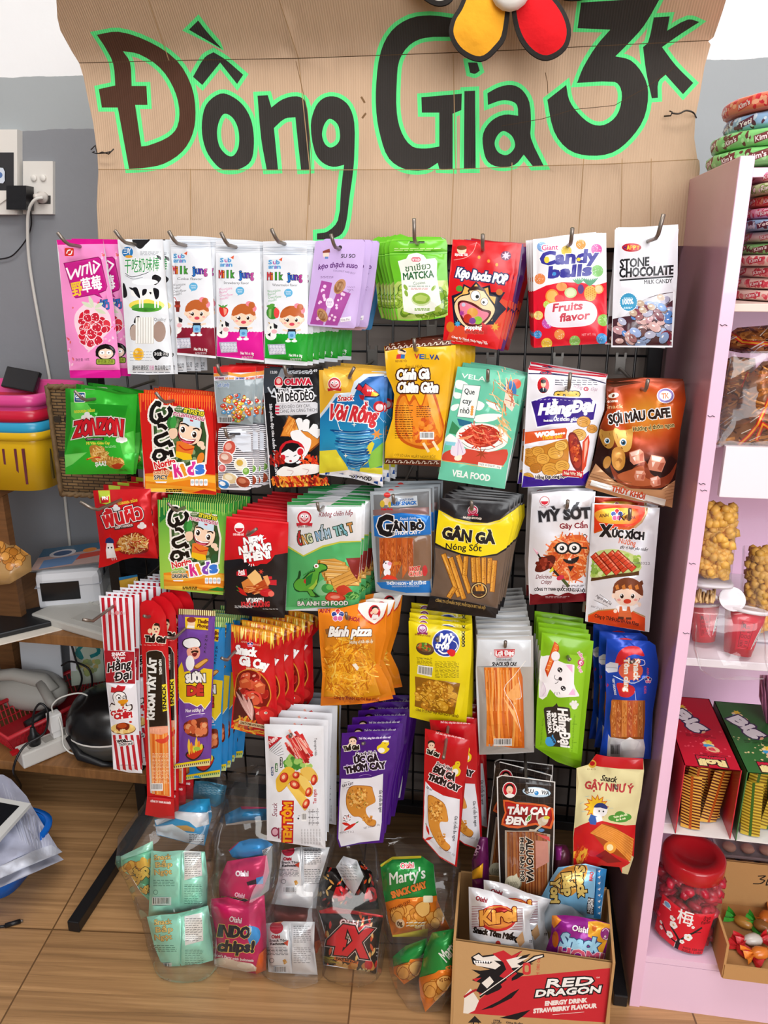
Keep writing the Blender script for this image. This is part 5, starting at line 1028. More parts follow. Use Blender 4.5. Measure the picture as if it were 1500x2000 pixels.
A.E('b02a34',273,210,42);A.E('f4eef0',273,210,37);A.P('d82a3c',240,210,306,210,295,232,273,240,250,232);A.X('7a2a34','DƯA HẤU ĐỎ',228,268,318,268,14)
A.X('2c2a2e','MỲ SỐT',232,378,655,345,82,out=('b8b8c0',6),b=8);A.X('8a2a3a','Gây Cấn',400,440,632,432,44,out=('f6f0f2',4),b=2.5)
A.N('333',7,590,500,610,488,625,505,610,525,592,515,sm=3,closed=True)
A.P('d8602c',300,640,350,540,460,500,600,500,650,620,640,760,560,860,440,870,350,800,sm=4);A.sticks(['e8803c','d86428','c84a24','f2a468','e06838','f0b888'],490,680,170,175,150,150,12,60,80,7,.6)
A.P('5a1c14',195,770,240,690,330,660,365,690,340,750,260,800,200,800,sm=3);A.lumps(['8a2c1c','6a1c14','a8402c'],275,730,66,50,26,18,4);A.N('2a2420',14,215,650,240,690);A.P('e8b0c0',172,600,225,640,210,660);A.N('2a2420',20,330,770,395,840);A.N('4a5a2c',26,420,860,470,920);A.P('e0d83a',310,800,340,760,350,790,320,810);A.E('c8304a',405,850,34,20,-20)
for x in(418,522):A.E('1c1a1c',x,603,62,52);A.E('f4f2f0',x,603,44,38);A.E('1c1a1c',x,603,20);A.E('fff',x-5,597,6)
A.N('1c1a1c',14,350,598,366,600);A.N('1c1a1c',14,470,596,474,598);A.N('1c1a1c',14,575,600,625,602)
A.P('1c1416',425,690,480,700,560,670,545,715,500,735,450,725,sm=2);A.R('f4f2f0',470,688,495,704);A.P('2a1a1a',465,755,520,752,490,800)
A.X('7a2a34','Delicious',198,858,330,856,34,sh=.3,b=.6);A.X('7a2a34','Crispy',240,902,330,898,32,sh=.3,b=.6);A.X('2c2426','CÔNG TY TNHH QUỐC HƯNG HÀ NỘI',188,960,612,972,24,b=1.5,arc=6);A.para('4a3a3c',420,905,625,940,3,5)
A.P('7a1420',136,985,175,992,210,985,250,1000,300,990,340,985,390,1000,440,980,480,975,520,990,560,982,628,980,622,1050,400,1062,142,1080,sm=2);A.para('c8a0a8',280,1000,480,1020,2,5)
hang('noodle_snack_packet','white packet with orange noodle face wearing black glasses',A,(445,225),n=4,sx=-.002,Y=1.165,step=.018,bulge=.008,wr=.003,m=FOIL,jr=1.2,backcol='d0d0d6')
A=Art(1000,930,Q)
A.P('e2e1e8',672,225,950,235,1238,265,1200,700,1148,1305,880,1262,612,1215,645,700)
A.P('d4601c',690,235,1142,235,1130,320,1090,385,1030,430,980,450,760,455,690,480,684,470);A.P('e03c1c',692,240,900,240,1100,250,1120,300,1080,370,1020,410,940,430,780,430,688,470);A.P(radial(1195,1000,50,'f8e04a','e8501c'),700,300,800,270,1000,270,1060,310,1050,370,980,400,760,390,700,350,sm=4);A.P('c8a47a',1118,236,1142,236,1135,310,1090,390,1030,440,1020,425,1085,370,1112,310)
A.X('5a1420','ANH',730,346,806,340,28,b=1,sh=.15);A.X('5a1420','KHOA',945,366,1032,358,28,b=1,sh=.15);flowerlogo(A,878,325,50);A.X('2a1a2a','K',895,370,945,370,60,b=1,sh=.2)
A.X('c84a2c','Snack hình',878,428,998,436,20,sh=.25);A.X('1c1a1c','X',742,500,825,505,95,out=('f8f6f4',4),b=10);A.X('1c1a1c','ÚC XÍCH',838,508,1100,532,62,out=('f8f6f4',4),b=5.5);A.X('d8602c','Nướng',892,560,1032,585,46,b=1);A.X('3a3032','gây vị bạn yêu nhất!',905,600,1132,628,24,b=.8,sh=.2)
A.P('5a3a1c',658,880,670,820,860,790,1065,780,1062,830,850,850);A.P('c8d88a',660,760,720,740,700,640,840,610,980,640,1060,700,1070,790,860,820,660,850,sm=3);A.lumps(['a8c85a','dce8a8','8cb04a','c8dc8a'],980,710,90,70,26,26,5);A.lumps(['a8c85a','dce8a8','7a9c3c'],730,800,80,30,16,20,8);A.lumps(['a8c85a','8cb04a'],680,750,24,60,12,18,8)
for i,(xa,ya,xb,yb)in enumerate(((690,670,800,800),(760,660,880,800),(830,650,940,780),(880,650,1010,770))):
 A.N('7a1c10',62,xa,ya,xb,yb,sm=2);A.N('d8482c',50,xa,ya,xb,yb);A.N('f09a7a',10,xa+6,ya-16,xb+8,yb-18)
 for k in range(5):t=.1+k*.2;A.N('8a2814',5,xa+(xb-xa)*t-18,ya+(yb-ya)*t+14,xa+(xb-xa)*t+22,ya+(yb-ya)*t-14)
A.X('6a6468','20082022',985,735,1155,742,22)
A.N('333',3,735,990,825,1055);A.N('333',3,685,1035,800,1090);A.X('3a3032','Ngon quá xá',700,1010,825,1080,24,sh=.2,b=.5);A.X('4a4448','NW: 21 g ± 2',660,1098,770,1120,17)
A.P('e04a1c',636,1170,720,1130,860,1118,1000,1130,1115,1185,1112,1302,880,1262,636,1218);A.P('b8905a',636,1158,720,1120,860,1108,1000,1120,1116,1172,1116,1184,1000,1130,860,1118,720,1130,636,1170);A.X('2c1410','Công ty TNHH XDTH Anh Khoa',690,1180,1058,1252,30,b=1)
A.P('6a3a24',1060,890,1090,870,1100,900,1085,920);face(A,965,985,112,skin='fde2d0',hair='7a4028',fringe=0,mouth='d8402c',sm=1.2);A.P('7a4028',848,965,858,900,910,860,975,848,1045,870,1090,920,1098,1000,1060,985,1000,945,920,945,sm=2)
for x in(880,935,990,1045):A.P('d8823c',x-18,920,x+8,905,x+18,945,x-8,950)
A.P('f4f2f4',870,1090,900,1080,1010,1085,1030,1110,1000,1140,890,1140);A.P('d86a3a',900,1090,920,1090,925,1125,960,1125,965,1090,985,1090,1005,1190,890,1190);A.P('5a2a1c',888,1175,935,1178,935,1198,885,1195);A.P('5a2a1c',955,1182,998,1182,1000,1202,952,1200);A.E('fde2d0',865,1130,16);A.E('fde2d0',1062,1075,20);A.N('f4f2f4',22,1015,1100,1050,1085)
hang('sausage_snack_packet','white and orange sausage snack packet with waving cartoon boy',A,(965,315),n=2,sx=.004,Y=1.16,step=.03,bulge=.006,wr=.003,m=FOIL,jr=1,tip=.016,side=-.004)
A=Art(180,1120,.25)
A.P('eae8ee',52,172,185,178,315,186,328,500,345,860,368,1250,392,1562,290,1556,165,1530,150,1240,108,850,75,400)
for i in range(5):x=70+i*46;A.P('b81c2c',x,190,x+24,190,x+52,604,x+26,600)
A.P('a81628',88,600,330,612,336,862,108,852)
A.X('f4eaec','SNACK',155,645,260,640,26,b=2.5);A.X('f4eaec','Vị Gà quay',162,668,258,666,18,b=.8);A.E('d88a90',195,308,16,18);A.X('c8a0a8','Hằng',105,322,175,322,24,sh=.2);A.X('c8a0a8','Đại',215,322,258,322,24,sh=.2)
A.X('17151a','Hằng',122,770,300,735,66,out=('f8f4f4',5),b=3.5,sh=.25);A.X('17151a','Đại',175,842,305,820,60,out=('f8f4f4',5),b=3.5,sh=.2)
A.P('c0202c',145,930,150,885,185,895,200,870,225,880,262,880,255,905,235,925,200,935)
A.P('3a2a2c',165,940,200,920,250,928,270,965,270,1030,310,1020,315,1060,280,1080,160,1090,130,1060,150,1010,175,1020,160,980,sm=3);A.P('f8f6f4',168,945,200,926,246,934,264,970,262,1035,300,1030,305,1055,270,1075,165,1080,140,1055,150,1022,180,1030,166,980,sm=3)
A.E('333',205,968,22,24);A.E('fff',205,970,18,20);A.E('222',210,972,8,9);A.E('333',250,972,14,18);A.E('fff',250,974,11,14);A.E('222',248,975,5,6);A.P('e89a1c',200,1000,240,985,282,990,262,1015,220,1020,sm=3);A.P('c8781c',220,1020,258,1016,245,1040,222,1034);A.P('c0202c',235,1040,250,1040,246,1080,236,1080)
A.X('c01c28','CHÍP là',150,1112,280,1092,34,out=('f8f4f4',5),b=3.5);A.X('c01c28','CHÍP!',175,1140,312,1122,42,out=('f8f4f4',5),b=4.5)
A.E('8a5a2c',242,1215,100,44);A.E('e8c878',242,1210,96,40);A.P('7a2410',185,1200,200,1175,250,1165,290,1180,285,1215,240,1235,200,1228,sm=3);A.P('b84a1c',195,1195,215,1172,255,1170,270,1195,230,1210,sm=3);A.lumps(['e8c070','f4dca0'],242,1235,80,14,16,12,3);A.E('c8281c',300,1160,12,8)
for i in range(5):x=160+i*46;A.P('b81c2c',x,1262,x+22,1262,x+60,1540,x+34,1530)
A.X('2a2024','woa.....',195,1325,310,1312,34,out=('f4f0f0',4),b=2.5);A.X('2a2024','Thơm quá!',205,1350,320,1335,22,out=('f4f0f0',3),b=1,sh=.2);A.para('6a3a44',200,1490,340,1500,1,4)
hang('roast_chicken_snack_stick','long red and white striped chicken snack stick packet',A,(180,235),n=10,sx=.0062,Y=1.13,step=.0135,bulge=.007,wr=.002,jr=.8,ext=.07,side=-.012,tip=.004,seal=3,backcol='c8c8d0')
A=Art(180,1120,.25)
A.P('c6131d',372,260,385,225,420,208,480,212,540,260,575,330,592,500,605,900,635,1500,645,1920,530,1910,413,1885,430,1740,405,1000,385,500)
A.P('f6d4b0',480,395,510,390,530,420,520,470,500,485,475,480,465,440,sm=3);A.P('2a1812',478,405,495,385,525,392,530,430,515,410,490,408);A.E('f6d4b0',450,450,16,20);A.P('f6d4b0',440,490,480,485,520,480,528,500,445,500);A.E('222',488,435,5,7);A.E('222',510,432,5,7);A.E('d8485a',500,455,10,6)
A.X('17110f','Thế Giai',415,530,568,540,44,out=('f4e8d8',5),b=5);A.para('f0b0a8',405,545,570,568,1,4,.1)
A.cur='clear_window'
A.P('d8d0c4',422,620,440,605,500,598,545,610,572,660,608,1200,612,1745,455,1715,432,1200);A.P('17120f',424,620,442,608,500,602,542,614,568,660,590,1190,446,1200)
A.P('e8782c',446,1210,590,1200,606,1742,490,1728,465,1600,450,1300)
for i in range(7):A.N(('f09a4a','d8641c','f4b060')[i%3],12,455+i*20,1215+i,476+i*18,1720+i)
A.para('f8d8b0',470,1400,600,1640,22,4);A.P('e8a080',446,1200,592,1190,594,1240,540,1260,450,1250);A.P('d8402c',490,1300,560,1290,600,1260,590,1310,540,1330,sm=3)
A.N('f0f0e8',4,440,1180,455,1700);A.N('f0f0e8',4,596,1150,614,1740)
A.bar(460,1640,552,1698,9);A.cur=None
A.X('f4f4f0','KHOAI TÂY LÁT',482,1140,500,665,52,out=('17120f',2),b=5);A.X('e8e8e0','THƠM GIÒN',545,790,540,672,18,b=1.5)
A.P('f0dc1c',545,870,582,862,588,1070,552,1080);A.X('17120f','SNACK',578,1062,572,876,24,b=2.5)
A.P('c02026',418,1740,640,1760,645,1922,413,1888);A.X('f4e0e0','CÔNG TY TNHH AN KHÔI',455,1785,612,1802,15,b=1)
hang('potato_snack_stick','very long red potato snack stick packet with rounded top',A,(462,318),n=4,sx=.008,Y=1.12,step=.02,bulge=.006,wr=.002,jr=1.2,ext=.012,tip=.004,backcol='a8141c')
def suon(base,tip_,stripe,lab,n,Y,off,sx,hk=True):
 A=Art(180+off[0],1120+off[1],.25)
 A.P(base,672,275,820,282,962,292,950,700,935,1100,930,1440,920,1500,780,1510,632,1528,640,1500,680,1470,675,900)
 A.cur='top_band';A.P(tip_,672,275,962,292,960,332,673,318);A.stripes(stripe,672,275,962,325,18,.5,0,16);A.cur=None
 A.P('edc41c',725,340,910,348,905,445,728,430);A.E('f0cca8',775,390,30,32);A.E('8a3a1c',775,362,36,22);A.P('f4f0ea',745,405,800,410,800,432,740,425);A.X('6a2a14','Thuận',820,385,905,390,26,b=2,sh=.15);A.X('6a2a14','Phong',820,418,905,425,26,b=2,sh=.15)
 for i,t in enumerate('SNACK'):A.X('2a2030',t,884-i*3,500+i*30,900-i*3,502+i*30,18,b=.8)
 A.P('2a2030',705,560,712,520,760,500,820,505,850,540,840,580,745,590,sm=3);A.P('f6f6f8',712,555,718,525,762,507,815,512,842,542,832,574,750,582,sm=3)
 A.P('f0a890',745,590,830,575,842,630,820,665,770,672,745,640,sm=3);A.P('2a1812',772,610,800,600,830,605,825,622,800,612,780,624,sm=2);A.P('7a1c24',780,625,822,620,810,648,790,648,sm=2);A.E('222',775,592,5);A.E('222',812,588,5);A.E('f6f6f8',765,700,34,60)
 A.P('8a5418',800,720,880,665,910,675,890,700,830,745,795,742,sm=3);A.P('e0a850',805,720,880,672,902,678,880,698,826,738,sm=3)
 A.P('eac81e',672,745,700,690,720,770,760,760,790,800,870,740,940,750,925,1000,880,1060,850,1020,820,1040,760,1010,720,1010,672,960);A.N('f8f4e0',5,672,960,720,1012,760,1012,820,1042,850,1022,880,1062,925,1000)
 A.X('f6f4f0','SƯỜN',735,850,880,845,58,out=('3a3040',7),b=6);A.X('c8342c','DÊ',748,950,862,950,68,out=('3a1a14',5),b=8)
 A.X('f4e8f4','Non nướng lá',728,1085,870,1078,26,sh=.2,b=.6,out=('6a4a8a',2));A.N('f4e8f4',4,735,1120,800,1100,880,1095,sm=3)
 A.P('6a2414',720,1170,800,1140,890,1125,905,1180,900,1270,800,1280,725,1240,sm=3);A.lumps(['c85a34','a83c20','d8784a','e09a6a'],815,1205,78,58,30,24,5)
 A.P('2a2024',735,1400,870,1340,850,1420,800,1460,750,1450,sm=3);A.P('c8301c',745,1410,865,1360,845,1412,800,1448,760,1440,sm=3)
 for i in range(6):A.drop(('f0c23a','e8822c','e0d23a')[i%3],(760+i*18,1420-i*8),(755+i*20,1290+(i%3)*30-i*4),24)
 A.E('9ac04a',820,1370,26,16)
 A.P('e8c81e',640,1490,920,1445,922,1465,640,1510);A.P(tip_,636,1505,922,1462,918,1502,632,1530);A.stripes(stripe,640,1506,920,1520,18,.5,0,-42)
 hang('rib_snack_stick',lab,A,(745,405),n=n,sx=sx,Y=Y,step=.016,bulge=.008,wr=.002,jr=1.5,ext=.05 if hk else 0,tip=.004,side=-.01,hk=hk,backcol=base)
suon('6f4299','e8dc9a','6a4a2a','purple and yellow rib snack stick packet with chef',1,1.135,(0,0),0)
suon('1f88cc','d8e08a','3f8a4a','sky blue rib snack stick packet with chef behind the purple one',5,1.165,(20,22),.0085,False)
A=Art(420,1160,.24667)
A.P('c8141c',128,240,300,262,470,300,535,330,520,420,470,480,495,940,488,985,400,1132,260,1100,125,1062,150,760,125,480)
A.P('c8861c',128,238,480,290,538,330,440,398,380,360,128,290);r=random.Random(4)
for i in range(34):x=132+i*11.4;A.drop(r.choice(['f2c84a','e8962c','c85a1c','7a2c10','f6e08a']),(x+r.uniform(-6,6),246+i*1.9),(x+r.uniform(-12,12),330+i*2+r.uniform(0,60)),14)
flowerlogo(A,278,398,24);A.X('e8c0a8','ANH',205,385,250,390,16);A.X('e8c0a8','KHOA',305,408,362,414,16)
A.X('fff','Snack',160,470,322,495,66,out=('8a0c14',3),b=6);A.X('fff','Gà Cay',190,555,415,600,66,out=('8a0c14',3),b=6);A.X('f0d0a0','VERY DELICIOUS',245,598,372,612,17,b=1)
A.P('d88a2c',160,720,185,630,260,595,350,620,420,700,445,800,430,860,380,920,170,830,sm=4);A.P('7a1410',166,720,190,636,260,602,345,628,413,705,437,800,420,860,370,900,178,830,sm=4)
A.lumps(['a81c18','8a1412','c8302c','d85a3c'],300,740,115,110,30,36,5,hi='e8a08a');A.P('c8502c',190,690,240,660,290,700,280,745,200,745);A.P('e07a4a',205,690,245,668,270,692,215,708);A.P('c8502c',300,720,350,690,400,720,390,790,320,785);A.P('e88a5a',315,725,350,702,385,722,330,742);A.N('e84a3c',16,250,790,300,775,350,800,370,860,sm=4)
A.P('5a1c1c',150,880,180,740,240,840,290,830,330,980,350,1030,280,1080,140,1000)
for i in range(8):A.drop('d8a49c',(300,1010-i*6),(165+i*16,770+(i%3)*26+i*7),30);A.N('f0d0c8',3,290,1000-i*6,175+i*16,790+(i%3)*26+i*7)
A.P('b81c1c',330,930,380,890,440,900,490,930,488,985,440,1010,400,1060,350,1040,320,980,sm=3);A.P('d8302c',350,935,420,915,470,950,430,995,380,1000,sm=3);A.E('f0e8d8',402,942,13,10);A.E('222',404,942,6);A.P('e8a08a',345,930,320,950,350,960)
A.sticks(['e8782c','f0b83a','d84a1c'],220,1040,90,50,40,60,14,-60,40,6,.6);A.P('f0d8a8',190,1000,400,1040,392,1072,186,1030);A.X('5a1c10','CÔNG TY TNHH XDTH ANH KHOA',196,1026,392,1062,17,b=1);A.sticks(['f0b83a','e8782c'],280,1095,110,16,20,50,10,15,20,8)
hang('spicy_chicken_snack_bag','red spicy chicken snack bag with flames and rooster',A,(160,445),n=5,sx=.0125,Y=1.13,step=.018,bulge=.012,wr=.004,jr=1,ext=.035,tip=.006,side=-.006,backcol='a8141c',sz=.001)
A=Art(420,1160,.24667)
A.P(bands((1190,'e8821c'),(1290,'e08018'),(1380,'cf7a18')),815,120,1000,110,1200,62,1370,70,1355,330,1300,560,1370,690,1412,830,1200,868,1000,880,835,886,850,640,830,400)
A.cur='clear_window';A.P(bands((1240,'dd861c'),(1370,'e09a1e')),860,300,960,340,1240,300,1270,330,1260,640,1310,800,1000,840,860,820,880,600)
A.sticks(['f0b02c','e8981c','f4c450','d07c14','f2a824','c06a10'],1060,590,190,240,300,110,9,70,90,3,.7);A.cur=None
A.P('f2eee8',1140,62,1372,68,1360,100,1330,180,1265,238,1200,200,1130,130);A.N('c8242c',8,1130,126,1190,200,1262,240,1335,180,1362,100,sm=3);A.E('c8202c',1262,145,48,58);A.E('2a1812',1268,115,28,18);A.E('f0ccb0',1268,135,24,24);A.P('f4f0ee',1235,200,1250,160,1290,165,1298,195);A.E('f0ccb0',1240,150,10,12)
flowerlogo(A,972,170,50);A.X('a81c2c','ANH',825,150,908,148,34,b=1.5,sh=.15);A.X('a81c2c','KHOA',1040,205,1142,222,34,b=2,sh=.15)
A.P('8a5a2c',870,280,910,270,960,330,880,320);A.X('f8f6f2','Bánh pizza',900,335,1235,330,74,out=('5a2c10',5),b=5,sh=.22);A.X('f8e8c8','Hương vị bữa tiệc ấy',1065,395,1250,385,24,out=('9a5a14',2),b=.8,sh=.2)
A.P('d8741c',835,812,1000,815,1300,830,1400,800,1412,830,1200,868,835,886);A.X('7a1c14','Công ty TNHH XDTH Anh Khoa',940,830,1300,852,24,b=1);A.P('f8f0e0',1085,560,1115,550,1140,585,1125,608)
hang('noodle_snack_bag','orange bag of pizza snack noodles with clear middle',A,(1070,155),n=3,sx=.009,Y=1.15,step=.022,bulge=.014,wr=.005,jr=2,ext=.02,backcol='d07818')
A=Art(770,1160,Q)
A.P('e2cc14',120,225,380,260,650,300,645,560,600,1115,360,1085,128,1030,130,600)
smile_logo(A,236,295,40,'8a2a5a','c89ac0');A.X('8a5a14','BA ANH EM FOOD',172,345,302,362,16,b=.8)
A.E('e8e8ea',432,412,118);A.E('22389a',432,412,110);A.X('fff','Mỳ',375,395,485,408,66,out=('22389a',2),b=5,sh=.15);A.X('fff','trộn',342,452,452,462,50,b=4,sh=.15)
A.N('f4f4f6',13,370,470,410,498,455,490,sm=3);A.N('f4f4f6',7,490,392,520,410,528,445,510,470,sm=3);A.P('d8242c',440,480,475,462,512,480,505,515,480,525,455,505,sm=3)
for i,t in enumerate('SNACK'):A.E('221c18',578,318+i*28,15,15);A.X('f0e46a',t,571,325+i*28,585,325+i*28,16,b=.6)
A.E('4a3424',258,460,78,52,15);A.E('6a4a30',258,448,74,38,15);A.lumps(['a83a1c','7a3a1c','4a7a2c','c86a2c','8ab04a'],258,445,58,28,36,12,7)
A.para('5a4a14',190,530,320,600,6,4,.15);A.P('5a4a10',185,528,292,546,292,549,185,531);A.para('5a4a14',340,560,540,700,12,4,.12,3)
c_=Art(770,1160,Q);A.P('e8e4d8',198,594,325,612,312,695,192,668)
for i in range(16):x=204+i*7.4;A.P('222',x,604+i,x+3+(i%3),604+i,x+1+(i%3),662+i*1.4,x-2,662+i*1.4)
A.cur='clear_window';A.P('8a5a10',172,690,350,720,552,748,535,860,500,1010,320,985,170,940,178,800);A.lumps(['a86c14','c0841c','94600e','b87818','d09a2c'],350,860,160,120,70,30,4,hi='e8b84a');A.sticks(['d0982c','8a5608'],350,850,150,110,50,70,6,20,60,5,.5);A.cur=None
A.P('e2cc14',500,1012,552,748,600,760,560,1020);A.P('e2cc14',165,945,320,988,500,1014,498,1030,160,980)
A.X('5a2c14','CÔNG TY CỔ PHẦN THỰC PHẨM SẠCH BTT HÀ NỘI',180,978,535,1035,19,b=.8)
hang('mixed_noodle_packet','yellow mixed noodle packet with round blue logo and clear window',A,(372,345),n=5,sx=-.001,Y=1.14,step=.018,bulge=.008,wr=.002,jr=2,ext=.02,tip=.006,backcol='c8b410')
A=Art(770,1160,Q)
A.P('b8b4b0',695,370,930,362,1162,350,1165,620,1170,1325,950,1340,712,1345,690,900,682,640)
A.P('a8a098',690,610,1165,610,1168,1320,715,1340)
A.cur='header_card';A.P('d4d6da',700,382,1145,385,1142,610,690,605)
A.P('c8202c',835,465,1010,462,1005,510,985,530,860,532,840,515);A.N('f4e8e8',3,842,472,1003,470,999,508,982,523,862,525,846,510,closed=True);A.X('f6eef0','Lợi Đạt',852,515,998,512,36,b=3);A.X('f4f4f6','9',802,515,816,515,30)
A.N('3a3a40',2.5,855,540,985,540,985,562,855,562,closed=True);A.X('3a3a40','5 NGÓN CHUYÊN NGHIỆP',862,557,978,557,12,b=.5);A.X('2a2a2e','SNACK SỢI CAY',822,602,1025,602,30,b=2);A.cur=None
A.cur='snack_strips';A.P('c8601c',752,615,1050,618,1075,700,1090,1290,990,1290,790,1255,770,900)
for i in range(12):x=770+i*25;A.N(('e8842c','d86e1c','f09a44','c85a14','f2a450')[i%5],21,x,622,x+6,800,x+14-(i%3)*10,1000,x+10+(i%4)*8-(i>8)*20,1270,sm=3);A.N('f4b870',4,x-5,640,x+2,800,x+8,980,sm=3)
A.P('f0a860',930,850,1040,740,1060,860,1000,900);A.P('f4b878',910,860,1000,980,1050,1130,980,1000);A.cur=None
A.N('f2ece4',4,1100,560,1000,690,920,800,1010,960,1060,1150,sm=3);A.N('e8e0d8',4,1040,700,1065,860,1020,880,sm=3)
A.bar(832,1210,985,1272,13,'e8e4e0')
hang('shredded_snack_bag','clear bag of orange snack strips with grey printed header',A,(928,405),n=12,sx=-.0012,Y=1.135,step=.0175,bulge=.009,wr=.003,jr=.8,ext=.016,tip=.012,side=.0,backcol='c0c2c6')
A=Art(1000,1160,.2)
A.P('80b61c',292,375,540,410,797,460,775,700,730,1100,670,1718,440,1640,228,1500,240,1100,270,700)
A.P('8fc62a',560,590,730,610,690,1000,640,1560,560,1540);A.P('74a818',228,1500,440,1560,680,1640,670,1718,440,1640)
A.P('f3eef0',275,640,300,610,380,600,430,640,520,680,600,690,610,720,605,880,640,960,655,1000,560,1005,480,1012,430,1000,370,930,340,1000,262,1010,sm=2)
A.P('e8dce4',262,1008,300,860,330,920,340,1000);A.N('c8a8c8',4,300,860,330,940,300,990,sm=3)
A.P('c8421c',415,460,455,500,460,540,345,815,320,740);A.P('e87a34',420,480,445,510,448,535,352,770,335,735)
for i in range(7):A.N('f4c890',5,330+i*17,735-i*40,362+i*14,745-i*40)
A.E('d8c8d0',425,608,44,48);A.E('f6f2f4',425,605,40,44)
A.P('f0b8dc',525,695,590,690,590,770);A.P('f0b8dc',598,920,620,990,550,985)
for x,y in((468,742),(500,922)):A.E('2a2228',x,y,26,23,40);A.E('fff',x+6,y+10,7);A.E('fff',x-8,y-8,5)
A.E('2a2228',472,830,20,17,60);A.N('2a2228',5,455,835,435,840,415,820,420,795,sm=3);A.N('2a2228',5,452,838,445,865,420,875,sm=3)
for q in((420,960,415,980),(440,962,440,985),(458,958,468,980)):A.N('2a2228',4,*q)
A.E('c83a6a',672,672,32,34);A.E('f4e0ea',672,672,18,20);A.E('c83a6a',678,676,8);A.X('d85a8a','Hằng',640,575,690,645,24,out=('f4e8f0',3),b=1);A.X('d85a8a','Đại',640,710,670,770,24,out=('f4e8f0',3),b=1)
for x,y,s in((610,1095,34),(575,1075,16),(595,1055,15),(622,1055,15),(640,1080,14)):A.E('f4f2ee',x,y,s*.9,s)
A.P('2d2724',318,1110,400,1100,440,1065,450,1098,540,1110,570,1160,560,1470,540,1495,400,1490,350,1460,315,1180,sm=2)
A.X('f8f6f4','HằngĐại',448,1120,478,1490,92,b=5,sh=.2);A.X('f6f4f2','SNACK',388,1165,408,1355,42,b=4);A.X('f6f4f2','MEOYEUCA',340,1145,356,1360,34,b=2.5)
A.P('3f9ad8',340,1400,380,1395,400,1370,405,1400,430,1440,400,1485,350,1485,325,1450,sm=2);A.X('1d2a3c','woa',372,1395,412,1460,26,b=2)
A.para('4a7a10',590,1180,640,1540,2,5,0);A.X('4a7a10','Hằng Đại cùng bạn bước vào tương lai',605,1180,580,1540,14);A.X('4a7a10','Hằng Đại cùng bạn bước vào',300,1210,275,1470,14)
hang('kitten_snack_packet','lime green snack packet with white kitten lying sideways',A,(545,585),n=5,sx=-.002,Y=1.13,step=.02,bulge=.009,wr=.003,jr=1,ext=.02,tip=.004,backcol='78aa1a')
A=Art(1000,1160,.2)
A.P('1a45b4',925,435,1130,450,1340,460,1400,500,1432,700,1425,860,1375,1150,1355,1612,1100,1605,850,1590,900,1300,920,1000,910,700)
A.P('c8242c',1020,620,1060,550,1140,510,1240,520,1290,590,1280,610,1200,590,1120,620,1090,680,1010,700,sm=3);A.P('d8d8e4',915,690,960,665,1040,680,1030,760,940,770,912,745);A.N('8a8a98',4,920,715,1030,725);A.P('c8242c',1020,880,1070,870,1180,900,1200,960,1140,1010,1060,1000,1040,960,sm=3);A.P('c8242c',905,860,920,855,945,890,925,915);A.E('d8604a',1160,750,120,90);A.N('f4e8f0',6,1250,640,1290,650,1295,690,1250,700,sm=3)
A.X('f4f0ea','Tôm càng',1098,630,1098,950,48,out=('e07a3c',6),b=4);A.X('f4f0ea','Snack',1190,640,1190,840,58,out=('e07a3c',6),b=4);A.X('e8ecf8','VERY DELICIOUS',978,825,1000,985,20,b=1,sh=.2)
A.X('c84a6a','ANH',1316,720,1316,785,22,b=1);flowerlogo(A,1330,840,34);A.X('c84a6a','KHOA',1290,900,1290,975,22,b=1);A.N('c8d8f4',8,990,800,1100,850,1200,870,1320,800,sm=3);A.N('c8d8f4',5,1200,950,1215,1080)
A.cur='clear_window';A.P('8a4a1c',978,1030,1130,1040,1300,1040,1300,1250,1285,1420,1100,1425,965,1400,955,1200)
for i in range(6):x=995+i*52;A.P(('b8682c','a85420','c87834','b04c24','c0602c','a86430')[i],x-25,1040,x+27,1040,x+22,1400,x-30,1395);A.sticks(['d89048','8a3c14','e0a868'],x,1220,18,170,30,24,4,85,20,i)
A.cur=None
A.P('dcd6da',940,1370,960,1400,1100,1420,1285,1420,1300,1500,1285,1600,1100,1600,925,1585);A.P('f0ecec',1060,1450,1150,1400,1240,1440,1200,1520,1080,1530);A.bar(960,1465,1055,1590,15,'a8a0a4')
hang('shrimp_snack_packet','royal blue shrimp snack packet with two brown snack strips',A,(1190,600),n=3,sx=-.008,Y=1.145,step=.026,bulge=.012,wr=.004,jr=1.5,ext=.02,tip=.0,side=-.01,m=FOIL,backcol='1a3c9c')
A=Art(480,1360,Q)
A.P('e4e5ea',155,232,400,238,652,248,655,650,668,1278,430,1240,178,1205,170,650)
A.P('c01c2c',185,332,308,345,195,440);A.X('f4d8d8','New',205,405,272,350,40,b=3);
for i in range(6):A.N('6a6a70',4,200+i*13,452+i*9,285+i*11-i*4,362+i*24)
A.sticks(['c8282c','a81c20','e0504a','d83a38','f0b0a0'],450,440,70,100,40,190,22,55,10,4);A.sticks(['f0a898','f6d0c4'],450,460,80,90,16,120,5,55,10,6)
A.lumps(['4f9a3a','74b84a','3f8a34','a0cc6a'],400,560,66,50,36,24,5);A.lumps(['a0cc6a','d8e48a'],500,590,50,20,12,18,6)
for p,c in(((260,680,340,590,410,620,380,700,300,790,262,790,252,730),'e8b83a'),((460,610,540,590,600,660,590,720,520,700,470,660),'eac05a'),((360,690,400,640,460,640,530,740,560,800,520,840,420,780),'e0a034'),((340,740,420,760,500,840,535,880,500,950,470,930,400,830),'ecc45a'),((440,660,500,680,560,760,540,820,500,800,450,720),'f0cc6a')):A.P('b87018',[(x+2,y+4)for x,y in prs(p)],sm=3);A.P(c,prs(p),sm=3)
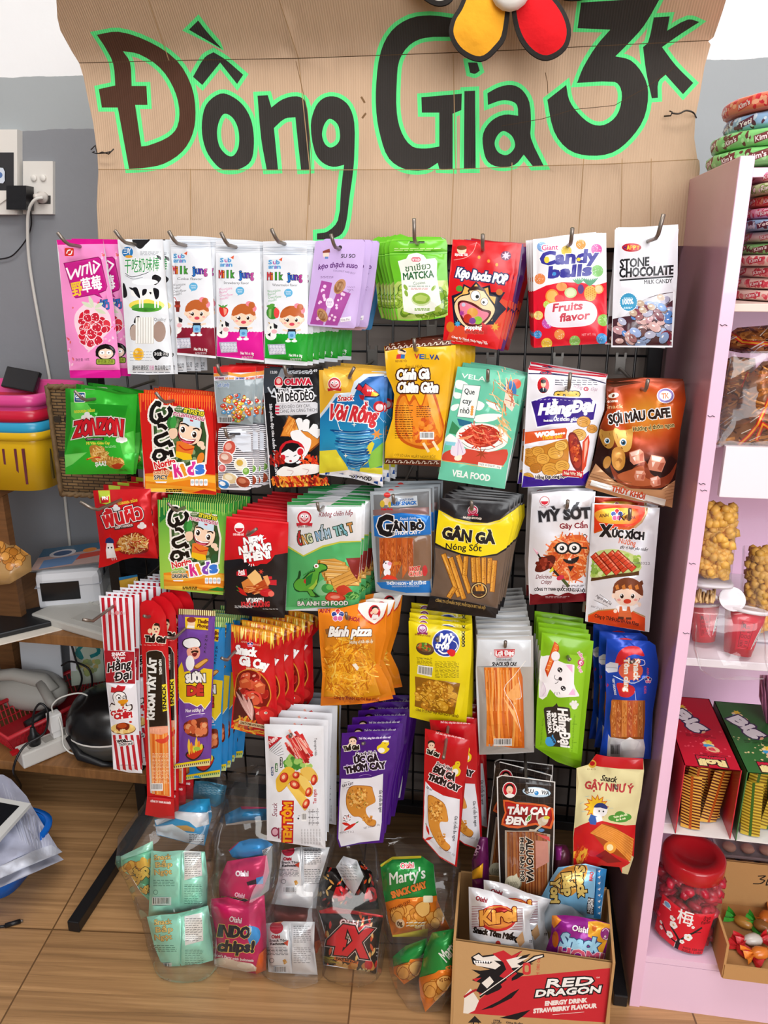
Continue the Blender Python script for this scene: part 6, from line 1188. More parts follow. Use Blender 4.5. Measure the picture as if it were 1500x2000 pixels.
for x,y,rx,ry,a in((320,680,36,44,20),(570,700,26,46,10),(525,800,26,40,20),(505,900,28,44,25),(410,740,46,34,30),(420,660,30,30,0)):A.E('b8281c',x,y,rx,ry,a);A.E('e0583c',x-4,y-5,rx*.7,ry*.7,a);A.E('f4c8a0',x-4,y-4,rx*.35,ry*.4,a)
A.R('25457a',212,590,232,665,8);A.R('2f7a3a',245,560,268,632,8);A.R('33333a',285,508,308,600,8);A.X('fff','Á Châu',229,655,229,600,13,b=.6);A.X('fff','Fast',263,622,263,570,14,b=.6);A.X('fff','Ba-xi-cô',303,592,303,516,14,b=.6)
A.X('3a3a40','Topcognie Hiệu',575,350,578,500,20,b=.4);A.X('b02a34','Tan ngon',590,900,590,780,28,b=1)
A.X('f0a41c','TEM TÔM',378,1232,385,890,66,out=('c01c20',13),b=5);A.X('8a4a5a','Snack',262,1008,262,895,42,sh=.2,b=.6)
A.E('8a2a4a',245,1135,34,40);A.E('d8a8b8',245,1135,24,28);A.P('8a2a4a',270,1100,282,1100,282,1190,270,1190);A.X('5a3a44','BA ANH EM FOOD',302,1200,302,1098,15)
A.bar(466,975,508,1045,3);A.para('55555c',525,940,612,1080,3,6);A.X('55555c','Thành phần bột mì',540,1080,540,945,13);A.X('55555c','Hướng dẫn sử dụng',565,1080,565,945,13);A.X('55555c','Ngày sản xuất hạn',605,1080,605,935,13)
for i in range(7):A.X('66666c','bảo quản nơi khô ráo',475+i*25,1235+i,473+i*25,1110,12)
A.E('33333a',440,1022,8);A.N('33333a',4,440,1000,455,1000)
hang('shrimp_roll_packet','white shrimp roll snack packet with red and orange lettering',A,(380,295),n=4,sx=.003,Y=1.10,step=.022,bulge=.007,wr=.003,jr=1,ext=.014,tip=.008,side=.008,m=GLOSS)
A=Art(480+18,1360-38,Q)
A.P('b4b6be',185,230,400,232,665,238,660,500,668,960,400,970,190,975);A.P('8a6a1c',205,320,600,330,648,340,645,560,655,940,205,950);A.P('b8922c',560,335,640,345,600,640,652,780,640,930,570,800)
hang('shrimp_roll_packet','silver and gold packet behind the white shrimp roll packets',A,(380,285),n=3,sx=.002,Y=1.19,step=.022,bulge=.006,wr=.003,jr=1,hk=False,m=FOIL,backcol='a0a2aa')
A=Art(480,1360,Q)
A.P('46157a',805,308,1040,290,1275,286,1250,560,1150,1225,960,1235,785,1265,762,1190,785,700)
A.P('e6e4ea',800,690,900,692,1050,680,1190,635,1170,800,1118,1205,960,1222,798,1258,775,1190,785,880);A.P('46157a',1150,640,1192,632,1155,1225,1132,1226)
A.E('2a1812',898,360,36,26);A.E('f2d0b4',895,378,32,28);A.E('222',885,376,5);A.E('222',908,374,5);A.P('f2d0b4',850,410,870,385,925,395,930,420,850,425);A.X('17120f','Thế Giai',822,456,948,442,36,out=('f4ecdc',5),b=4)
A.X('e8dcf0','Thế Giai, nâng bàn chia sẻ niềm vui!',945,362,1210,350,17,b=.6,sh=.15)
A.P('e8c81c',1100,420,1130,400,1145,380,1190,375,1200,400,1180,425,1205,440,1170,475,1130,478,1100,450,sm=2);A.E('f4f0ea',1135,452,28,22);A.P('f0e8d0',1140,380,1160,366,1200,372,1190,386);A.E('222',1165,394,4)
A.X('1c1020','Snack hình',922,502,1092,490,34,out=('f0e8f4',4),b=1.5,sh=.12);A.X('1c1020','ỨC GÀ',912,562,1110,546,52,out=('f0e8f4',5),b=6,arc=3);A.X('1c1020','THƠM CAY',836,645,1168,600,52,out=('f0e8f4',5),b=6,arc=4)
A.X('b898d0','♥ CAY',840,590,905,584,16);A.N('b898d0',3,950,668,1000,655,1050,662,sm=3);A.X('3a2a3c','CAY CAY',808,762,905,735,20,b=1);A.N('3a2a3c',3,822,725,870,712);A.N('3a2a3c',3,840,768,905,750)
drum(A,[(845,830),(880,760),(960,750),(1050,760),(1062,790),(1080,850),(1078,890),(1010,930),(1010,980),(1040,1020),(1088,1040),(1075,1085),(1020,1075),(960,1010),(900,1000),(850,930)])
A.lumps(['e0a850','b87428','c88838','eab868','a86420'],945,850,88,90,110,10,3);A.lumps(['d89844','b87028'],1020,1020,40,36,26,9,5);A.sticks(['7a3c10','6a8a2c','5a2c0c'],940,850,90,90,36,12,4,0,90,6)
chilli(A,875,1080,805,1060,26);chilli(A,925,1060,820,1125,28);A.sticks(['5a3a2c','c8442c'],840,1020,40,30,16,12,6,0,90,8)
A.X('2a2a30','Gia vị nấu ăn ngon',1118,785,1118,970,26,b=.8,sh=.1);A.X('55505c','NET WEIGHT: 20g',990,1112,1122,1080,16);A.X('55505c','⌀SPICY 0.2',785,1150,905,1140,16)
hang('chicken_snack_packet','purple and white chicken snack packet with crumbed drumstick',A,(1000,365),n=6,sx=.0045,Y=1.11,step=.024,bulge=.007,wr=.003,jr=1.2,ext=.01,tip=.004,backcol='46157a')
def dui(off,Y,n,lab,rot,hk=True):
 A=Art(780+off[0],1400+off[1],Q);c_,s_=math.cos(rot),math.sin(rot);q=A.T
 A.T=lambda p:q((390+(p[0]-390)*c_-(p[1]-150)*s_,150+(p[0]-390)*s_+(p[1]-150)*c_))
 A.P('b8101a',215,98,400,140,590,195,560,480,480,1258,340,1180,195,1018,205,560)
 A.P('dedce2',218,540,280,610,370,660,505,690,500,900,465,1240,335,1165,200,1010,205,760)
 A.X('f0c8c8','Thế Giai, nâng bàn chia sẻ niềm vui!',300,140,545,190,15,b=.5,sh=.15);A.E('2a1812',268,220,30,24);A.E('f2d0b4',268,240,28,26);A.E('222',260,238,4);A.E('222',278,240,4);A.P('f2d0b4',235,268,260,255,305,265,305,282,235,280);A.X('17120f','Thế Giai',225,302,325,338,32,out=('f4ecdc',5),b=3.5)
 A.P('e8c81c',440,420,465,400,470,378,500,372,510,400,498,425,515,450,500,490,465,500,445,465,sm=2);A.E('f4f0ea',470,460,24,26);A.E('222',490,392,4)
 A.X('1c1014','Snack hình',305,400,435,455,30,out=('f4e4e4',4),b=1.5,sh=.1);A.X('1c1014','ĐÙI GÀ',280,455,455,535,48,out=('f4e4e4',5),b=6);A.X('1c1014','THƠM CAY',240,520,490,625,46,out=('f4e4e4',5),b=6)
 drum(A,[(240,720),(250,660),(320,690),(380,740),(405,840),(400,880),(345,880),(340,930),(380,1030),(425,1080),(405,1115),(370,1110),(310,1040),(250,910)])
 A.lumps(['e0a850','b87428','c88838','eab868','a86420'],310,790,62,90,80,10,3);A.lumps(['d89844','b87028'],350,1010,34,60,26,9,5);A.sticks(['7a3c10','5a2c0c'],305,780,60,80,26,12,4,0,90,6)
 chilli(A,225,905,250,990,20);chilli(A,275,1010,215,1030,24);A.X('2a2a30','Gia vị nấu ăn ngon',465,830,445,1040,24,b=.8);A.X('55505c','NET WEIGHT: 20g',330,1100,460,1165,15);A.X('3a3038','CAY CAY',225,595,270,622,16,b=.8)
 hang('chicken_leg_snack_packet',lab,A,(395,170),n=n,sx=.004 if not hk else.007,Y=Y,step=.02,bulge=.007,wr=.003,jr=1.5,hk=hk,ext=.05,tip=.0,rise=.004,backcol='a0141c')
dui((0,0),1.085,1,'red and white spicy chicken leg packet hanging tilted in front',0)
dui((10,-24),1.125,5,'red and white spicy chicken leg packet hanging straight behind',-.16,False)
def aluo(off,Y,n,lab,rot,hk=True):
 A=Art(930+off[0],1450+off[1],Q);c_,s_=math.cos(rot),math.sin(rot);q=A.T
 A.T=lambda p:q((420+(p[0]-420)*c_-(p[1]-340)*s_,340+(p[0]-420)*s_+(p[1]-340)*c_))
 A.P('d8d4d0',172,290,215,272,420,296,662,328,655,800,638,1302,400,1285,198,1255,180,700)
 A.P('221a18',182,298,218,280,420,304,652,336,646,800,630,1292,400,1276,207,1247,190,700)
 for i in range(9):A.N('4a3c34',2,215+i*50,285+i*5,220+i*50,470+i*6)
 for i in range(4):A.N('4a3c34',2,190,330+i*50,650,365+i*50)
 A.E('f0e8e4',280,398,60,68,-8);A.E('c0182c',280,398,54,62,-8);A.E('1c1412',280,382,34,36);A.E('f0c8ac',280,398,28,34);A.P('f4f0ee',240,445,265,430,300,430,325,440,300,458,260,458);A.E('c85a5a',280,415,10,4)
 A.E('2a3a4a',506,416,124,46,6);A.E('c8e0f0',506,416,118,41,6);A.E('f0f6fa',506,410,100,28,6);A.X('1c2430','ALU',400,415,478,425,32,b=1.2);A.E('2f8ad0',505,424,18);A.E('9acbe8',500,418,7);A.X('1c2430','WA',545,432,608,442,32,b=1.2)
 A.P('d8602c',225,480,330,500,480,510,645,552,628,725,500,690,350,720,210,690,240,590,sm=2);A.P('8a1418',240,496,340,516,480,526,630,565,614,705,500,672,350,702,228,676,255,590,sm=2);A.P('b81c1e',242,498,340,518,480,528,628,566,622,620,480,570,260,570)
 A.X('f6f0ec','TẢM CAY',262,598,610,605,58,out=('5a0c10',3),b=5,sh=.12);A.X('f6f0ec','ĐEN',245,680,415,692,60,out=('5a0c10',3),b=5,sh=.12)
 A.P('f0f4e8',412,660,430,615,465,598,460,650,430,672);A.P('4f9a3a',420,652,435,620,460,606,454,645,430,664);A.N('f0f4e8',4,420,695,440,640)
 A.E('c8b8a0',560,660,46,36,-30);A.E('d8ccb8',578,645,28,26);A.E('d8c83a',590,630,26,14);A.N('cfc4b0',16,535,680,510,640,512,610);A.N('cfc4b0',18,540,700,490,740,450,735);A.E('5a8ac0',545,735,26,14)
 A.cur='clear_window';A.P('a89888',240,735,330,740,480,738,560,760,620,770,605,1285,400,1272,245,1230,240,1000)
 for i in range(13):x=268+i*26;A.P(('8a4a20','74381a','9a5a2c','824020')[i%4],x-12,748+(i>8)*(i-8)*5,x+13,748+(i>8)*(i-8)*5,x+20-i*.3,1280,x-6-i*.3,1278);A.N('b87844',4,x-4,760+(i>8)*20,x+5,1270)
 A.P('d8504a',500,765,610,790,620,830,560,800);A.P('c88878',495,820,600,830,610,1000,500,1060);A.cur=None
 A.E('8a8268',310,1180,72,66);A.E('d8d0b4',306,1176,66,62);A.P('d8d0b4',300,1130,340,1095,350,1140);A.X('8a8268','100%',270,1200,350,1196,34)
 A.X('1c120e','ALUOWA',418,800,425,1170,54,out=('e8dcc8',5),b=4,sh=.15);A.X('1c120e','PHIÊN BẢN MỚI',368,800,372,1160,28,out=('e8dcc8',4),b=2.5)
 hang('black_snack_strip_packet',lab,A,(420,345),n=n,sx=-.001,Y=Y,step=.028,bulge=.006,wr=.002,jr=.8,hk=hk,ext=.02,tip=.004,backcol='2a2220')
aluo((0,0),1.09,1,'black strip snack packet with white edges and blue oval logo',0)
aluo((-6,-20),1.135,1,'black strip snack packet hanging crooked behind the front black packet',.13,False)
aluo((-4,-32),1.17,1,'black strip snack packet rearmost behind the crooked black packet',-.01,False)
A=Art(930,1450,Q)
A.P('e2d8a4',840,215,940,185,1005,98,1100,118,1398,135,1405,240,1380,440,1335,690,1318,960,1270,1105,1220,1095,1200,1045,1050,1030,900,1070,815,1035,812,800,835,500)
A.cur='header';A.P('b8181e',940,188,1005,98,1100,118,1398,135,1400,228,1200,220,1050,205);A.cur=None
A.E('d8a83a',972,180,34,34);A.E('b8181e',972,176,22,20);A.X('8a5a1c','BẠN BÈ TÔI',930,230,1000,232,13)
A.X('2a2420','Snack',1040,318,1170,335,48,sh=.3,b=2);A.X('b83a40','GẬY NHƯ Ý',910,385,1310,425,62,b=4)
A.P('c8181e',822,720,880,690,960,660,1050,655,1150,680,1250,695,1335,690,1318,960,1270,1105,1220,1095,1200,1045,1050,1030,900,1070,815,1035,814,800,sm=0)
A.star('c85a1c',1005,540,108,70,13);A.star('eec02c',1005,540,94,58,13);A.P('f4f2f4',980,570,1000,530,1050,510,1095,540,1095,590,1060,620,990,620,sm=3);A.P('2a3a7a',985,545,1010,512,1060,508,1100,540,1090,560,1040,545,sm=2);A.E('222',1030,575,7);A.E('222',1065,578,7);A.P('2f5aa8',940,650,960,600,1020,625,1000,690,955,685);A.P('f4f2f4',1000,625,1050,620,1060,655,1010,670)
for x,y,a in((930,455,30),(1105,480,-30),(885,515,60),(1130,550,0),(900,580,20)):A.N('b8c8c0',4,x-16,y,x+16,y-math.tan(math.radians(a))*10)
for dx,dy,rx,ry in((-60,8,40,26),(0,-14,46,36),(50,0,46,30),(0,20,70,26)):A.E('4f9a3a',1205+dx,625+dy,rx,ry)
A.X('f0f4c8','Thơm giòn hết',1150,635,1265,610,16,b=1,sh=.1);A.X('f0f4c8','ăn là mê',1172,658,1250,642,16,b=1,sh=.1)
A.P('a84a14',960,750,1060,680,1150,700,1318,820,1300,1005,1100,910)
for i in range(17):t=i/16;A.N(('e89a44','dc8430')[i%2],8,1050-t*90,688+t*70,1180-t*60,735+t*100,1316-t*20,812+t*190,sm=3)
A.sticks(['e8722c','f0b03a','d84a1c'],870,940,60,50,26,70,14,-70,30,5,.7);A.E('f0a03a',1120,880,52,50);A.E('fbe8b0',1120,880,28,28);A.P('8a1018',1000,950,1080,900,1160,960,1220,1000,1100,1010)
hang('snack_stick_packet','cream and red stick snack packet hanging alone at lower right',A,(1160,355),n=1,Y=1.10,bulge=.01,wr=.004,ext=.002,tip=.0,backcol='c8b88a')
# ================================================================ clear sacks of snack bags on the floor
FILM=film('clear_sack_film',haze=.012,gloss=.26,rough=.06,bs=9,bst=.7)
FILM2=film('clear_wrap_film',haze=.015,gloss=.26,rough=.07,bs=14,bst=.6)
r5=4/15
def sack(label,fr,lev,depth=.07,name='clear_plastic_sack',m=None,cr=.006,grp='clear sacks of snack bags on the floor'):
 x0,y0,k=fr;loops=[];n=40;sd=Vector((lev[0][0]*.1,0,0));L2=[]
 for i in range(len(lev)-1):
  for j in range(4):L2 .append([lev[i][q]+(lev[i+1][q]-lev[i][q])*j/4 for q in range(4)])
 L2 .append(list(lev[-1]))
 for li,(y,xl,xr,Y)in enumerate(L2):
  a,b=at(x0+xl*k,y0+y*k,Y),at(x0+xr*k,y0+y*k,Y);c=(a+b)/2;h=(b-a)/2;dp=depth*min(1,.35+.2*li,.06+.16*(len(L2)-1-li));ring=[]
  for j in range(n):
   t=2*math.pi*j/n;q=c+h*math.cos(t)+Vector((0,-dp*math.sin(t)*(.5 if math.sin(t)>0 else 1),0));z=noise.noise(q*16+sd)*cr*1.6+abs(noise.noise(q*38+sd))*cr
   q=q+Vector((math.cos(t)*z,-math.sin(t)*z,z*.4));q.z=max(q.z,.002);ring.append(q)
  loops.append(ring)
 b=MB();b.rings(loops,cap=False);b.add(loops[-1],[list(range(n))]);o=b.build(name,m or FILM,None,True);tag(o,label,'plastic bag',grp);return o
def bag(name,label,A,foot,Y=None,bulge=.03,lean=.12,grp=None,cat_='snack bag',**kw):
 fx,fy=A.T(foot);Y=Y or az(fx,fy,0).y+.006
 o=pouch(name,A,Y=Y,hole=(fx,fy),bulge=bulge,n=(0,-1,lean),seal=kw.pop('seal',3),wr=kw.pop('wr',.006),m=kw.pop('m',FOIL),step=9,backk=kw.pop('backk',.8),**kw)
 return tag(o,label,cat_,grp)
h5=(220,1500,Q)
def mint(out,x,y,s,lab,foot,Y=None,**kw):
 A=Art(*h5);A.P('a2e8ce',*out);T=lambda u,v:(x+u*s,y+v*s)
 def tx(c,t,u0,v0,u1,v1,h,**q):A.X(c,t,*T(u0,v0),*T(u1,v1),h*s,**q)
 for i,(t,u)in enumerate((('Snack',60),('Bắp',70),('Ngọt',62))):tx('f2cf7a',t,u-10,130+i*62,u+130,122+i*62,42,out=('6a5a2a',2.5),b=1.5)
 A.para('3c7a68',*T(40,290),*T(230,350),4,5*s,.02,3);A.para('3c7a68',*T(300,330),*T(450,500),12,4*s,-.04,6);A.N('b8ecd8',4,*T(275,70),*T(262,500))
 A.P('f0f2ee',*T(295,60),*T(440,30),*T(450,260),*T(300,300));A.para('333a3a',*T(305,70),*T(440,270),11,4*s,-.1,5);A.E('3c7a68',*T(60,400),20*s);A.E('a2e8ce',*T(60,400),16*s);A.bar(*T(30,440),*T(190,510),6,'e4efe8')
 bag('corn_snack_bag',lab,A,foot,Y,grp='mint sweetcorn snack bags',**kw)
mint([285,1245,400,1228,530,1220,700,1180,800,1150,835,1400,842,1610,640,1665,430,1700,345,1480],300,1180,1.02,'mint green sweetcorn snack bag standing at the bottom of the leftmost sack',(430,1700),Y=1.035)
mint([322,690,430,700,560,690,772,700,795,900,792,1165,560,1205,300,1240,312,980],300,640,1.0,'mint green sweetcorn snack bag on top of the bottom mint bag',(430,1235),Y=1.075)
A=Art(*h5);A.P('7fd0aa',65,740,190,680,335,610,350,800,312,1115,240,1050,150,900,78,860);A.P('a8e4c8',65,740,190,680,335,610,340,680,200,730,80,770)
A.lumps(['e8b84a','d89a30','f2cc6a'],170,830,80,50,14,34,3,edge='a86a1c');A.lumps(['e8b84a','f2cc6a'],280,790,40,30,6,26,5);A.P('5aa87a',200,900,320,860,318,1000,230,960);A.X('f0c85a','Bắp',195,985,310,860,80,out=('3a3a20',5),b=7);A.X('f0c85a','Ngọt',240,1060,315,1010,50,out=('3a3a20',4),b=4)
bag('corn_snack_bag','mint green snack bag turned sideways showing its yellow sweetcorn picture',A,(300,1110),Y=1.10,bulge=.025)
A=Art(*h5);A.P('2f9ad0',350,430,420,420,520,340,690,262,812,255,832,400,800,520,770,650,620,625,370,560);A.P('eceff4',352,440,520,360,640,370,800,370,808,470,700,500,640,450,520,420,370,480);A.P('d8a04a',510,485,620,480,690,510,680,535,560,520);A.P('dfe8f0',360,490,500,470,620,540,770,560,765,645,620,622,372,556);A.para('333c44',640,545,760,620,5,5,-.05)
bag('corn_snack_bag','blue and white snack bag lying on the mint bags in the leftmost sack',A,(560,620),Y=1.14,bulge=.035)
A=Art(*h5);A.P('4a8fae',690,108,800,112,955,148,930,280,860,330,660,262);A.para('a8d0e0',720,125,930,220,7,4,.12);A.P('3f9ad0',668,240,860,310,850,345,660,280)
bag('corn_snack_bag','blue snack bag with fine print tilted at the top of the leftmost sack',A,(760,300),Y=1.19,bulge=.02)
sack('leftmost tall clear plastic sack holding mint and blue snack bags',h5,[(90,330,960,1.2),(300,250,930,1.16),(560,60,870,1.12),(760,40,830,1.1),(1000,130,815,1.08),(1240,240,830,1.06),(1500,320,860,1.04),(1690,370,850,1.03),(1740,420,800,1.02)],.085)
PK='c2185a'
A=Art(*h5);A.P(PK,825,1095,960,1080,1110,1120,1270,1062,1290,1400,1285,1690,1205,1726,1000,1700,850,1662,868,1400,826,1210)
A.P('2f8cd0',1120,1330,1220,1340,1235,1420,1180,1500,1140,1460,sm=3);A.P('2f8cd0',950,1380,985,1370,990,1420,955,1420);A.P('e0642c',1225,1560,1288,1500,1286,1690,1205,1726,1190,1700)
A.P('e8d8c4',850,1600,950,1590,1050,1620,1170,1640,1200,1700,1000,1702,850,1662,sm=2);A.E('f4ead8',900,1625,50,26);A.E('f4ead8',1110,1655,70,26)
A.X('f4e4e8','Oishi',975,1285,1075,1300,46,out=('8a0c3c',2.5),b=1.5);A.X('1c1a2c','INDO',880,1405,1140,1425,92,out=('e8d05a',4),b=8,sh=.1);A.X('1c1a2c','chips!',880,1530,1175,1540,88,out=('e8d05a',4),b=8,sh=.1);A.X('f4e8ec',"Let's Party with Indonesia",868,1575,1178,1622,22,b=1,sh=.1,arc=-8)
bag('potato_chip_bag','hot pink potato chip bag with black and yellow lettering at the front',A,(1050,1712),Y=1.04,grp='pink chip bags')
A=Art(*h5);A.P('c21a58',888,950,960,780,1110,755,1290,730,1312,870,1262,1010,1160,1180,1000,1150,895,1120);A.P('1a1420',1120,955,1200,930,1215,970,1130,985);A.P('2f8cd0',1200,920,1262,905,1260,970,1205,975);A.X('f0dce4','Oishi',1030,905,1135,905,44,out=('8a0c3c',3),b=3);A.X('1c1a2c','INDO',915,1140,1130,1160,60,out=('e8d05a',3),b=5);A.X('f0dce4','Oishi',1020,1075,1100,1090,36,b=2)
bag('potato_chip_bag','pink chip bag leaning on top of the front pink chip bag',A,(1060,1170),Y=1.085)
A=Art(*h5);A.P('2f8ed0',970,690,1050,620,1150,592,1262,590,1342,640,1300,700,1250,762,1120,792,1000,745);A.P('b81c54',975,700,1090,590,1060,580,965,640);A.P('e4e6ea',1250,690,1330,650,1335,690,1262,740);A.para('445',1260,675,1325,730,4,4,-.4)
bag('potato_chip_bag','blue end of a pink chip bag lying on the pink pair',A,(1130,780),Y=1.12,bulge=.04)
A=Art(*h5);A.P('27709c',935,390,1080,320,1290,330,1300,440,1130,465,950,480);A.P('a81c50',1060,300,1280,295,1288,340,1080,345);A.P('d8c8ba',950,470,1130,440,1295,436,1290,560,1130,580,1010,620,960,560);A.P('c8b04a',950,300,1050,290,1030,340,960,350)
bag('potato_chip_bag','blue and cream chip bag highest in the second sack',A,(1100,590),Y=1.16,bulge=.035)
sack('clear plastic sack of pink chip bags standing second from the left',h5,[(40,1000,1290,1.2),(250,940,1340,1.18),(500,880,1420,1.14),(800,860,1420,1.1),(1000,800,1400,1.08),(1300,820,1320,1.05),(1600,845,1300,1.04),(1740,900,1270,1.03)],.08)
i5=(500,1600,r5)
def shrimp(out,x,y,s,lab,foot,Y):
 A=Art(*i5);A.P('e4e5e8',*out);T=lambda u,v:(x+u*s,y+v*s)
 A.E('b8243a',*T(90,40),50*s,46*s);A.E('c87a5a',*T(100,-20),44*s,28*s);A.N('d85a6a',3,*T(55,30),*T(125,30));A.N('d85a6a',3,*T(55,50),*T(125,50))
 A.X('b02438','Oishi',*T(55,118),*T(115,116),24*s,b=2);A.X('2a2a30','Snack Tôm',*T(40,142),*T(170,140),17*s,b=1);A.X('2a2a30','Kachoutaki',*T(46,166),*T(165,164),17*s,b=1.5);A.P('c84a34',*T(140,150),*T(178,130),*T(172,175))
 A.para('55585e',*T(20,180),*T(175,240),6,4*s,.01,3);A.para('44474d',*T(215,20),*T(340,150),9,4*s,0,4);A.para('66696e',*T(215,180),*T(340,300),9,4*s,0,8);A.E('66696e',*T(55,280),18*s);A.E('e4e5e8',*T(55,280),14*s);A.lumps(['e0b878','c89448'],*T(150,290),22*s,12*s,5,12*s,3);A.N('f6f6f8',8,*T(190,10),*T(200,380));A.bar(*T(50,320),*T(165,372),8,'e0e1e4')
 bag('shrimp_chip_bag',lab,A,foot,Y,grp='white shrimp chip bags',bulge=.028)
shrimp([60,765,200,748,430,752,425,930,452,1140,250,1130,92,1122,78,920],60,755,1.0,'white shrimp chip bag with red emblem standing in front',(250,1135),1.05)
A=Art(*i5);A.P('7a2a20',75,620,250,640,442,650,470,800,492,1120,445,1150,200,1100,70,780);A.P('c8501c',430,900,470,880,492,1120,445,1150);bag('shrimp_chip_bag','brown red shrimp chip bag behind the front white shrimp bag',A,(300,1100),Y=1.11)
shrimp([190,228,310,205,540,205,500,340,462,460,440,655,290,640,112,620,160,450],150,190,.95,'white shrimp chip bag leaning above the front white shrimp bag',(280,650),1.10)
sack('clear plastic sack of white shrimp chip bags third from the left',i5,[(130,150,560,1.18),(300,90,540,1.14),(500,70,500,1.1),(700,30,480,1.07),(950,40,500,1.06),(1130,60,510,1.05),(1200,130,440,1.03)],.08)
A=Art(*i5);A.P('1c1614',458,672,560,640,700,668,935,705,905,860,882,1142,700,1100,492,1066,505,850);A.P('b81c1e',458,662,560,636,700,664,930,690,930,720,700,694,470,690)
r=random.Random(5)
for i in range(24):x,y=r.choice([(r.uniform(500,560),r.uniform(700,1000)),(r.uniform(700,860),r.uniform(700,800)),(r.uniform(500,880),r.uniform(1020,1110)),(r.uniform(830,880),r.uniform(800,1080))]);A.drop(r.choice(['e8a04a','d8582c','f0c87a','c8281c']),(x,y+20),(x+r.uniform(-30,30),y-40),20)
chilli(A,700,850,840,760,40);A.lumps(['d8984a','e8b870','c87c30'],700,1080,180,26,14,24,4);A.E('c8202c',825,1065,30,40);A.sticks(['b8a83a','8a7a2c'],560,1030,60,24,20,60,8,10,10,6);A.lumps(['e8dc9a','f0e8b8'],790,1110,40,16,16,7,7)
A.X('f0dce0','Oishi',612,780,742,800,52,out=('8a1420',4),b=2);A.X('d8202c','4X',520,970,800,1005,200,out=('1a0c0c',10),b=16,sh=.1,out2=('f0d8d0',14));A.P('e8741c',575,1005,750,1040,748,1062,572,1030);A.X('2a1408','SNACK BẮP & CAY',582,1026,742,1056,18,b=1.5);A.para('d8d0c8',880,930,915,1010,3,8)
bag('corn_chip_bag','black corn chip bag with large red lettering and flames',A,(690,1110),Y=1.07,bulge=.034)
def dark(out,lab,foot,Y,sd):
 A=Art(*i5);A.P('1a1413',*out);xs,ys=out[0::2],out[1::2];r=random.Random(sd)
 for i in range(26):x,y=r.uniform(min(xs),max(xs)),r.uniform(min(ys),max(ys));A.drop(r.choice(['d8984a','c8401c','e8c070','b8281c','d8d0c8']),(x,y),(x+r.uniform(-40,40),y-r.uniform(20,50)),16)
 A.X('c8242c','4X',min(xs)+120,max(ys)-60,min(xs)+240,max(ys)-90,90,out=('0c0808',5),b=9);bag('corn_chip_bag',lab,A,foot,Y,bulge=.03)
dark([460,500,520,350,600,360,690,440,720,660,560,650,470,640],'black corn chip bag lying left above the front black bag',(590,650),1.11,3)
dark([690,420,760,300,850,390,905,660,720,665],'black corn chip bag lying right above the front black bag',(800,660),1.12,6)
A=Art(*i5);A.P('c8cace',585,350,640,270,740,300,790,420,720,560,650,470);A.para('888c90',620,320,740,450,6,5,.2);bag('corn_chip_bag','silver back of a chip bag on the black chip bags',A,(690,520),Y=1.09,bulge=.02)
sack('clear plastic sack of black corn chip bags fourth from the left',i5,[(100,560,760,1.2),(250,520,840,1.16),(450,450,900,1.12),(660,440,950,1.08),(900,470,940,1.07),(1120,480,930,1.06),(1190,560,850,1.05)],.085)
def marty(out,lab,foot,Y,full=True,dx=0,dy=0):
 A=Art(*i5);A.P('23883c',*out);ys=out[1::2];xs=out[0::2];y1=max(ys);y0=min(ys);T=lambda u,v:(u+dx,v+dy)
 my=y0+(y1-y0)*.55
 A.P('df7a24',min(xs)-20,my+30,min(xs)+120,my-10,max(xs)-140,my-30,max(xs)+20,my-50,max(xs)+40,y1+20,min(xs)-20,y1+20);A.lumps(['e8a850','f0bc6a','d89038','eec07a'],(min(xs)+max(xs))/2+30,my+(y1-my)*.5,(max(xs)-min(xs))*.36,(y1-my)*.32,22,44,6,edge='a8601c')
 if full:
  A.P('d8c83a',*T(905,340),*T(1000,270),*T(1210,262),*T(1210,285),*T(1000,295),*T(920,350));A.P('e8d83a',1000,850,1260,800,1256,862,1000,862)
  A.X('c02a34','Oishi',*T(1060,362),*T(1155,355),40,out=('f4ecec',4),b=2);A.X('e8efe8',"Marty's",*T(980,480),*T(1240,430),84,b=2,sh=.15);A.X('e8823c','SNACK CHAY',*T(1000,578),*T(1250,500),46,out=('1c5a2a',4),b=4);A.X('7a3414','VỊ DA HEO QUAY',*T(985,680),*T(1135,610),22,b=1);A.E('e8c8a0',*T(1055,765),34);A.X('4a2c18','0g',*T(1038,782),*T(1072,776),32,b=2);A.para('f4ecdc',*T(1100,745),*T(1240,790),2,7,-.2);A.R('efe8c8',*T(1225,560),*T(1295,610),8)
 else:A.X('e8efe8','Marty',*T(1395,1050),*T(1480,950),90,b=2,sh=.15);A.X('e8823c','SN',*T(1400,1120),*T(1470,1095),40,b=2);A.X('7a3414','VỊ DA',*T(1340,1190),*T(1420,1180),20,b=1)
 bag('vegetarian_chip_bag',lab,A,foot,Y,grp='green vegetarian chip bags',bulge=.03)
marty([1000,1010,1090,930,1250,870,1270,960,1190,1140,1085,1210,1010,1130],'green and orange chip bag showing its back low in the rightmost sack',(1085,1200),1.05,True,3000)
marty([1192,1180,1235,960,1290,830,1460,800,1478,1000,1470,1130,1400,1250,1240,1412,1205,1300],'green and orange chip bag with a pointed end on the floor beside the carton',(1235,1405),1.012,False)
marty([910,330,1000,275,1210,268,1300,330,1330,600,1420,800,1250,862,1000,862,968,730,930,520],'green vegetarian chip bag with white script lettering uppermost in the rightmost sack',(1110,860),1.09)
sack('rightmost clear plastic sack holding green and orange chip bags',i5,[(150,740,1380,1.2),(330,800,1490,1.16),(520,870,1480,1.13),(720,920,1475,1.1),(900,940,1470,1.07),(1080,980,1470,1.05),(1260,1040,1450,1.03),(1400,1120,1370,1.01)],.075)
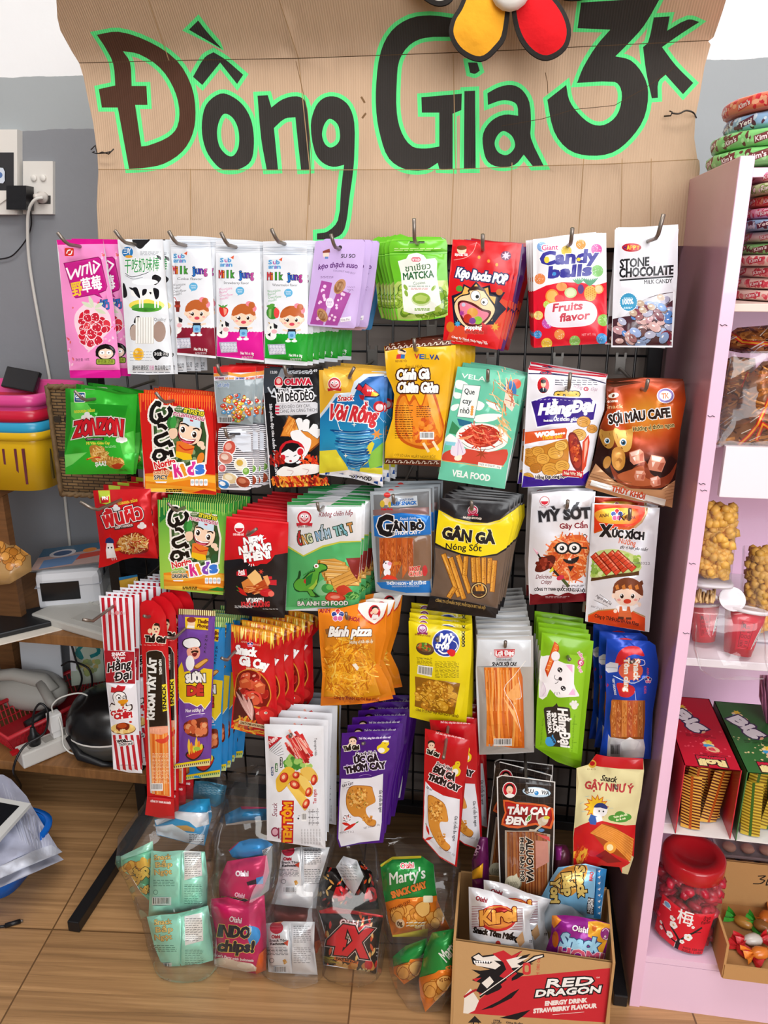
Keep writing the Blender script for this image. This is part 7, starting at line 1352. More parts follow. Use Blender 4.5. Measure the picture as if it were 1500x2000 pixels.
# ================================================================ carton with snack bags
bz=.2;FL,FR,BR,BL=az(890,1837,bz),az(1197,1880,bz),az(1184,1730,bz),az(897,1735,bz);BR.y=BL.y=1.13;BR.x=.222;BL.x=-.034
car=empty('drink_carton',((FL.x+FR.x)/2,(FL.y+BL.y)/2,0));tag(car,'open brown drink carton with a red dragon printed on its front','carton')
j2=(850,1600,r5)
A=Art(*j2);A.P('c49a68',150,888,700,965,1302,1052,1285,1300,1262,1950,115,1950,135,1300)
A.P('c82c34',205,1420,480,1190,640,1150,1282,1090,1262,1490,640,1450)
A.P('efe6da',205,1420,215,1290,260,1240,300,1300,320,1330,290,1400,240,1425);A.N('b0222c',16,215,1300,300,1250,340,1290,sm=3);A.P('1e1a1c',330,1400,470,1330,560,1270,620,1240,560,1310,420,1380);A.P('1e1a1c',470,1455,700,1395,640,1445,600,1470)
A.P('1e1a1c',262,1010,320,975,345,1000,420,990,500,960,560,1000,640,960,600,1010,700,985,640,1040,720,1060,640,1080,600,1120,660,1130,600,1170,520,1200,470,1250,380,1290,300,1260,330,1200,270,1180,330,1140,265,1100,330,1110,400,1100,330,1080,275,1060)
A.P('f0e8de',275,1010,318,988,350,1012,420,1002,490,985,540,1010,500,1040,430,1035,480,1070,440,1100,400,1090,300,1072,290,1050,400,1060,420,1045,300,1030);A.P('c82c34',420,985,500,960,560,1000,640,965,580,1020,560,1100,600,1130,540,1180,470,1150,520,1100,500,1050)
A.P('f0e8de',520,1030,640,1000,600,1030,690,1010,600,1060,640,1080,560,1090);A.P('c82c34',270,1170,340,1160,300,1190);A.P('f0e8de',340,1200,400,1150,430,1190,380,1240);A.P('c82c34',480,1210,560,1150,560,1230,500,1250)
for i in range(7):A.P('fff',280+i*18,1035,290+i*18,1060,298+i*18,1037)
A.P('1e1a1c',640,1060,720,1000,795,985,800,1010,740,1030,690,1060);A.P('f0e8de',650,1060,730,1008,788,995,785,1008,730,1026);A.N('1e1a1c',14,330,1300,520,1160,660,1060);A.N('f0e8de',6,330,1290,520,1158,660,1052)
A.R('d0393b',640,1050,700,1140,20);A.R('c49a68',655,1070,685,1120,12);A.X('c82c34','KH: 080 06',760,1165,770,1020,24)
for t,a in(('RED',(815,1232,1150,1212,58)),('DRAGON',(735,1300,1205,1268,46))):A.X('f4f0ec',t,*a,out=('1e1a1c',9),b=4,sh=.3)
A.X('f2e4de','ENERGY DRINK',805,1365,1110,1340,30,b=3,sh=.15);A.X('f2e4de','STRAWBERRY FLAVOUR',720,1420,1180,1380,30,b=3,sh=.15);A.N('f2e4de',3,860,1432,1090,1412);A.X('f2e4de','TM',1180,1168,1205,1165,12)
A.P('2a2422',290,1440,340,1490,320,1490,320,1540,262,1540,262,1490,240,1490);A.X('c49a68','UP',268,1525,314,1525,34,b=3);A.X('3a3030','Không',428,1482,475,1480,14,b=.8);A.X('3a3030','LÀM ƯỚT',415,1500,485,1500,14,b=.8);A.X('3a3030','Không đè nặng',520,1495,640,1505,14,b=.8)
pl=FL.copy();nn=Vector((FL.y-FR.y,-(FR.x-FL.x)*-1*-1,0)).normalized()
sheet('front_panel',A,lambda v:[onp(x,y,pl,nn)for x,y in v],CARD,60,None,car,lambda v:[onp(x,y,pl,nn)+Vector((0,.004,0))for x,y in v],'b08858',smooth=False)
CB2=plain('bd9260',.85,spec=.2,bs=70,bst=.1)
for nm,p,q,zz in(('side_panel',FL,BL,bz),('side_panel',BR,FR,bz),('back_panel',BL,BR,bz)):
 b=MB();d=(q-p).normalized();nrm=Vector((-d.y,d.x,0))*.004;b.prism([(p.x,p.y,0),(q.x,q.y,0),(q.x,q.y,zz),(p.x,p.y,zz)],nrm);b.build(nm,CB2,car)
b=MB();b.prism([(p.x,p.y,.003)for p in(FL,FR,BR,BL)],(0,0,.003));b.build('bottom_panel',CB2,car)
def kirei(dx,dy,lab,Y):
 A=Art(j2[0]+dx*r5,j2[1]+dy*r5,r5);A.P('dcdce0',245,495,330,508,420,530,560,590,740,640,690,740,722,945,715,1130,480,1120,258,1100,250,800)
 for i in range(14):A.N('8a2438',4,268,640+i*12,640,655+i*12)
 A.P('dcdce0',640,640,760,650,700,900,660,880);A.E('dcdce0',455,725,150,106);A.E('c82a2c',455,725,140,98);A.E('dd8a3c',458,718,124,84);A.E('b8201c',480,680,60,36);A.X('f0a84a','Kirei',335,775,590,740,100,out=('6a1410',7),b=8,sh=.1)
 A.X('8a2430','Oishi',295,590,375,612,32,b=2.5);A.X('1c1818','Snack Tôm Miếng',278,828,605,892,40,b=4);A.P('d8a878',590,880,640,820,656,900,620,940);A.E('c8403a',460,915,20,26);A.para('333',690,880,715,900,2,8)
 bag('shrimp_cracker_bag',lab,A,(480,1120),Y=Y,bulge=.022,lean=0,m=FOIL)
kirei(0,0,'white shrimp cracker bag with orange oval front left in the carton',1.012)
kirei(110,-52,'white shrimp cracker bag mostly hidden behind the front cracker bag',1.06)
A=Art(*j2);A.P('7fb8dc',705,700,760,600,850,430,900,352,1100,325,1256,366,1232,560,1212,732,1100,722,905,900,720,880);A.P('d8983c',900,400,980,345,1110,340,1090,450,1000,560,900,540,860,480,sm=3);A.lumps(['e8b85a','d09030','f0cc7a'],990,440,90,80,26,22,3);A.P('c8d8e4',720,640,850,600,1000,640,1100,720,905,900,720,880);A.P('2f86c4',1180,360,1256,366,1212,732,1160,724)
for i in range(8):A.P('e8eef4',1190,380+i*44,1212,370+i*44,1205,392+i*44)
for t,a in(('Snack',(1030,350,1050,570)),('Bắp',(930,400,950,560)),('Yori',(850,440,850,610))):A.X('e8c870',t,*a,62,out=('2a2018',7),b=6)
A.X('b8383c','Oishi',1135,385,1128,450,26,b=2);A.P('2a2a30',1118,570,1165,580,1160,700,1110,690);A.X('fff','KHÔNG',1140,585,1135,690,18,b=1.5);A.X('fff','CHIÊN',1118,582,1116,680,18,b=1.5)
bag('corn_snack_bag','light blue corn snack bag standing at the back of the carton',A,(960,880),Y=1.085,bulge=.028,lean=0)
A=Art(*j2);A.P('8c1a84',855,705,950,702,1050,712,1180,740,1286,768,1262,880,1245,1010,1205,1150,830,1110,812,950,850,840);A.P('e0a02c',1120,750,1180,745,1284,770,1255,900,1215,1010,1190,1150,1160,980,1190,890,1120,860);A.P('e0882c',812,645,830,650,925,740,870,800,850,760);A.E('c8641c',1165,800,18,22);A.E('c8641c',1230,840,14,16);A.E('c8641c',880,880,24,60)
A.E('8c1a84',1250,840,40,46);A.N('f0e4f0',5,1225,820,1250,800,1275,830,1260,880,1230,870,sm=3);A.E('f0e4f0',1245,860,8)
A.X('f4e8f0','Oishi',1002,815,1115,835,42,out=('5a0c54',3),b=2);A.X('9fd4f0','Snack',910,930,1190,975,100,out=('2a4a7a',7),b=8,sh=.1);A.X('d85a7a','HOMI',900,1010,1220,1060,74,out=('f4e8f0',4),b=6)
bag('cheese_snack_bag','purple and orange cheese snack bag front right in the carton',A,(1020,1120),Y=1.012,bulge=.022,lean=0)
A=Art(*j2);A.P('581048',268,300,330,128,385,135,392,300,400,700,275,700);A.P('d89a1c',268,380,352,320,345,430,272,440);A.X('d8a8c8','UFO',300,270,335,200,40,b=2);bag('cheese_snack_bag','dark purple and yellow snack bag in the back left corner of the carton',A,(310,435),Y=1.10,bulge=.02,lean=0)
A=Art(*j2);A.P('4a1c2c',870,180,960,190,1000,260,1000,640,860,640,860,300);A.P('7a1c6a',880,200,930,200,920,300,885,300);bag('cheese_snack_bag','dark maroon snack bag behind the light blue corn snack bag',A,(930,375),Y=1.115,bulge=.02,lean=0)
# ================================================================ pink shelf unit and what stands on it
SY=1.08;SX=.272;ST=1.373;SB=SY+.36;SW=.80
PINK=plain('efc4de',.2,spec=.5,coat=.4,bs=9,bst=.03);PWHITE=plain('f1e6ee',.35,bs=20,bst=.03)
shf=empty('shelf_unit',((SX+SW)/2,(SY+SB)/2,0));tag(shf,'glossy pink shelf unit standing at the right edge','shelf unit')
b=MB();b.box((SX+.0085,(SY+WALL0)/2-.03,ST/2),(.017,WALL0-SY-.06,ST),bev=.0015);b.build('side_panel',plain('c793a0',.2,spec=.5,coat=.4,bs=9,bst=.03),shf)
b=MB();b.box((SX+.0085,SY-.001,ST/2),(.0175,.004,ST),bev=.0008);b.build('edge_band',PINK,shf)
b=MB();b.box(((SX+SW)/2,SB+.006,ST/2),(SW-SX-.03,.012,ST-.02));b.build('back_panel',PINK,shf)
zs=[1.199,.945,.687,.388]
def board(z,t=.012,m=PINK,y0=SY+.004,name='shelf_board'):
 b=MB();b.box(((SX+.017+SW)/2,(y0+SB)/2,z-t/2),(SW-SX-.018,SB-y0,t),bev=.001);b.build(name,m,shf)
board(1.199,.01,plain('e6cfc4',.5));board(1.012,.01,PINK,SY+.03);board(.687,.013,PWHITE);board(.388,.02,PWHITE);board(ST-.004,.012,PINK,SY+.09)
b=MB();b.box(((SX+.03+SW)/2,SY+.006,.976),(SW-SX-.032,.012,.072),bev=.001);b.build('front_rail',PWHITE,shf)
b=MB();b.box(((SX+.017+SW)/2,(SY+SB)/2,.1075),(SW-SX-.018,SB-SY,.013));b.box(((SX+.017+SW)/2,SY+.006,.05),(SW-SX-.018,.012,.1));b.build('plinth',plain('edc9e0',.35),shf)
MK=plain('3a2c3a',.7)
for i,(x,y)in enumerate(((1414,635),(1390,813),(1372,945),(1375,958),(1353,1101),(1341,1237))):
 p=at(x,y,SY-.0035);b=MB();b.tube([p+Vector((-.005,0,.001)),p+Vector((-.002,0,-.001)),p+Vector((.001,0,.0008)),p+Vector((.004,0,-.0006))],.0005,5)
 o=b.build('pen_mark',MK,shf)
def rollpack(lab,zb,R,cx,cy,base,dots,word,wc,hh=.0205,seed=1):
 A=Art();L=R*3.0*1000;h=hh*1000;A.P(base,0,0,L,0,L,h,0,h);r=random.Random(seed)
 for i in range(46):x=r.uniform(6,L-6);A.E(dots[0],x,r.uniform(4,h-4),r.uniform(2,6),r.uniform(2,5),r.uniform(0,90),10);A.E(dots[1],x+r.uniform(-3,3),r.uniform(5,h-5),r.uniform(2,5),r.uniform(2,4),0,8)
 for i in range(7):
  x=12+i*L/7.3+r.uniform(0,6);y=h*.78;A.P(wc,x-3,y-h*.34,x+24,y-h*.62,x+25,y-h*.2,x-2,y+h*.08);A.X('f6ece8',word,x,y-.6,x+22,y-4.2,h*.28,b=.3)
 A.N(base,1.6,0,1,L,1);A.N(base,1.6,0,h-1,L,h-1)
 def f(v,k=1):
  out=[]
  for x,y in v:
   t=x/1000/R-math.pi*1.06;e=1-((y/h-.5)*2)**4*.06+.012*noise.noise(Vector((x*.05,y*.08,seed)))
   out.append(Vector((cx+R*e*math.cos(t)*k,cy+R*e*math.sin(t)*k,zb+hh*(1-y/h))))
  return out
 root=sheet('cake_roll_pack',A,f,GLOSS,6,None,None,None);tag(root,lab,'candy pack','round wrapped cake packs on the pink shelf')
 b=MB();b.lathe([(R*.94,.0008),(R*.95,.004),(R*.95,hh-.004),(R*.93,hh-.0008),(R*.4,hh)],(cx,cy,zb),40);o=b.build('wrapper',plain(base,.25,bs=40,bst=.3),root,True,origin=root.location)
 return root
kims=(('c8303c','e6d0c0',"Kim's"),)
BASE={'cream':('f0d2c4',('d84858','e88a8a'),'c8384a'),'green':('86d07a',('6a3a34','a8e49a'),'7a3a3a'),'blue':('94b8dc',('5a3040','d4e2f2'),'6a3048'),'pink':('f09ab8',('d83858','f8c8d8'),'d84a6a'),'orange':('ec7a5c',('d8303c','f6b088'),'d83a3c'),'white':('eee0d8',('e8b84a','d8808a'),'d8848a'),'pale':('c0cc98',('86a85a','f0d8d8'),'8aa05a')}
names=['cream','cream','cream','cream','green','white','blue','pink','orange','pale','pink']
pos=['lowest','second lowest','third lowest','fourth lowest','above the cream ones','above the lower green one','above the white one','above the blue one','above the lower pink one','above the orange one','topmost']
hh=(1.366-1.2)/11-.0002
for i,nme in enumerate(names):
 xl=at(1428+i*3.7,590-i*26,1.2).x;R=.115;rollpack('round %s cake pack %s in the stack inside the top compartment'%(nme,pos[i]),1.1995+i*(hh+.0002),R,xl+R+.004*((i*7)%3),1.2+.004*((i*5)%3),BASE[nme][0],BASE[nme][1],"Kim's" if nme!='blue' else 'Yeti',BASE[nme][2],hh,i+1)
zt=ST+.004
for i,(nme,xl,Y,q)in enumerate((('green',1386,1.30,'resting lowest on the shelf top'),('green',1390,1.30,'second on the shelf top stack'),('blue',1412,1.30,'under the orange one on the shelf top'),('orange',1406,1.30,'crowning the stack on the shelf top'))):
 R=.13;x=at(xl,290,Y).x;rollpack('round %s cake pack %s'%(nme,q),zt+i*.0232,R,x+R,Y,BASE[nme][0],BASE[nme][1],'Yeti' if nme=='blue' else "Kim's",BASE[nme][2],.0228,20+i)
BROWN=plain('6a3418',.3,bs=45,bst=.8,var=.5);RIB=printed('ribbon',.4)
def brownbag(pts,Y,th,lab,rib,sd):
 A=Art();A.P('7a4a2a',*pts);r=random.Random(sd);xs,ys=pts[0::2],pts[1::2]
 for i in range(130):
  x,y=r.uniform(min(xs),max(xs)),r.uniform(min(ys),max(ys));A.N(r.choice(['9a5a2c','a8662e','4a2412','b87838','5c2f18','8a4a24','c88a48']),r.uniform(2,6),[(x-14,y+r.uniform(-9,9)),(x,y+r.uniform(-6,6)),(x+14,y+r.uniform(-9,9))],sm=2)
 for q in rib:A.N('c8202a',8,*q);A.N('f0a030',3.5,*q)
 for i in range(9):x,y=r.uniform(min(xs),max(xs)),r.uniform(min(ys),max(ys));A.N('d8ccc0',r.uniform(1,2.5),x,y,x+r.uniform(8,26),y-r.uniform(4,20))
 o=pouch('noodle_snack_bag',A,Y=Y,bulge=th,n=(0,-1,.15),seal=1,wr=.006,m=FOIL,step=8,backk=.6,backcol='6a3a1c',sd=sd);tag(o,lab,'snack bag','brown snack bags on the second shelf')
brownbag([1412,660,1440,640,1540,632,1545,690,1450,690,1420,684],1.19,.03,'flat orange brown snack bag lying on top of the brown snack bags',[(1424,648,1450,668,1540,676)],3)
brownbag([1412,705,1430,696,1475,700,1480,760,1450,850,1430,868,1404,870,1408,780],1.15,.03,'brown snack bag with red ribbon beside the pink side panel',[(1462,730,1452,755)],5)
brownbag([1490,706,1560,700,1560,872,1420,873,1398,868,1430,820,1456,740],1.115,.028,'large brown snack bag with yellow and red ribbons at front',[(1512,760,1480,830,1462,852,1444,868),(1478,858,1490,828,1505,838)],8)
sack('crinkled clear wrap around the brown snack bags',(1400,690,1),[(0,26,150,1.12),(60,14,160,1.10),(130,6,170,1.09),(184,-2,170,1.088)],.02,'clear_wrap',FILM2,.004,None)
PLA=film('clear_tub_plastic',haze=.03,gloss=.22,rough=.05,bs=4,bst=.05)
def popcorn(quad,Y,lab,n,sd,z0):
 (xa,ya),(xb,yb),(xc,yc),(xd,yd)=quad;t=[at(*q,Y)for q in quad];top=(t[0]+t[1])/2;bot=(t[3]+t[2])/2;w=(t[1]-t[0]).length/2;w2=(t[2]-t[3]).length/2;bot.z=max(bot.z,z0)
 cyY=Y+w;root=empty('popcorn_tub',(bot.x,cyY,bot.z));tag(root,lab,'tub','popcorn tubs');hgt=top.z-bot.z;dx=top.x-bot.x
 lo=[]
 for k in range(9):
  f=k/8;ww=w2+(w-w2)*f;lo.append([Vector((bot.x+dx*f+ww*math.copysign(abs(math.cos(a))**.5,math.cos(a)),cyY+ww*.9*math.copysign(abs(math.sin(a))**.5,math.sin(a)),bot.z+hgt*f))for a in[2*math.pi*j/32 for j in range(32)]])
 b=MB();b.rings(lo,cap=False);b.build('tub_wall',PLA,root,True)
 b=MB();b.rings([[p+(p-Vector((bot.x,cyY,p.z)))*.12 for p in lo[0]],[p+(p-Vector((bot.x,cyY,p.z)))*.12+Vector((0,0,.004))for p in lo[0]]]);b.build('base_lid',plain('cfc6cc',.3),root,True)
 r=random.Random(sd);b=MB()
 for i in range(n):
  f=.04+.86*i/n;a=r.uniform(0,6.283);q=r.uniform(.35,.86);ww=(w2+(w-w2)*f)*.86
  c=Vector((bot.x+dx*f+ww*q*math.cos(a),cyY+ww*.85*q*math.sin(a),bot.z+.012+hgt*f))
  for k in range(3):b.blob(c+Vector((r.uniform(-.006,.006),r.uniform(-.006,.006),r.uniform(-.006,.006))),r.uniform(.0055,.009),1,.4,60)
 tag(b.build('popcorn',plain('eeb450',.5,bs=60,bst=.4,var=.35),root,True),'caramel popcorn',kind='stuff')
popcorn(((1380,1002),(1449,1000),(1432,1152),(1360,1146)),1.10,'tall clear tub of caramel popcorn beside the pink side panel',230,3,.69)
popcorn(((1464,1090),(1540,1088),(1530,1300),(1450,1290)),1.15,'clear tub of caramel popcorn cut off by the right edge',250,5,.69)
b=MB();r=random.Random(2)
for i in range(26):x=1358+i*1.55;p=at(x,1153+r.uniform(-3,3),1.12+r.uniform(-.01,.02));q=at(x-2,1176+r.uniform(-4,3),1.10+r.uniform(-.01,.01));b.tube([p,q],.0016,6)
o=b.build('skewer_bundle',plain('d8b07a',.6),None,True);tag(o,'bundle of wooden skewers under the tall popcorn tub','skewers')
p0=at(1428,1172,1.11);b=MB();b.lathe([(.001,0),(.016,.001),(.019,.006),(.0185,.007),(.015,.003),(.001,.002)],p0,24,Matrix.Rotation(.9,3,'X'));b.tube([p0+Vector((-.015,0,0)),p0+Vector((-.045,.01,.012))],.003,6)
tag(b.build('plastic_spoon',plain('efe6ea',.3),None,True),'white plastic spoon lying under the tall popcorn tub','spoon')
def cup(c,tilt,lab,s=1.0):
 root=empty('paper_cup',c);tag(root,lab,'cup','red paper cups');M=Matrix.Rotation(tilt,3,'Y')@Matrix.Rotation(-.25,3,'X')
 b=MB();b.lathe([(.019*s,0),(.0285*s,.066*s),(.027*s,.066*s),(.018*s,.004)],c,36,M);b.build('cup_wall',plain('c8102c',.35),root,True)
 b=MB();b.lathe([(.027*s,.0655*s),(.0305*s,.0655*s),(.031*s,.069*s),(.030*s,.071*s),(.027*s,.070*s)],c,36,M);b.build('rim',plain('f0e4e8',.35),root,True)
 A=Art();A.P('c8102c',0,0,60,0,60,50,0,50);A.N('3a1016',.8,6,6,26,6,26,44,6,44,closed=True);A.X('3a1016','R',8,15,14,15,7,b=.3);A.para('3a1016',15,10,25,15,2,.8);A.para('3a1016',8,17,25,21,2,.8)
 for i in range(3):A.E('3a1016',10+i*6,27,2.6);A.E('c8102c',10+i*6,27,1.9)
 A.para('3a1016',8,33,24,42,4,.8)
 for i in range(7):A.drop(('f4f0f0','1c1a1c')[i%2],(36+i*2,46-i*3),(48+i*2,8+i*3),5)
 def f(v):
  out=[]
  for x,y in v:
   t=-2.15+x/60*1.9;h=.008+(1-y/50)*.05;R=(.019+.0095*h/.066)*s+.0004;out.append(Vector(c)+M@Vector((R*math.cos(t),R*math.sin(t),h*s)))
  return out
 sheet('printed_label',A,f,MATTE,4,None,root)
c1=at(1438,1288,1.10);c1 .z=.692;cup(c1,.12,'red paper cup with white rim and dark print in the clear bag',1.0)
c2=at(1372,1268,1.13);c2 .z=.695;cup(c2,-.1,'plain red paper cup behind the clear bag at left',.85)
sack('crumpled clear plastic bag around the red paper cups',(1340,1170,1),[(0,30,140,1.12),(20,6,150,1.09),(60,14,150,1.075),(100,16,156,1.07),(140,28,160,1.066),(157,60,150,1.066)],.02,'clear_plastic_bag',FILM2,.004,None)
def rollbox(top4,front4,col,dk,lab,strip,sd):
 zb=.3885;fl=az(*front4[3],zb);fr=az(*front4[2],zb);Yf=fl.y;w=(fr-fl).length;tl=at(*front4[0],Yf);h=tl.z-zb;bk=az(*top4[0],tl.z);D=min(bk.y-Yf,SB-Yf-.01)
 x0,x1=fl.x,fl.x+w;root=empty('snack_box',((x0+x1)/2,Yf+D/2,zb));tag(root,lab,'box','seaweed roll boxes');m=plain(col,.35,coat=.2);t=.0015
 b=MB();b.box((x0+t/2,Yf+D/2,zb+h/2),(t,D,h));b.build('side_panel',m,root)
 b=MB();b.box((x1-t/2,Yf+D/2,zb+h/2),(t,D,h));b.build('side_panel',m,root)
 b=MB();b.box(((x0+x1)/2,Yf+D/2,zb+t/2),(w,D,t));b.build('bottom_panel',plain('e8e2e0',.5),root)
 b=MB();b.box(((x0+x1)/2,Yf+D-t/2,zb+h/2),(w,t,h));b.build('back_panel',m,root)
 A=Art();U,V=w*1000,D*1000;A.P(col,0,0,U,0,U,V,0,V)
 for i in range(3):
  cx,cy=U*(.35+.12*i),V*(.22+.25*i);A.E('f0d8a0',cx,cy-6,9,5,20);A.E('3f9ad0',cx,cy,9,5,15);A.E('e8b890',cx+4,cy+8,10,8,20);A.E('c83a4a',cx+2,cy+8,5,4);A.star('f0c83a',cx+1,cy-12,7,4,6);A.para(dk,cx-20,cy+18,cx+26,cy+27,3,1.6,.05,i)
 for i in range(26):rr=random.Random(i+sd);A.E('d8c890' if col!='c0142c' else 'e0485a',rr.uniform(4,U-4),rr.uniform(V*.5,V*.85),rr.uniform(.8,2.4))
 A.X('f0dc9a','Roll',U*.75,V*.90,U*.3,V*.90,15,out=('3a1a14',2.4),b=1.6);A.X('c8203a','seaweed',U*.78,V*.86,U*.28,V*.86,8,out=('2a1014',1.4),b=.8);A.X('f4f0f4','Big',U*.12,V*.28,U*.52,V*.52,24,out=('3a2a50',3),b=2.5)
 sheet('lid',A,lambda v:[Vector((x0+x/1000,Yf+D*(1-y/V),zb+h))for x,y in v],GLOSS,20,None,root,lambda v:[Vector((x0+x/1000,Yf+D*(1-y/V),zb+h-t))for x,y in v],dk)
 r=random.Random(sd)
 for i in range(9):
  A=Art();W_,H_=w*340,h*840;A.P(strip[0],0,0,W_,0,W_,H_,0,H_);A.stripes(strip[1],0,0,W_,H_,0+1,.0001)
  for k in range(int(H_/6)):A.P(strip[1],0,k*6,W_,k*6+6,W_,k*6+9,0,k*6+3)
  A.N(strip[2],4,W_*.5,0,W_*.5,H_)
  BX=(.3,.64,.45,.76,.34,.68,.52,.79,.42);TX=(.2,.5,.74,.58,.4,.82,.3,.72,.62);bx,tx=BX[i],TX[i];rk=sorted(range(9),key=lambda k:BX[k]+TX[k]).index(i);ox=x0+w*bx;ang=math.atan2(w*(tx-bx),h*.8);oy=Yf+.012+.010*((i*4)%5)+.004*i
  Mx=Matrix.Rotation(ang,3,'Y')@Matrix.Rotation(.25*((i%3)-1),3,'Z')
  def f(v,k=0):return[Vector((ox,oy,zb+.004))+Mx@Vector(((x-W_/2)/1000,.0022*math.sin(x/W_*3.1)*(1 if k else-1),(H_-y)/1000*.92))for x,y in v]
  o=sheet('roll_packet',A,f,FOIL,12,None,None,lambda v:f(v,1),strip[0]);tag(o,'%s striped roll packet, %s from the left in the %s box'%(('yellow and brown','golden yellow')[sd>5],ORD[rk]if rk else 'first',('red','green')[sd>5]),'snack packet','roll packets in the %s box'%('red','green')[sd>5])
rollbox([(1335,1361),(1355,1362)],[(1330,1494),(1443,1499),(1426,1638),(1318,1628)],'c0142c','7a0c1c','red box of seaweed rolls open at the front',('e8b04a','5a1c14','b8541c'),3)
rollbox([(1368,1367),(1464,1374)],[(1452,1507),(1560,1512),(1545,1655),(1436,1642)],'2f6a34','1c4420','green box of seaweed rolls open at the front',('d8b83a','8a6a1c','3f6a24'),7)
A=Art();A.P('b06a8a',1484,1318,1560,1318,1560,1425,1500,1425,1482,1360)
for i in range(12):A.N('8a4a6c',2,1484+i*6,1318,1488+i*6,1425)
tag(pouch('wrapped_pack',A,Y=1.2,bulge=.02,n=(0,-1,0),seal=1,wr=.002,step=10),'lilac striped wrapped pack at the right edge above the green box','snack pack')
jc=az(1345,1875,.114);jc=Vector((at(1342,1800,1.13).x,1.148,.1145));J=empty('candy_jar',jc);tag(J,'clear candy jar with big red lid and red plum blossom label','jar')
jr=.056;jh=.165
b=MB();b.lathe([(jr*.86,0),(jr*.98,.006),(jr,.02),(jr,.105),(jr*.96,.128),(jr*.84,.142)],jc,40,cap=False);b.build('jar_wall',PLA,J,True)
b=MB();b.lathe([(jr*.9,.139),(jr*.93,.141),(jr*.93,.164),(jr*.88,.168),(jr*.6,.169),(jr*.58,.1665),(.001,.1665)],jc,48);b.build('lid',plain('b8101f',.25,coat=.3),J,True)
b=MB();r=random.Random(4);CR=plain('c01c38',.3,bs=60,bst=.6,var=.4)
for i in range(230):a=r.uniform(0,6.283);q=jr*r.uniform(.5,.86);b.blob(jc+Vector((q*math.cos(a),q*math.sin(a),r.uniform(.012,.132))),Vector((.015,.010,.008)),1,.3,40,Matrix.Rotation(r.uniform(0,3),3,'Z')@Matrix.Rotation(r.uniform(0,3),3,'X'))
tag(b.build('wrapped_candies',CR,J,True),'red wrapped candies',kind='stuff')
A=Art(440,810,1);A.P('d8202f',30,5,650,75,560,570,-25,510)
A.E('f0f2f6',110,80,46,38);A.E('7ab0d8',110,78,38,30);A.P('f0f2f6',50,105,165,110,160,122,55,120)
A.X('f6f4f2','梅',240,200,400,200,150,b=3);A.X('3a1416','บ๊วย',510,130,592,130,44,b=1);A.X('3a1416','กิมจ้อ',488,175,595,178,40,b=1)
A.N('1e1618',44,270,540,280,470,300,420,sm=3);A.N('f4ecec',5,248,540,262,430,sm=1);A.N('1e1618',24,290,430,250,370,190,310,sm=3);A.N('1e1618',22,300,420,360,340,420,290,500,220,sm=3);A.N('1e1618',18,280,470,190,440,130,400,70,330,sm=3);A.N('1e1618',10,430,285,500,280,sm=1);A.N('1e1618',10,190,310,175,240,sm=1)
for x,y,s in((210,270,44),(190,195,32),(375,355,46),(185,410,40),(62,345,20),(75,405,24),(410,220,18),(320,430,26)):
 for k in range(5):a=k*1.257;A.E('f4f2f0',x+s*.5*math.cos(a),y+s*.5*math.sin(a),s*.52)
 A.star('c8a04a',x,y,s*.5,s*.14,8)
A.X('3a1416','100ซอง',-30,500,50,510,34);A.X('3a1416','บรรจุ 100 ซอง',340,505,560,530,30,b=.6);A.X('3a1416','ซองละ 1 บาท',330,545,540,570,34,b=.8)
def jl(v):
 out=[]
 for x,y in v:
  X,Yp=(x-440)/620,(y-815)/505;t=-2.72+X*1.7;out.append(jc+Vector(((jr+.0008)*math.cos(t),(jr+.0008)*math.sin(t),.098-Yp*.085)))
 return out
sheet('label',A,jl,MATTE,30,None,J)
CBX=plain('c0905c',.85,spec=.2,bs=70,bst=.1);zc=.1145
ca,cb=az(1412,1912,zc),az(1500,1921,zc);x0=ca.x;x1=x0+.24;y0=ca.y+.003;y1=y0+.16;cx=empty('candy_carton',((x0+x1)/2,(y0+y1)/2,zc));tag(cx,'low open cardboard carton of loose wrapped candies','carton')
for nm,q,s in(('front_panel',((x0+x1)/2,y0,zc+.014),(x1-x0,.004,.028)),('side_panel',(x0,(y0+y1)/2,zc+.035),(.004,y1-y0,.07)),('bottom_panel',((x0+x1)/2,(y0+y1)/2,zc+.002),(x1-x0,y1-y0,.004))):
 b=MB();b.box(q,s);b.build(nm,CBX,cx)
A=Art();A.P('c0905c',0,0,240,0,240,100,0,100);A.N('2a201c',2.4,92,26,104,24,96,32,104,34,98,42,86,44,sm=3);A.N('2a201c',2.4,110,30,108,44,118,38,sm=2)
sheet('back_panel',A,lambda v:[Vector((x0+x/1000,y1,zc+.1-y/1000))for x,y in v],CARD,40,None,cx,lambda v:[Vector((x0+x/1000,y1+.004,zc+.1-y/1000))for x,y in v],'b08050')
def candy(x,y,z,a,c1,c2,lab):
 root=empty('wrapped_candy',(x,y,z));tag(root,lab,'candy','candies in the low carton');M=Matrix.Rotation(a,3,'Z')@Matrix.Rotation(.3,3,'X')
 b=MB();b.blob((x,y,z+.008),(.017,.011,.009),2,.15,40,M);b.build('sweet',plain(c1,.25,bs=50,bst=.5),root,True)
 for s in(-1,1):
  pts=[[Vector((x,y,z+.008))+M@Vector((s*u,w_*k,.0035*math.sin(k*7)))for k in(-1,-.66,-.33,0,.33,.66,1)]for u,w_ in((.014,.004),(.022,.011),(.030,.015))]
  b=MB();b.rings(pts,cap=False,closed=False);b.rings([[p+Vector((0,0,.0006))for p in q]for q in pts],cap=False,closed=False);b.build('wrapper_end',plain(c2,.3),root)
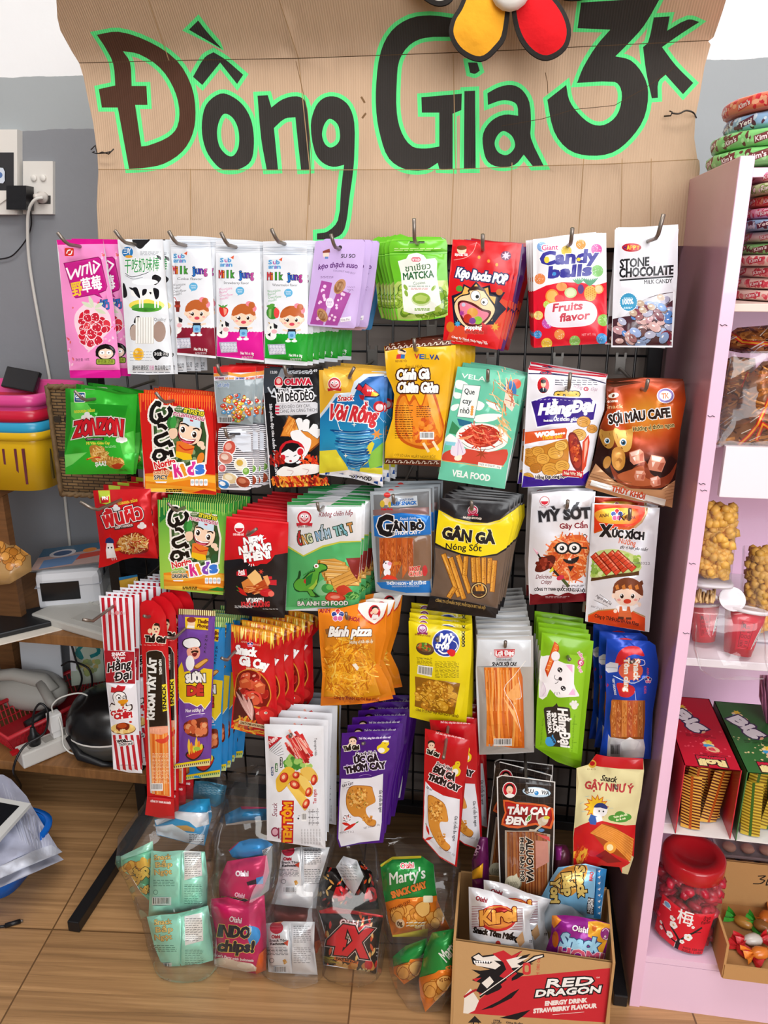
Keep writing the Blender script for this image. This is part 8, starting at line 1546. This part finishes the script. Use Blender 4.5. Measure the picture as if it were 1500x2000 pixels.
for i,(px_,py_,a,c1,c2,q)in enumerate(((1452,1800,-.5,'b8823a','3fa83a','green ended candy nearest the carton corner'),(1488,1815,-.7,'8a5a2c','3fa83a','green candy behind the nearest green ended candy'),(1456,1858,-.7,'c8242c','c8242c','red blossom candy at the front of the carton'),(1484,1866,.3,'d8782c','e8862c','orange candy at the front right of the carton'),(1490,1775,.8,'c86a24','d87a2c','orange candy at the back of the carton'),(1470,1840,.2,'c8c0b8','c8242c','pale candy between the red and orange candies'))):
 p=az(px_,py_,zc+.014);candy(p.x,min(p.y,y1-.03),zc+.005+.007*(i%2),a,c1,c2,q)
for i in range(2):
 t0=at(1404,1690-i*24,1.30);b=MB();zz=t0 .z;root=empty('sweet_tray',(t0 .x+.12,1.34,zz));tag(root,'clear tray of small pale sweets, %s of the two stacked behind the candy carton'%('lower','upper')[i],'tray','stacked sweet trays')
 b.box((t0 .x+.12,1.345,zz+.010),(.24,.10,.018),bev=.003);b.build('tray_shell',PLA,root)
 b=MB();b.box((t0 .x+.12,1.345,zz-.0005),(.245,.105,.003));b.build('tray_rim',plain('dcd4d8',.3),root)
 b=MB()
 for k in range(7):
  for j in range(2):b.blob((t0 .x+.02+k*.034,1.31+j*.04,zz+.009),(.013,.013,.007),2,.1)
 b.build('sweets',plain('d8a08a',.6),root,True)
b=MB();t0=at(1404,1700,1.30);b.box((t0 .x+.12,1.34,(t0 .z+.114)/2-.002),(.25,.12,t0 .z-.116));tag(b.build('storage_box',plain('5a4038',.7)),'dark box under the clear sweet trays','box')
# ================================================================ wall fittings, baskets and the low desk at the left
WH=plain('e6e1da',.4);WN2=WN*-1
def wb(b,x0,y0,x1,y1,o,t,bev=.0015):
 p=[aw(x0,y0,o),aw(x1,y0,o),aw(x1,y1,o),aw(x0,y1,o)];return b.prism(p,WN*t)
R=empty('fuse_box',aw(20,340));tag(R,'white wall fuse box with dark window cut by the left edge','fuse box')
b=MB();wb(b,-60,256,44,420,0,.022);b.build('frame',WH,R)
b=MB();wb(b,-60,298,27,384,.022,.002);b.build('window',plain('2b2b2e',.12),R)
A=Art();A.P('e9e4dc',-60,404,0,398,14,388,30,384,30,372,-60,372);sheet('paper_strip',A,lambda v:[aw(x,y,.0255)for x,y in v],MATTE,20,None,R)
A=Art();A.P('d8e0ec',-20,330,6,328,9,345,6,358,-20,352,sm=2);A.E('5a78b0',-4,342,9,7);sheet('sticker',A,lambda v:[aw(x,y,.0262)for x,y in v],MATTE,20,None,R)
R=empty('wall_socket',aw(80,368));tag(R,'white double wall socket plate beside the fuse box','socket')
b=MB();wb(b,50,316,108,419,0,.011);b.build('plate',WH,R)
MW=Matrix.Rotation(math.pi/2,3,'X')
for x in(67,85):b=MB();b.lathe([(.0068,0),(.0068,.004),(.006,.005)],aw(x,348,.011),20,MW);b.build('screw_cap',WH,R,True)
b=MB();wb(b,76,382,99,398,.011,.0015);b.build('socket_holes',plain('3a3836',.5),R)
b=MB();wb(b,28,365,66,411,.024,.032);tag(b.build('power_adapter',plain('141519',.3)),'black power adapter plugged in beside the white plug','adapter')
R=empty('power_cable',aw(82,380,.03));tag(R,'white power cable hanging from the wall socket','cable')
b=MB();b.lathe([(.012,0),(.013,.012),(.008,.018),(.006,.034),(.001,.036)],aw(86,386,.011),16,MW);b.build('plug',plain('d8d0c8',.4),R,True)
CORD=plain('d9d6cf',.45)
b=MB();b.tube(cr3([aw(*q)for q in((84,386,.045),(72,388,.05),(63,396,.05),(56,412,.045),(54,440,.035),(56,500,.02),(66,570,.012),(86,680,.01),(98,745,.01),(115,850,.01),(128,985,.01),(138,1080,.01),(142,1150,.012))]),.0036,8);b.build('cord',CORD,R,True)
b=MB();b.tube(cr3([aw(*q)for q in((60,412,.03),(61,440,.02),(52,466,.01),(34,490,.008),(16,503,.008),(-20,508,.008))]),.0016,6);tag(b.build('thin_cable',BLACKM,None,True),'thin black cable curling down from the black adapter','cable')
WOOD=plain('7a5230',.5,bs=14,bst=.1,var=.3,stretch=(1,1,8));WOODL=plain('8f6238',.45,bs=14,bst=.1,var=.3,stretch=(8,1,1))
by=1.42;zb=at(40,962,by).z;xr=at(90,960,by).x
R=empty('wooden_stand',(xr-.2,by+.1,.47));tag(R,'brown wooden stand on the desk under the nested baskets','stand')
px_=at(9,1000,by+.02).x;b=MB();b.box((px_-.03,by+.03,(zb+.47)/2-.009),(.06,.02,zb-.488));b.build('post',WOOD,R)
b=MB();b.box((px_-.30,by+.03,(zb+.47)/2-.009),(.06,.02,zb-.488));b.build('post',WOOD,R)
b=MB();b.box((px_-.17,by+.1,zb-.009),(.34,.19,.016));b.build('board',WOOD,R)
def basket(zr,hb,col,lab,slots,out):
 x1=xr+out;x0=x1-.34;y0=by-out;y1=by+.22+out;cx_,cy_=(x0+x1)/2,(y0+y1)/2
 def loop(s,z,n=48):return[Vector((cx_+(x1-x0)/2*s*math.copysign(abs(math.cos(a))**.28,math.cos(a)),cy_+(y1-y0)/2*s*math.copysign(abs(math.sin(a))**.28,math.sin(a)),z))for a in[2*math.pi*i/n for i in range(n)]]
 R=empty('plastic_basket',(cx_,cy_,zr-hb));tag(R,lab,'basket','nested plastic baskets');m=plain(col,.3)
 b=MB();b.rings([loop(.86,zr-hb+.003),loop(.87,zr-hb),loop(.9,zr-hb),loop(.96,zr-.03),loop(.96,zr-.004),loop(.94,zr-.004),loop(.88,zr-hb+.006)],cap=False);b.add(loop(.88,zr-hb+.004),[list(range(48))]);b.build('body',m,R,True)
 b=MB();b.rings([loop(.97,zr-.022),loop(1.0,zr-.022),loop(1.005,zr-.014),loop(1.0,zr),loop(.955,zr+.002),loop(.94,zr-.004)],cap=False);b.build('rim',m,R,True)
 if slots:
  for x in(-4,8,31,46):
   p,q=at(x,876,y0+.008),at(x+9,945,y0+.016);b=MB();b.prism([p+Vector((-.0025,-.004,0)),p+Vector((.0025,-.004,0)),q+Vector((.0025,-.004,0)),q+Vector((-.0025,-.004,0))],(0,.004,0));b.build('slot',plain('6a2c3c',.5),R)
  for k in range(3):b=MB();b.box((x1-.011-.002*k,y0+.05+.028*k,zr-.075),(.004,.005,.075));b.build('slot',plain('5a4a1c',.5),R)
zr0=at(60,843,by).z;basket(zr0,zr0-zb,'e3b51c','yellow slotted plastic basket, lowest of the nest at the left edge',True,0)
basket(at(60,829,by).z,.1,'2f9bc4','blue plastic basket nested in the yellow basket',False,0)
basket(at(60,805,by).z,.1,'c81c3a','red plastic basket nested above the blue basket',False,0)
zp=at(60,775,by).z;basket(zp,.09,'d8468c','pink plastic basket on top of the nested baskets',False,.004)
b=MB();p=at(42,742,by+.2);b.box(p,(.085,.012,.05),Matrix.Rotation(-.5,3,'X')@Matrix.Rotation(.15,3,'Y'),.003);tag(b.build('mobile_phone',plain('16161a',.15)),'black mobile phone lying in the pink basket','phone')
WI=bpy.data.materials.new('wicker');WI.use_nodes=True;nt=WI.node_tree;bs_=nt.nodes['Principled BSDF'];bs_.inputs['Roughness'].default_value=.7
tc=nd(nt,'ShaderNodeTexCoord');br=nd(nt,'ShaderNodeTexBrick',Scale=1);br.inputs['Brick Width'].default_value=.022;br.inputs['Row Height'].default_value=.006;br.inputs['Mortar Size'].default_value=.0009;br.inputs['Color1'].default_value=K('8d7049');br.inputs['Color2'].default_value=K('6a5032');br.inputs['Mortar'].default_value=K('2c2013')
mp=nd(nt,'ShaderNodeMapping');mp.inputs['Rotation'].default_value=(math.pi/2,0,0);nt.links.new(tc.outputs['Object'],mp.inputs[0]);nt.links.new(mp.outputs[0],br.inputs['Vector']);nt.links.new(br.outputs['Color'],bs_.inputs['Base Color'])
bp=nd(nt,'ShaderNodeBump',Strength=1,Distance=.003);bp.invert=True;nt.links.new(br.outputs['Fac'],bp.inputs['Height']);nt.links.new(bp.outputs[0],bs_.inputs['Normal'])
p,q=at(90,756,1.32),at(252,972,1.32);R=empty('wicker_basket',((p.x+q.x)/2,1.345,q.z));tag(R,'flat brown wicker basket hanging behind the green noodle bags','basket')
b=MB();b.box(((p.x+q.x)/2,1.345,(p.z+q.z)/2),(q.x-p.x,.045,p.z-q.z),None,.012);b.build('woven_body',WI,R)
b=MB();r=random.Random(3);z=q.z+.012;x=p.x
for(xa,za,xb,zb2)in((p.x,q.z,q.x,q.z),(p.x,p.z,q.x,p.z),(p.x,q.z,p.x,p.z)):
 for k in(0,1):b.tube([Vector((xa+(xb-xa)*i/14,1.324+.003*math.sin(i*2.2+k*3),za+(zb2-za)*i/14+.003*math.cos(i*2.2+k*3)))for i in range(15)],.0045,6)
b.build('braided_edge',plain('7a6040',.7,bs=80,bst=.5,var=.3),R,True)
b=MB()
for zz in(.3,.62):
 for k in range(6):b.box((p.x+.014+k*.021,1.3215,q.z+(p.z-q.z)*(1-zz)+.002),(.013,.003,.012))
b.build('weave_gap',plain('2e2418',.8),R)
DZ=.47;R=empty('low_desk',(-1.0,1.56,0));tag(R,'low brown wooden desk with an open lower shelf','desk')
fx=lambda x,y,z:az(x,y,z)
b=MB();yf=1.395;b.box((-1.19,(yf+1.72)/2,DZ-.012),(.87,1.72-yf,.024),bev=.002);b.build('desk_top',WOODL,R)
LZ=.15;b=MB();b.box((-1.19,(1.365+1.70)/2,LZ-.012),(.87,.335,.024),bev=.002);b.build('lower_shelf',WOODL,R)
for x,y in((at(24,1280,1.66).x,1.66),(-.79,1.64),(-1.59,1.64),(-1.59,1.42)):b=MB();b.box((x,y,DZ/2-.012),(.045,.05,DZ-.026));b.build('leg',WOOD,R)
def obox(name,lab,ct,c,size,rz,m,bev=.003,rx=0,grp=None,parent=None):
 b=MB();b.box(c,size,Matrix.Rotation(rz,3,'Z')@Matrix.Rotation(rx,3,'X'),bev);o=b.build(name,m,parent)
 return tag(o,lab,ct,grp)if lab else o
p=az(80,1194,DZ);pc=Vector((p.x+.045,p.y+.085,DZ));R=empty('label_printer',pc);tag(R,'white label printer with dark front opening on the desk','printer');rz=.35
obox('body',None,None,pc+Vector((0,0,.052)),(.145,.165,.10),rz,plain('dcdde2',.4),.018,parent=R)
Mz=Matrix.Rotation(rz,3,'Z');obox('paper_slot',None,None,pc+Mz@Vector((-.018,-.082,.055)),(.085,.004,.045),rz,plain('16171b',.2),.001,parent=R)
obox('latch',None,None,pc+Mz@Vector((.0725,-.03,.078)),(.004,.022,.014),rz,plain('3a3c44',.3),.001,parent=R);obox('seam_line',None,None,pc+Mz@Vector((0,0,.066)),(.1465,.1665,.0015),rz,plain('a8aab2',.5),0,parent=R)
A=Art();A.P('c9a8a0',0,0,200,0,200,120,0,120);A.P('3a6a8a',0,0,200,0,200,40,0,50);A.P('d8442c',100,60,200,50,200,75,100,90);A.P('6a8fc0',20,70,110,60,100,110,20,115);A.E('f0902c',130,40,18,12);A.E('e8e4e8',60,40,34,22);A.E('3a5a8a',60,40,24,14)
o=sheet('flyer_stack',A,lambda v:[pc+Mz@Vector(((x-100)/1000*.9+.01,(60-y)/1000*1.2,.106+x*.00006))for x,y in v],GLOSS,30,None,None,lambda v:[pc+Mz@Vector(((x-100)/1000*.9+.01,(60-y)/1000*1.2,.1035+x*.00006))for x,y in v]);tag(o,'colourful printed flyers lying on the white label printer','flyers')
A=Art();A.P('b08a58',-60,1040,5,1046,60,1085,62,1115,20,1140,-60,1150);A.lumps(['c8853a','b8742c','d8984a'],-5,1080,55,30,46,9,4,edge='7a4a1c');tag(pouch('snack_bag',A,Y=1.43,bulge=.03,n=(0,-1,1.1),seal=2,wr=.006,step=9,backcol='a8885a'),'clear bag of orange corn snacks lying at the left edge of the desk','snack bag')
p=az(38,1222,DZ);obox('clipboard','black tablet case on white papers at the desk front left','case',(p.x,p.y,DZ+.009),(.24,.10,.012),.75,plain('17181b',.35),.003);obox('paper_stack','white papers under the black tablet case','papers',(p.x+.012,p.y-.012,DZ+.001),(.26,.12,.003),.75,plain('e4dcd0',.7),0)
p0,p1,p2=az(63,1214,DZ),az(212,1258,DZ),az(190,1163,DZ);u=(p1-p0).normalized();rz=math.atan2(u.y,u.x);R=empty('laptop',(p0+p1)/2+Vector((0,.12,0)));tag(R,'worn white laptop with open dark screen on the desk','laptop');u2=Vector((-u.y,u.x,0));lw,ld=.30,.22;lc=p0+u*lw/2+u2*ld/2;lc.z=DZ+.0105
obox('base',None,None,lc,(lw,ld,.02),rz,plain('c4c2bc',.45),.004,parent=R)
b=MB();Mz=Matrix.Rotation(rz,3,'Z')
for j in range(5):
 for i in range(12):b.box(lc+Mz@Vector((-.124+i*.0225,.0+j*.0195,.0112)),(.0195,.0165,.0025),Mz)
b.build('keyboard',plain('d2d0ca',.45),R);obox('trackpad',None,None,lc+Mz@Vector((0,-.062,.0102)),(.095,.052,.001),rz,plain('b8b6b0',.4),0,parent=R)
ss=lc+u2*(ld/2);obox('screen',None,None,ss+Vector((0,.03,.098)),(lw,.009,.2),rz,plain('c9c8c4',.45),.003,-.25,parent=R);obox('screen_glass',None,None,ss+Vector((0,.03,.098))+Mz@(Matrix.Rotation(-.25,3,'X')@Vector((0,-.005,0))),(lw-.035,.001,.17),rz,plain('1c1d21',.12),0,-.25,parent=R)
A=Art();A.P('e0b23c',232,1128,268,1122,272,1150,236,1156);A.P('2f86c0',230,1098,266,1094,269,1126,232,1134);A.X('c8242c','No',240,1122,240,1100,12,out=('f0f0f0',1.5),b=1);tag(pouch('hanging_packet',A,Y=1.33,bulge=.006,seal=2,wr=.002,step=8),'blue and yellow packet hanging behind the red noodle bags','snack packet')
LS=LZ
def on(x,y,dz=0):q=az(x,y,LS);q.z+=dz;return q
obox('paper_sheet','tall white paper sheet leaning at the back of the lower shelf','paper',at(82,1300,1.62),(.11,.004,.17),.05,plain('c9cbd0',.7),0,-.1)
A=Art();A.P('b8c4b4',135,1252,200,1258,205,1330,140,1340);A.P('dfe2e6',118,1250,145,1252,150,1310,128,1312);A.N('1f7a7c',7,152,1268,160,1285,150,1275,165,1258,188,1262,192,1275,178,1282,sm=3);A.lumps(['9aa86a','b8a868','8a9a70'],172,1300,24,18,20,6,3);A.X('55607a','THƠM',124,1275,126,1256,7);tag(pouch('snack_pack',A,Y=1.60,bulge=.01,seal=2,wr=.004,step=9),'pale packet with a teal swirl behind the cables under the desk','packet')
q=on(55,1398);R=empty('handheld_steamer',q);tag(R,'grey white handheld appliance with loop handle on the lower shelf','appliance');G=plain('b4b1aa',.45)
b=MB();b.blob(q+Vector((.0,.03,.056)),(.10,.06,.05),3,.1,20);b.build('body',G,R,True)
b=MB();b.tube([q+Vector(v)for v in((-.14,.02,.06),(-.10,.0,.105),(-.02,.0,.118),(.05,.01,.10),(.075,.0,.075))],[.012,.014,.016,.02,.022],10);b.tube([q+Vector(v)for v in((.05,.0,.10),(.085,-.025,.07),(.10,-.035,.062))],[.014,.013,.012],10);b.build('handle',G,R,True)
p0,p1=on(30,1470),on(165,1400);R=empty('red_tray_basket',(p0+p1)/2);tag(R,'red plastic mesh basket on the lower desk shelf','basket');RED=plain('b8202c',.4);d=(p1-p0);L=.25;ux=d.normalized();uy=Vector((-ux.y,ux.x,0));o0=p0+Vector((0,0,.002));Wd=.12;hB=.055
b=MB();b.prism([o0,o0+ux*L,o0+ux*L+uy*Wd,o0+uy*Wd],(0,0,.003))
def side(a,v,out):
 for i in range(int(v.length/.011)+1):t=i*.011/v.length;b.tube([a+v*t,a+v*t+out*.02+Vector((0,0,hB))],.0017,5)
 for k in(.33,.66):b.tube([a+out*.02*k+Vector((0,0,hB*k)),a+v+out*.02*k+Vector((0,0,hB*k))],.0015,5)
side(o0,ux*L,-uy);side(o0+uy*Wd,ux*L,uy);side(o0,uy*Wd,-ux);side(o0+ux*L,uy*Wd,ux);b.build('mesh_body',RED,R)
b=MB();e=.02;c4=[o0-ux*e-uy*e,o0+ux*(L+e)-uy*e,o0+ux*(L+e)+uy*(Wd+e),o0-ux*e+uy*(Wd+e)];b.tube([c+Vector((0,0,hB))for c in c4+[c4[0],c4[1]]],.0055,8);b.build('rim',RED,R,True)
b=MB();q=o0+ux*.06+uy*.05;b.tube([q+Vector((0,0,.02)),q+ux*.08+Vector((0,0,.03))],.012,10);o=b.build('tube',plain('1a1a1c',.4),None,True);tag(o,'small black tube lying in the red mesh basket','tube')
p0,p1=on(40,1496),on(154,1448);d=(p1-p0).normalized();rz=math.atan2(d.y,d.x);c=(p0+p1)/2+Vector((0,0,.021));R=empty('power_strip',c-Vector((0,0,.021)));tag(R,'white power strip lying in front of the red mesh basket','power strip')
obox('body',None,None,c,((p1-p0).length,.045,.038),rz,plain('d4d0ca',.4),.004,parent=R);Mz=Matrix.Rotation(rz,3,'Z');obox('red_switch',None,None,c+Mz@Vector((-.075,.0,.019)),(.018,.016,.006),rz,plain('b0141c',.3),.001,parent=R)
for i in range(4):obox('outlet',None,None,c+Mz@Vector((-.035+i*.036,0,.0192)),(.026,.026,.001),rz,plain('a09c96',.5),0,parent=R)
q=c+Mz@Vector((.02,0,.019));R=empty('phone_charger',q);tag(R,'white phone charger standing in the power strip','charger');obox('body',None,None,q+Vector((0,0,.038)),(.028,.026,.045),rz,plain('e6e4e2',.3),.003,parent=R);obox('plug_base',None,None,q+Vector((0,0,.008)),(.022,.022,.016),rz,plain('e0dedc',.3),.002,parent=R)
b=MB();b.tube(cr3([q+Vector(v)for v in((0,0,.06),(.0,.0,.08),(.02,.01,.098),(.06,.03,.10),(.09,.04,.07))]),.002,6);b.tube(cr3([q+Vector(v)for v in((.012,0,.055),(.03,-.02,.03),(.035,-.03,-.005),(.06,-.035,-.02),(.075,-.025,-.01))]),.002,6);b.build('cable',CORD,R,True)
q=c+Mz@Vector((-.03,0,.019));R=empty('black_plug',q);tag(R,'black plug with long cable in the power strip','plug');b=MB();b.lathe([(.013,0),(.014,.02),(.008,.03),(.005,.045)],q,14);b.build('plug_body',BLACKM,R,True)
b=MB();t=az(40,1540,.03);b.tube(cr3([q+Vector((0,0,.04)),q+Vector((.01,0,.085)),q+Vector((.03,.0,.11)),q+Vector((.045,.0,.09)),q+Vector((.035,-.01,.04)),q+Vector((-.0,-.04,.02)),q+Vector((-.02,-.06,-.03)),t,t+Vector((-.05,-.02,-.025))]),.0028,6);b.build('cable',BLACKM,R,True)
for i,pts in enumerate((((140,1260),(150,1295),(160,1325),(152,1350)),((120,1300),(140,1292),(172,1305),(180,1330),(176,1352)))):
 b=MB();b.tube(cr3([at(x,y,1.56)for x,y in pts]),.0026,6);tag(b.build('loose_cable',BLACKM,None,True),'black cable hanging under the desk %s'%('beside the teal swirl packet','looping towards the helmet')[i],'cable')
q=on(205,1476);hc=Vector((q.x,q.y+.06,LS));R=empty('helmet',hc);tag(R,'black and grey motorbike helmet on the lower desk shelf','helmet');b=MB()
b.lathe([(.08,.0),(.10,.015),(.108,.045),(.108,.0601)],hc,36);b.build('grey_shell',plain('4a4844',.3,coat=.3),R,True);b=MB();b.lathe([(.1095,.058),(.106,.085),(.088,.115),(.054,.133),(.001,.139)],hc,36,cap=False);b.build('black_shell',plain('101012',.25),R,True);b=MB();b.lathe([(.1092,.056),(.1102,.058),(.1092,.0605)],hc,36,cap=False);b.build('trim_line',WH,R,True)
b=MB();b.tube([hc+Vector(v)for v in((-.07,-.082,.058),(-.03,-.109,.03),(.02,-.106,.012),(.05,-.098,.006))],[.009,.011,.007,.004],8);b.build('strap',BLACKM,R,True)
BZ=.125;A=Art();A.P('b9bcd2',-80,1508,6,1513,22,1522,52,1555,62,1574,84,1610,112,1655,122,1664,60,1690,0,1716,-80,1740);A.P('d4d7e4',-80,1712,0,1692,60,1664,100,1650,122,1664,60,1690,0,1716,-80,1740)
for i in range(14):A.N('cdd0e0',1.2,5+i*8,1530+i*9,20+i*7,1580+i*8,40+i*5,1640+i*3)
def bz(x,y):return BZ+.018*noise.noise(Vector((x*.03,y*.03,2)))-max(0,(x-40))*.0007
SK=printed('bag_stack_film',.25,0,30,.5,coat=.2);o=sheet('plastic_bag_stack',A,lambda v:[az(x,y,bz(x,y))for x,y in v],SK,10,None,None,lambda v:[az(x,y,bz(x,y))-Vector((0,0,.02))for x,y in v],'c8cada');tag(o,'stack of whitish clear plastic bags on the blue basin','plastic bags')
tq=[az(x,y,BZ+.032)for x,y in((-70,1545),(60,1569),(-8,1646),(-120,1610))];R=empty('tablet',sum(tq,Vector())/4);tag(R,'white framed tablet lying on the plastic bag stack','tablet');b=MB();b.prism(tq[::-1],(0,0,-.008));b.build('frame',plain('dcdcda',.3),R)
b=MB();b.prism([az(x,y,BZ+.0328)for x,y in((-110,1608),(-16,1630),(38,1574),(-60,1556))],(0,0,-.0006));b.build('screen',plain('1a1d22',.08),R)
bc=Vector((az(56,1700,.088).x-.195,az(0,1772,0).y+.085,0));R=empty('blue_basin',bc);tag(R,'bright blue plastic basin under the plastic bag stack','basin')
def sq(r,z):return[Vector((bc.x+r*math.copysign(abs(math.cos(a))**.5,math.cos(a)),bc.y+r*.6*math.copysign(abs(math.sin(a))**.5,math.sin(a)),z))for a in[2*math.pi*i/40 for i in range(40)]]
b=MB();b.rings([sq(.13,.0),sq(.138,.004),sq(.165,.088),sq(.16,.088),sq(.128,.006)],cap=False);b.add(sq(.13,.003),[list(range(40))]);b.build('bowl',plain('1466c8',.25),R,True);b=MB();b.rings([sq(.162,.084),sq(.172,.084),sq(.173,.092),sq(.16,.092)],cap=False);b.build('rim',plain('1466c8',.25),R,True)
R=empty('charging_cable',az(20,1805,.004));tag(R,'black charging cable end lying on the wooden floor','cable');b=MB();b.tube([az(-40,1812,.004),az(0,1810,.004),az(12,1808,.004)],.0024,6);b.build('cord',BLACKM,R,True);b=MB();b.tube([az(10,1808,.005),az(40,1799,.005)],.0045,8);b.build('plug_body',BLACKM,R,True);b=MB();b.tube([az(40,1799,.005),az(45,1798,.005)],.0022,6);b.build('plug_tip',STEEL,R,True)
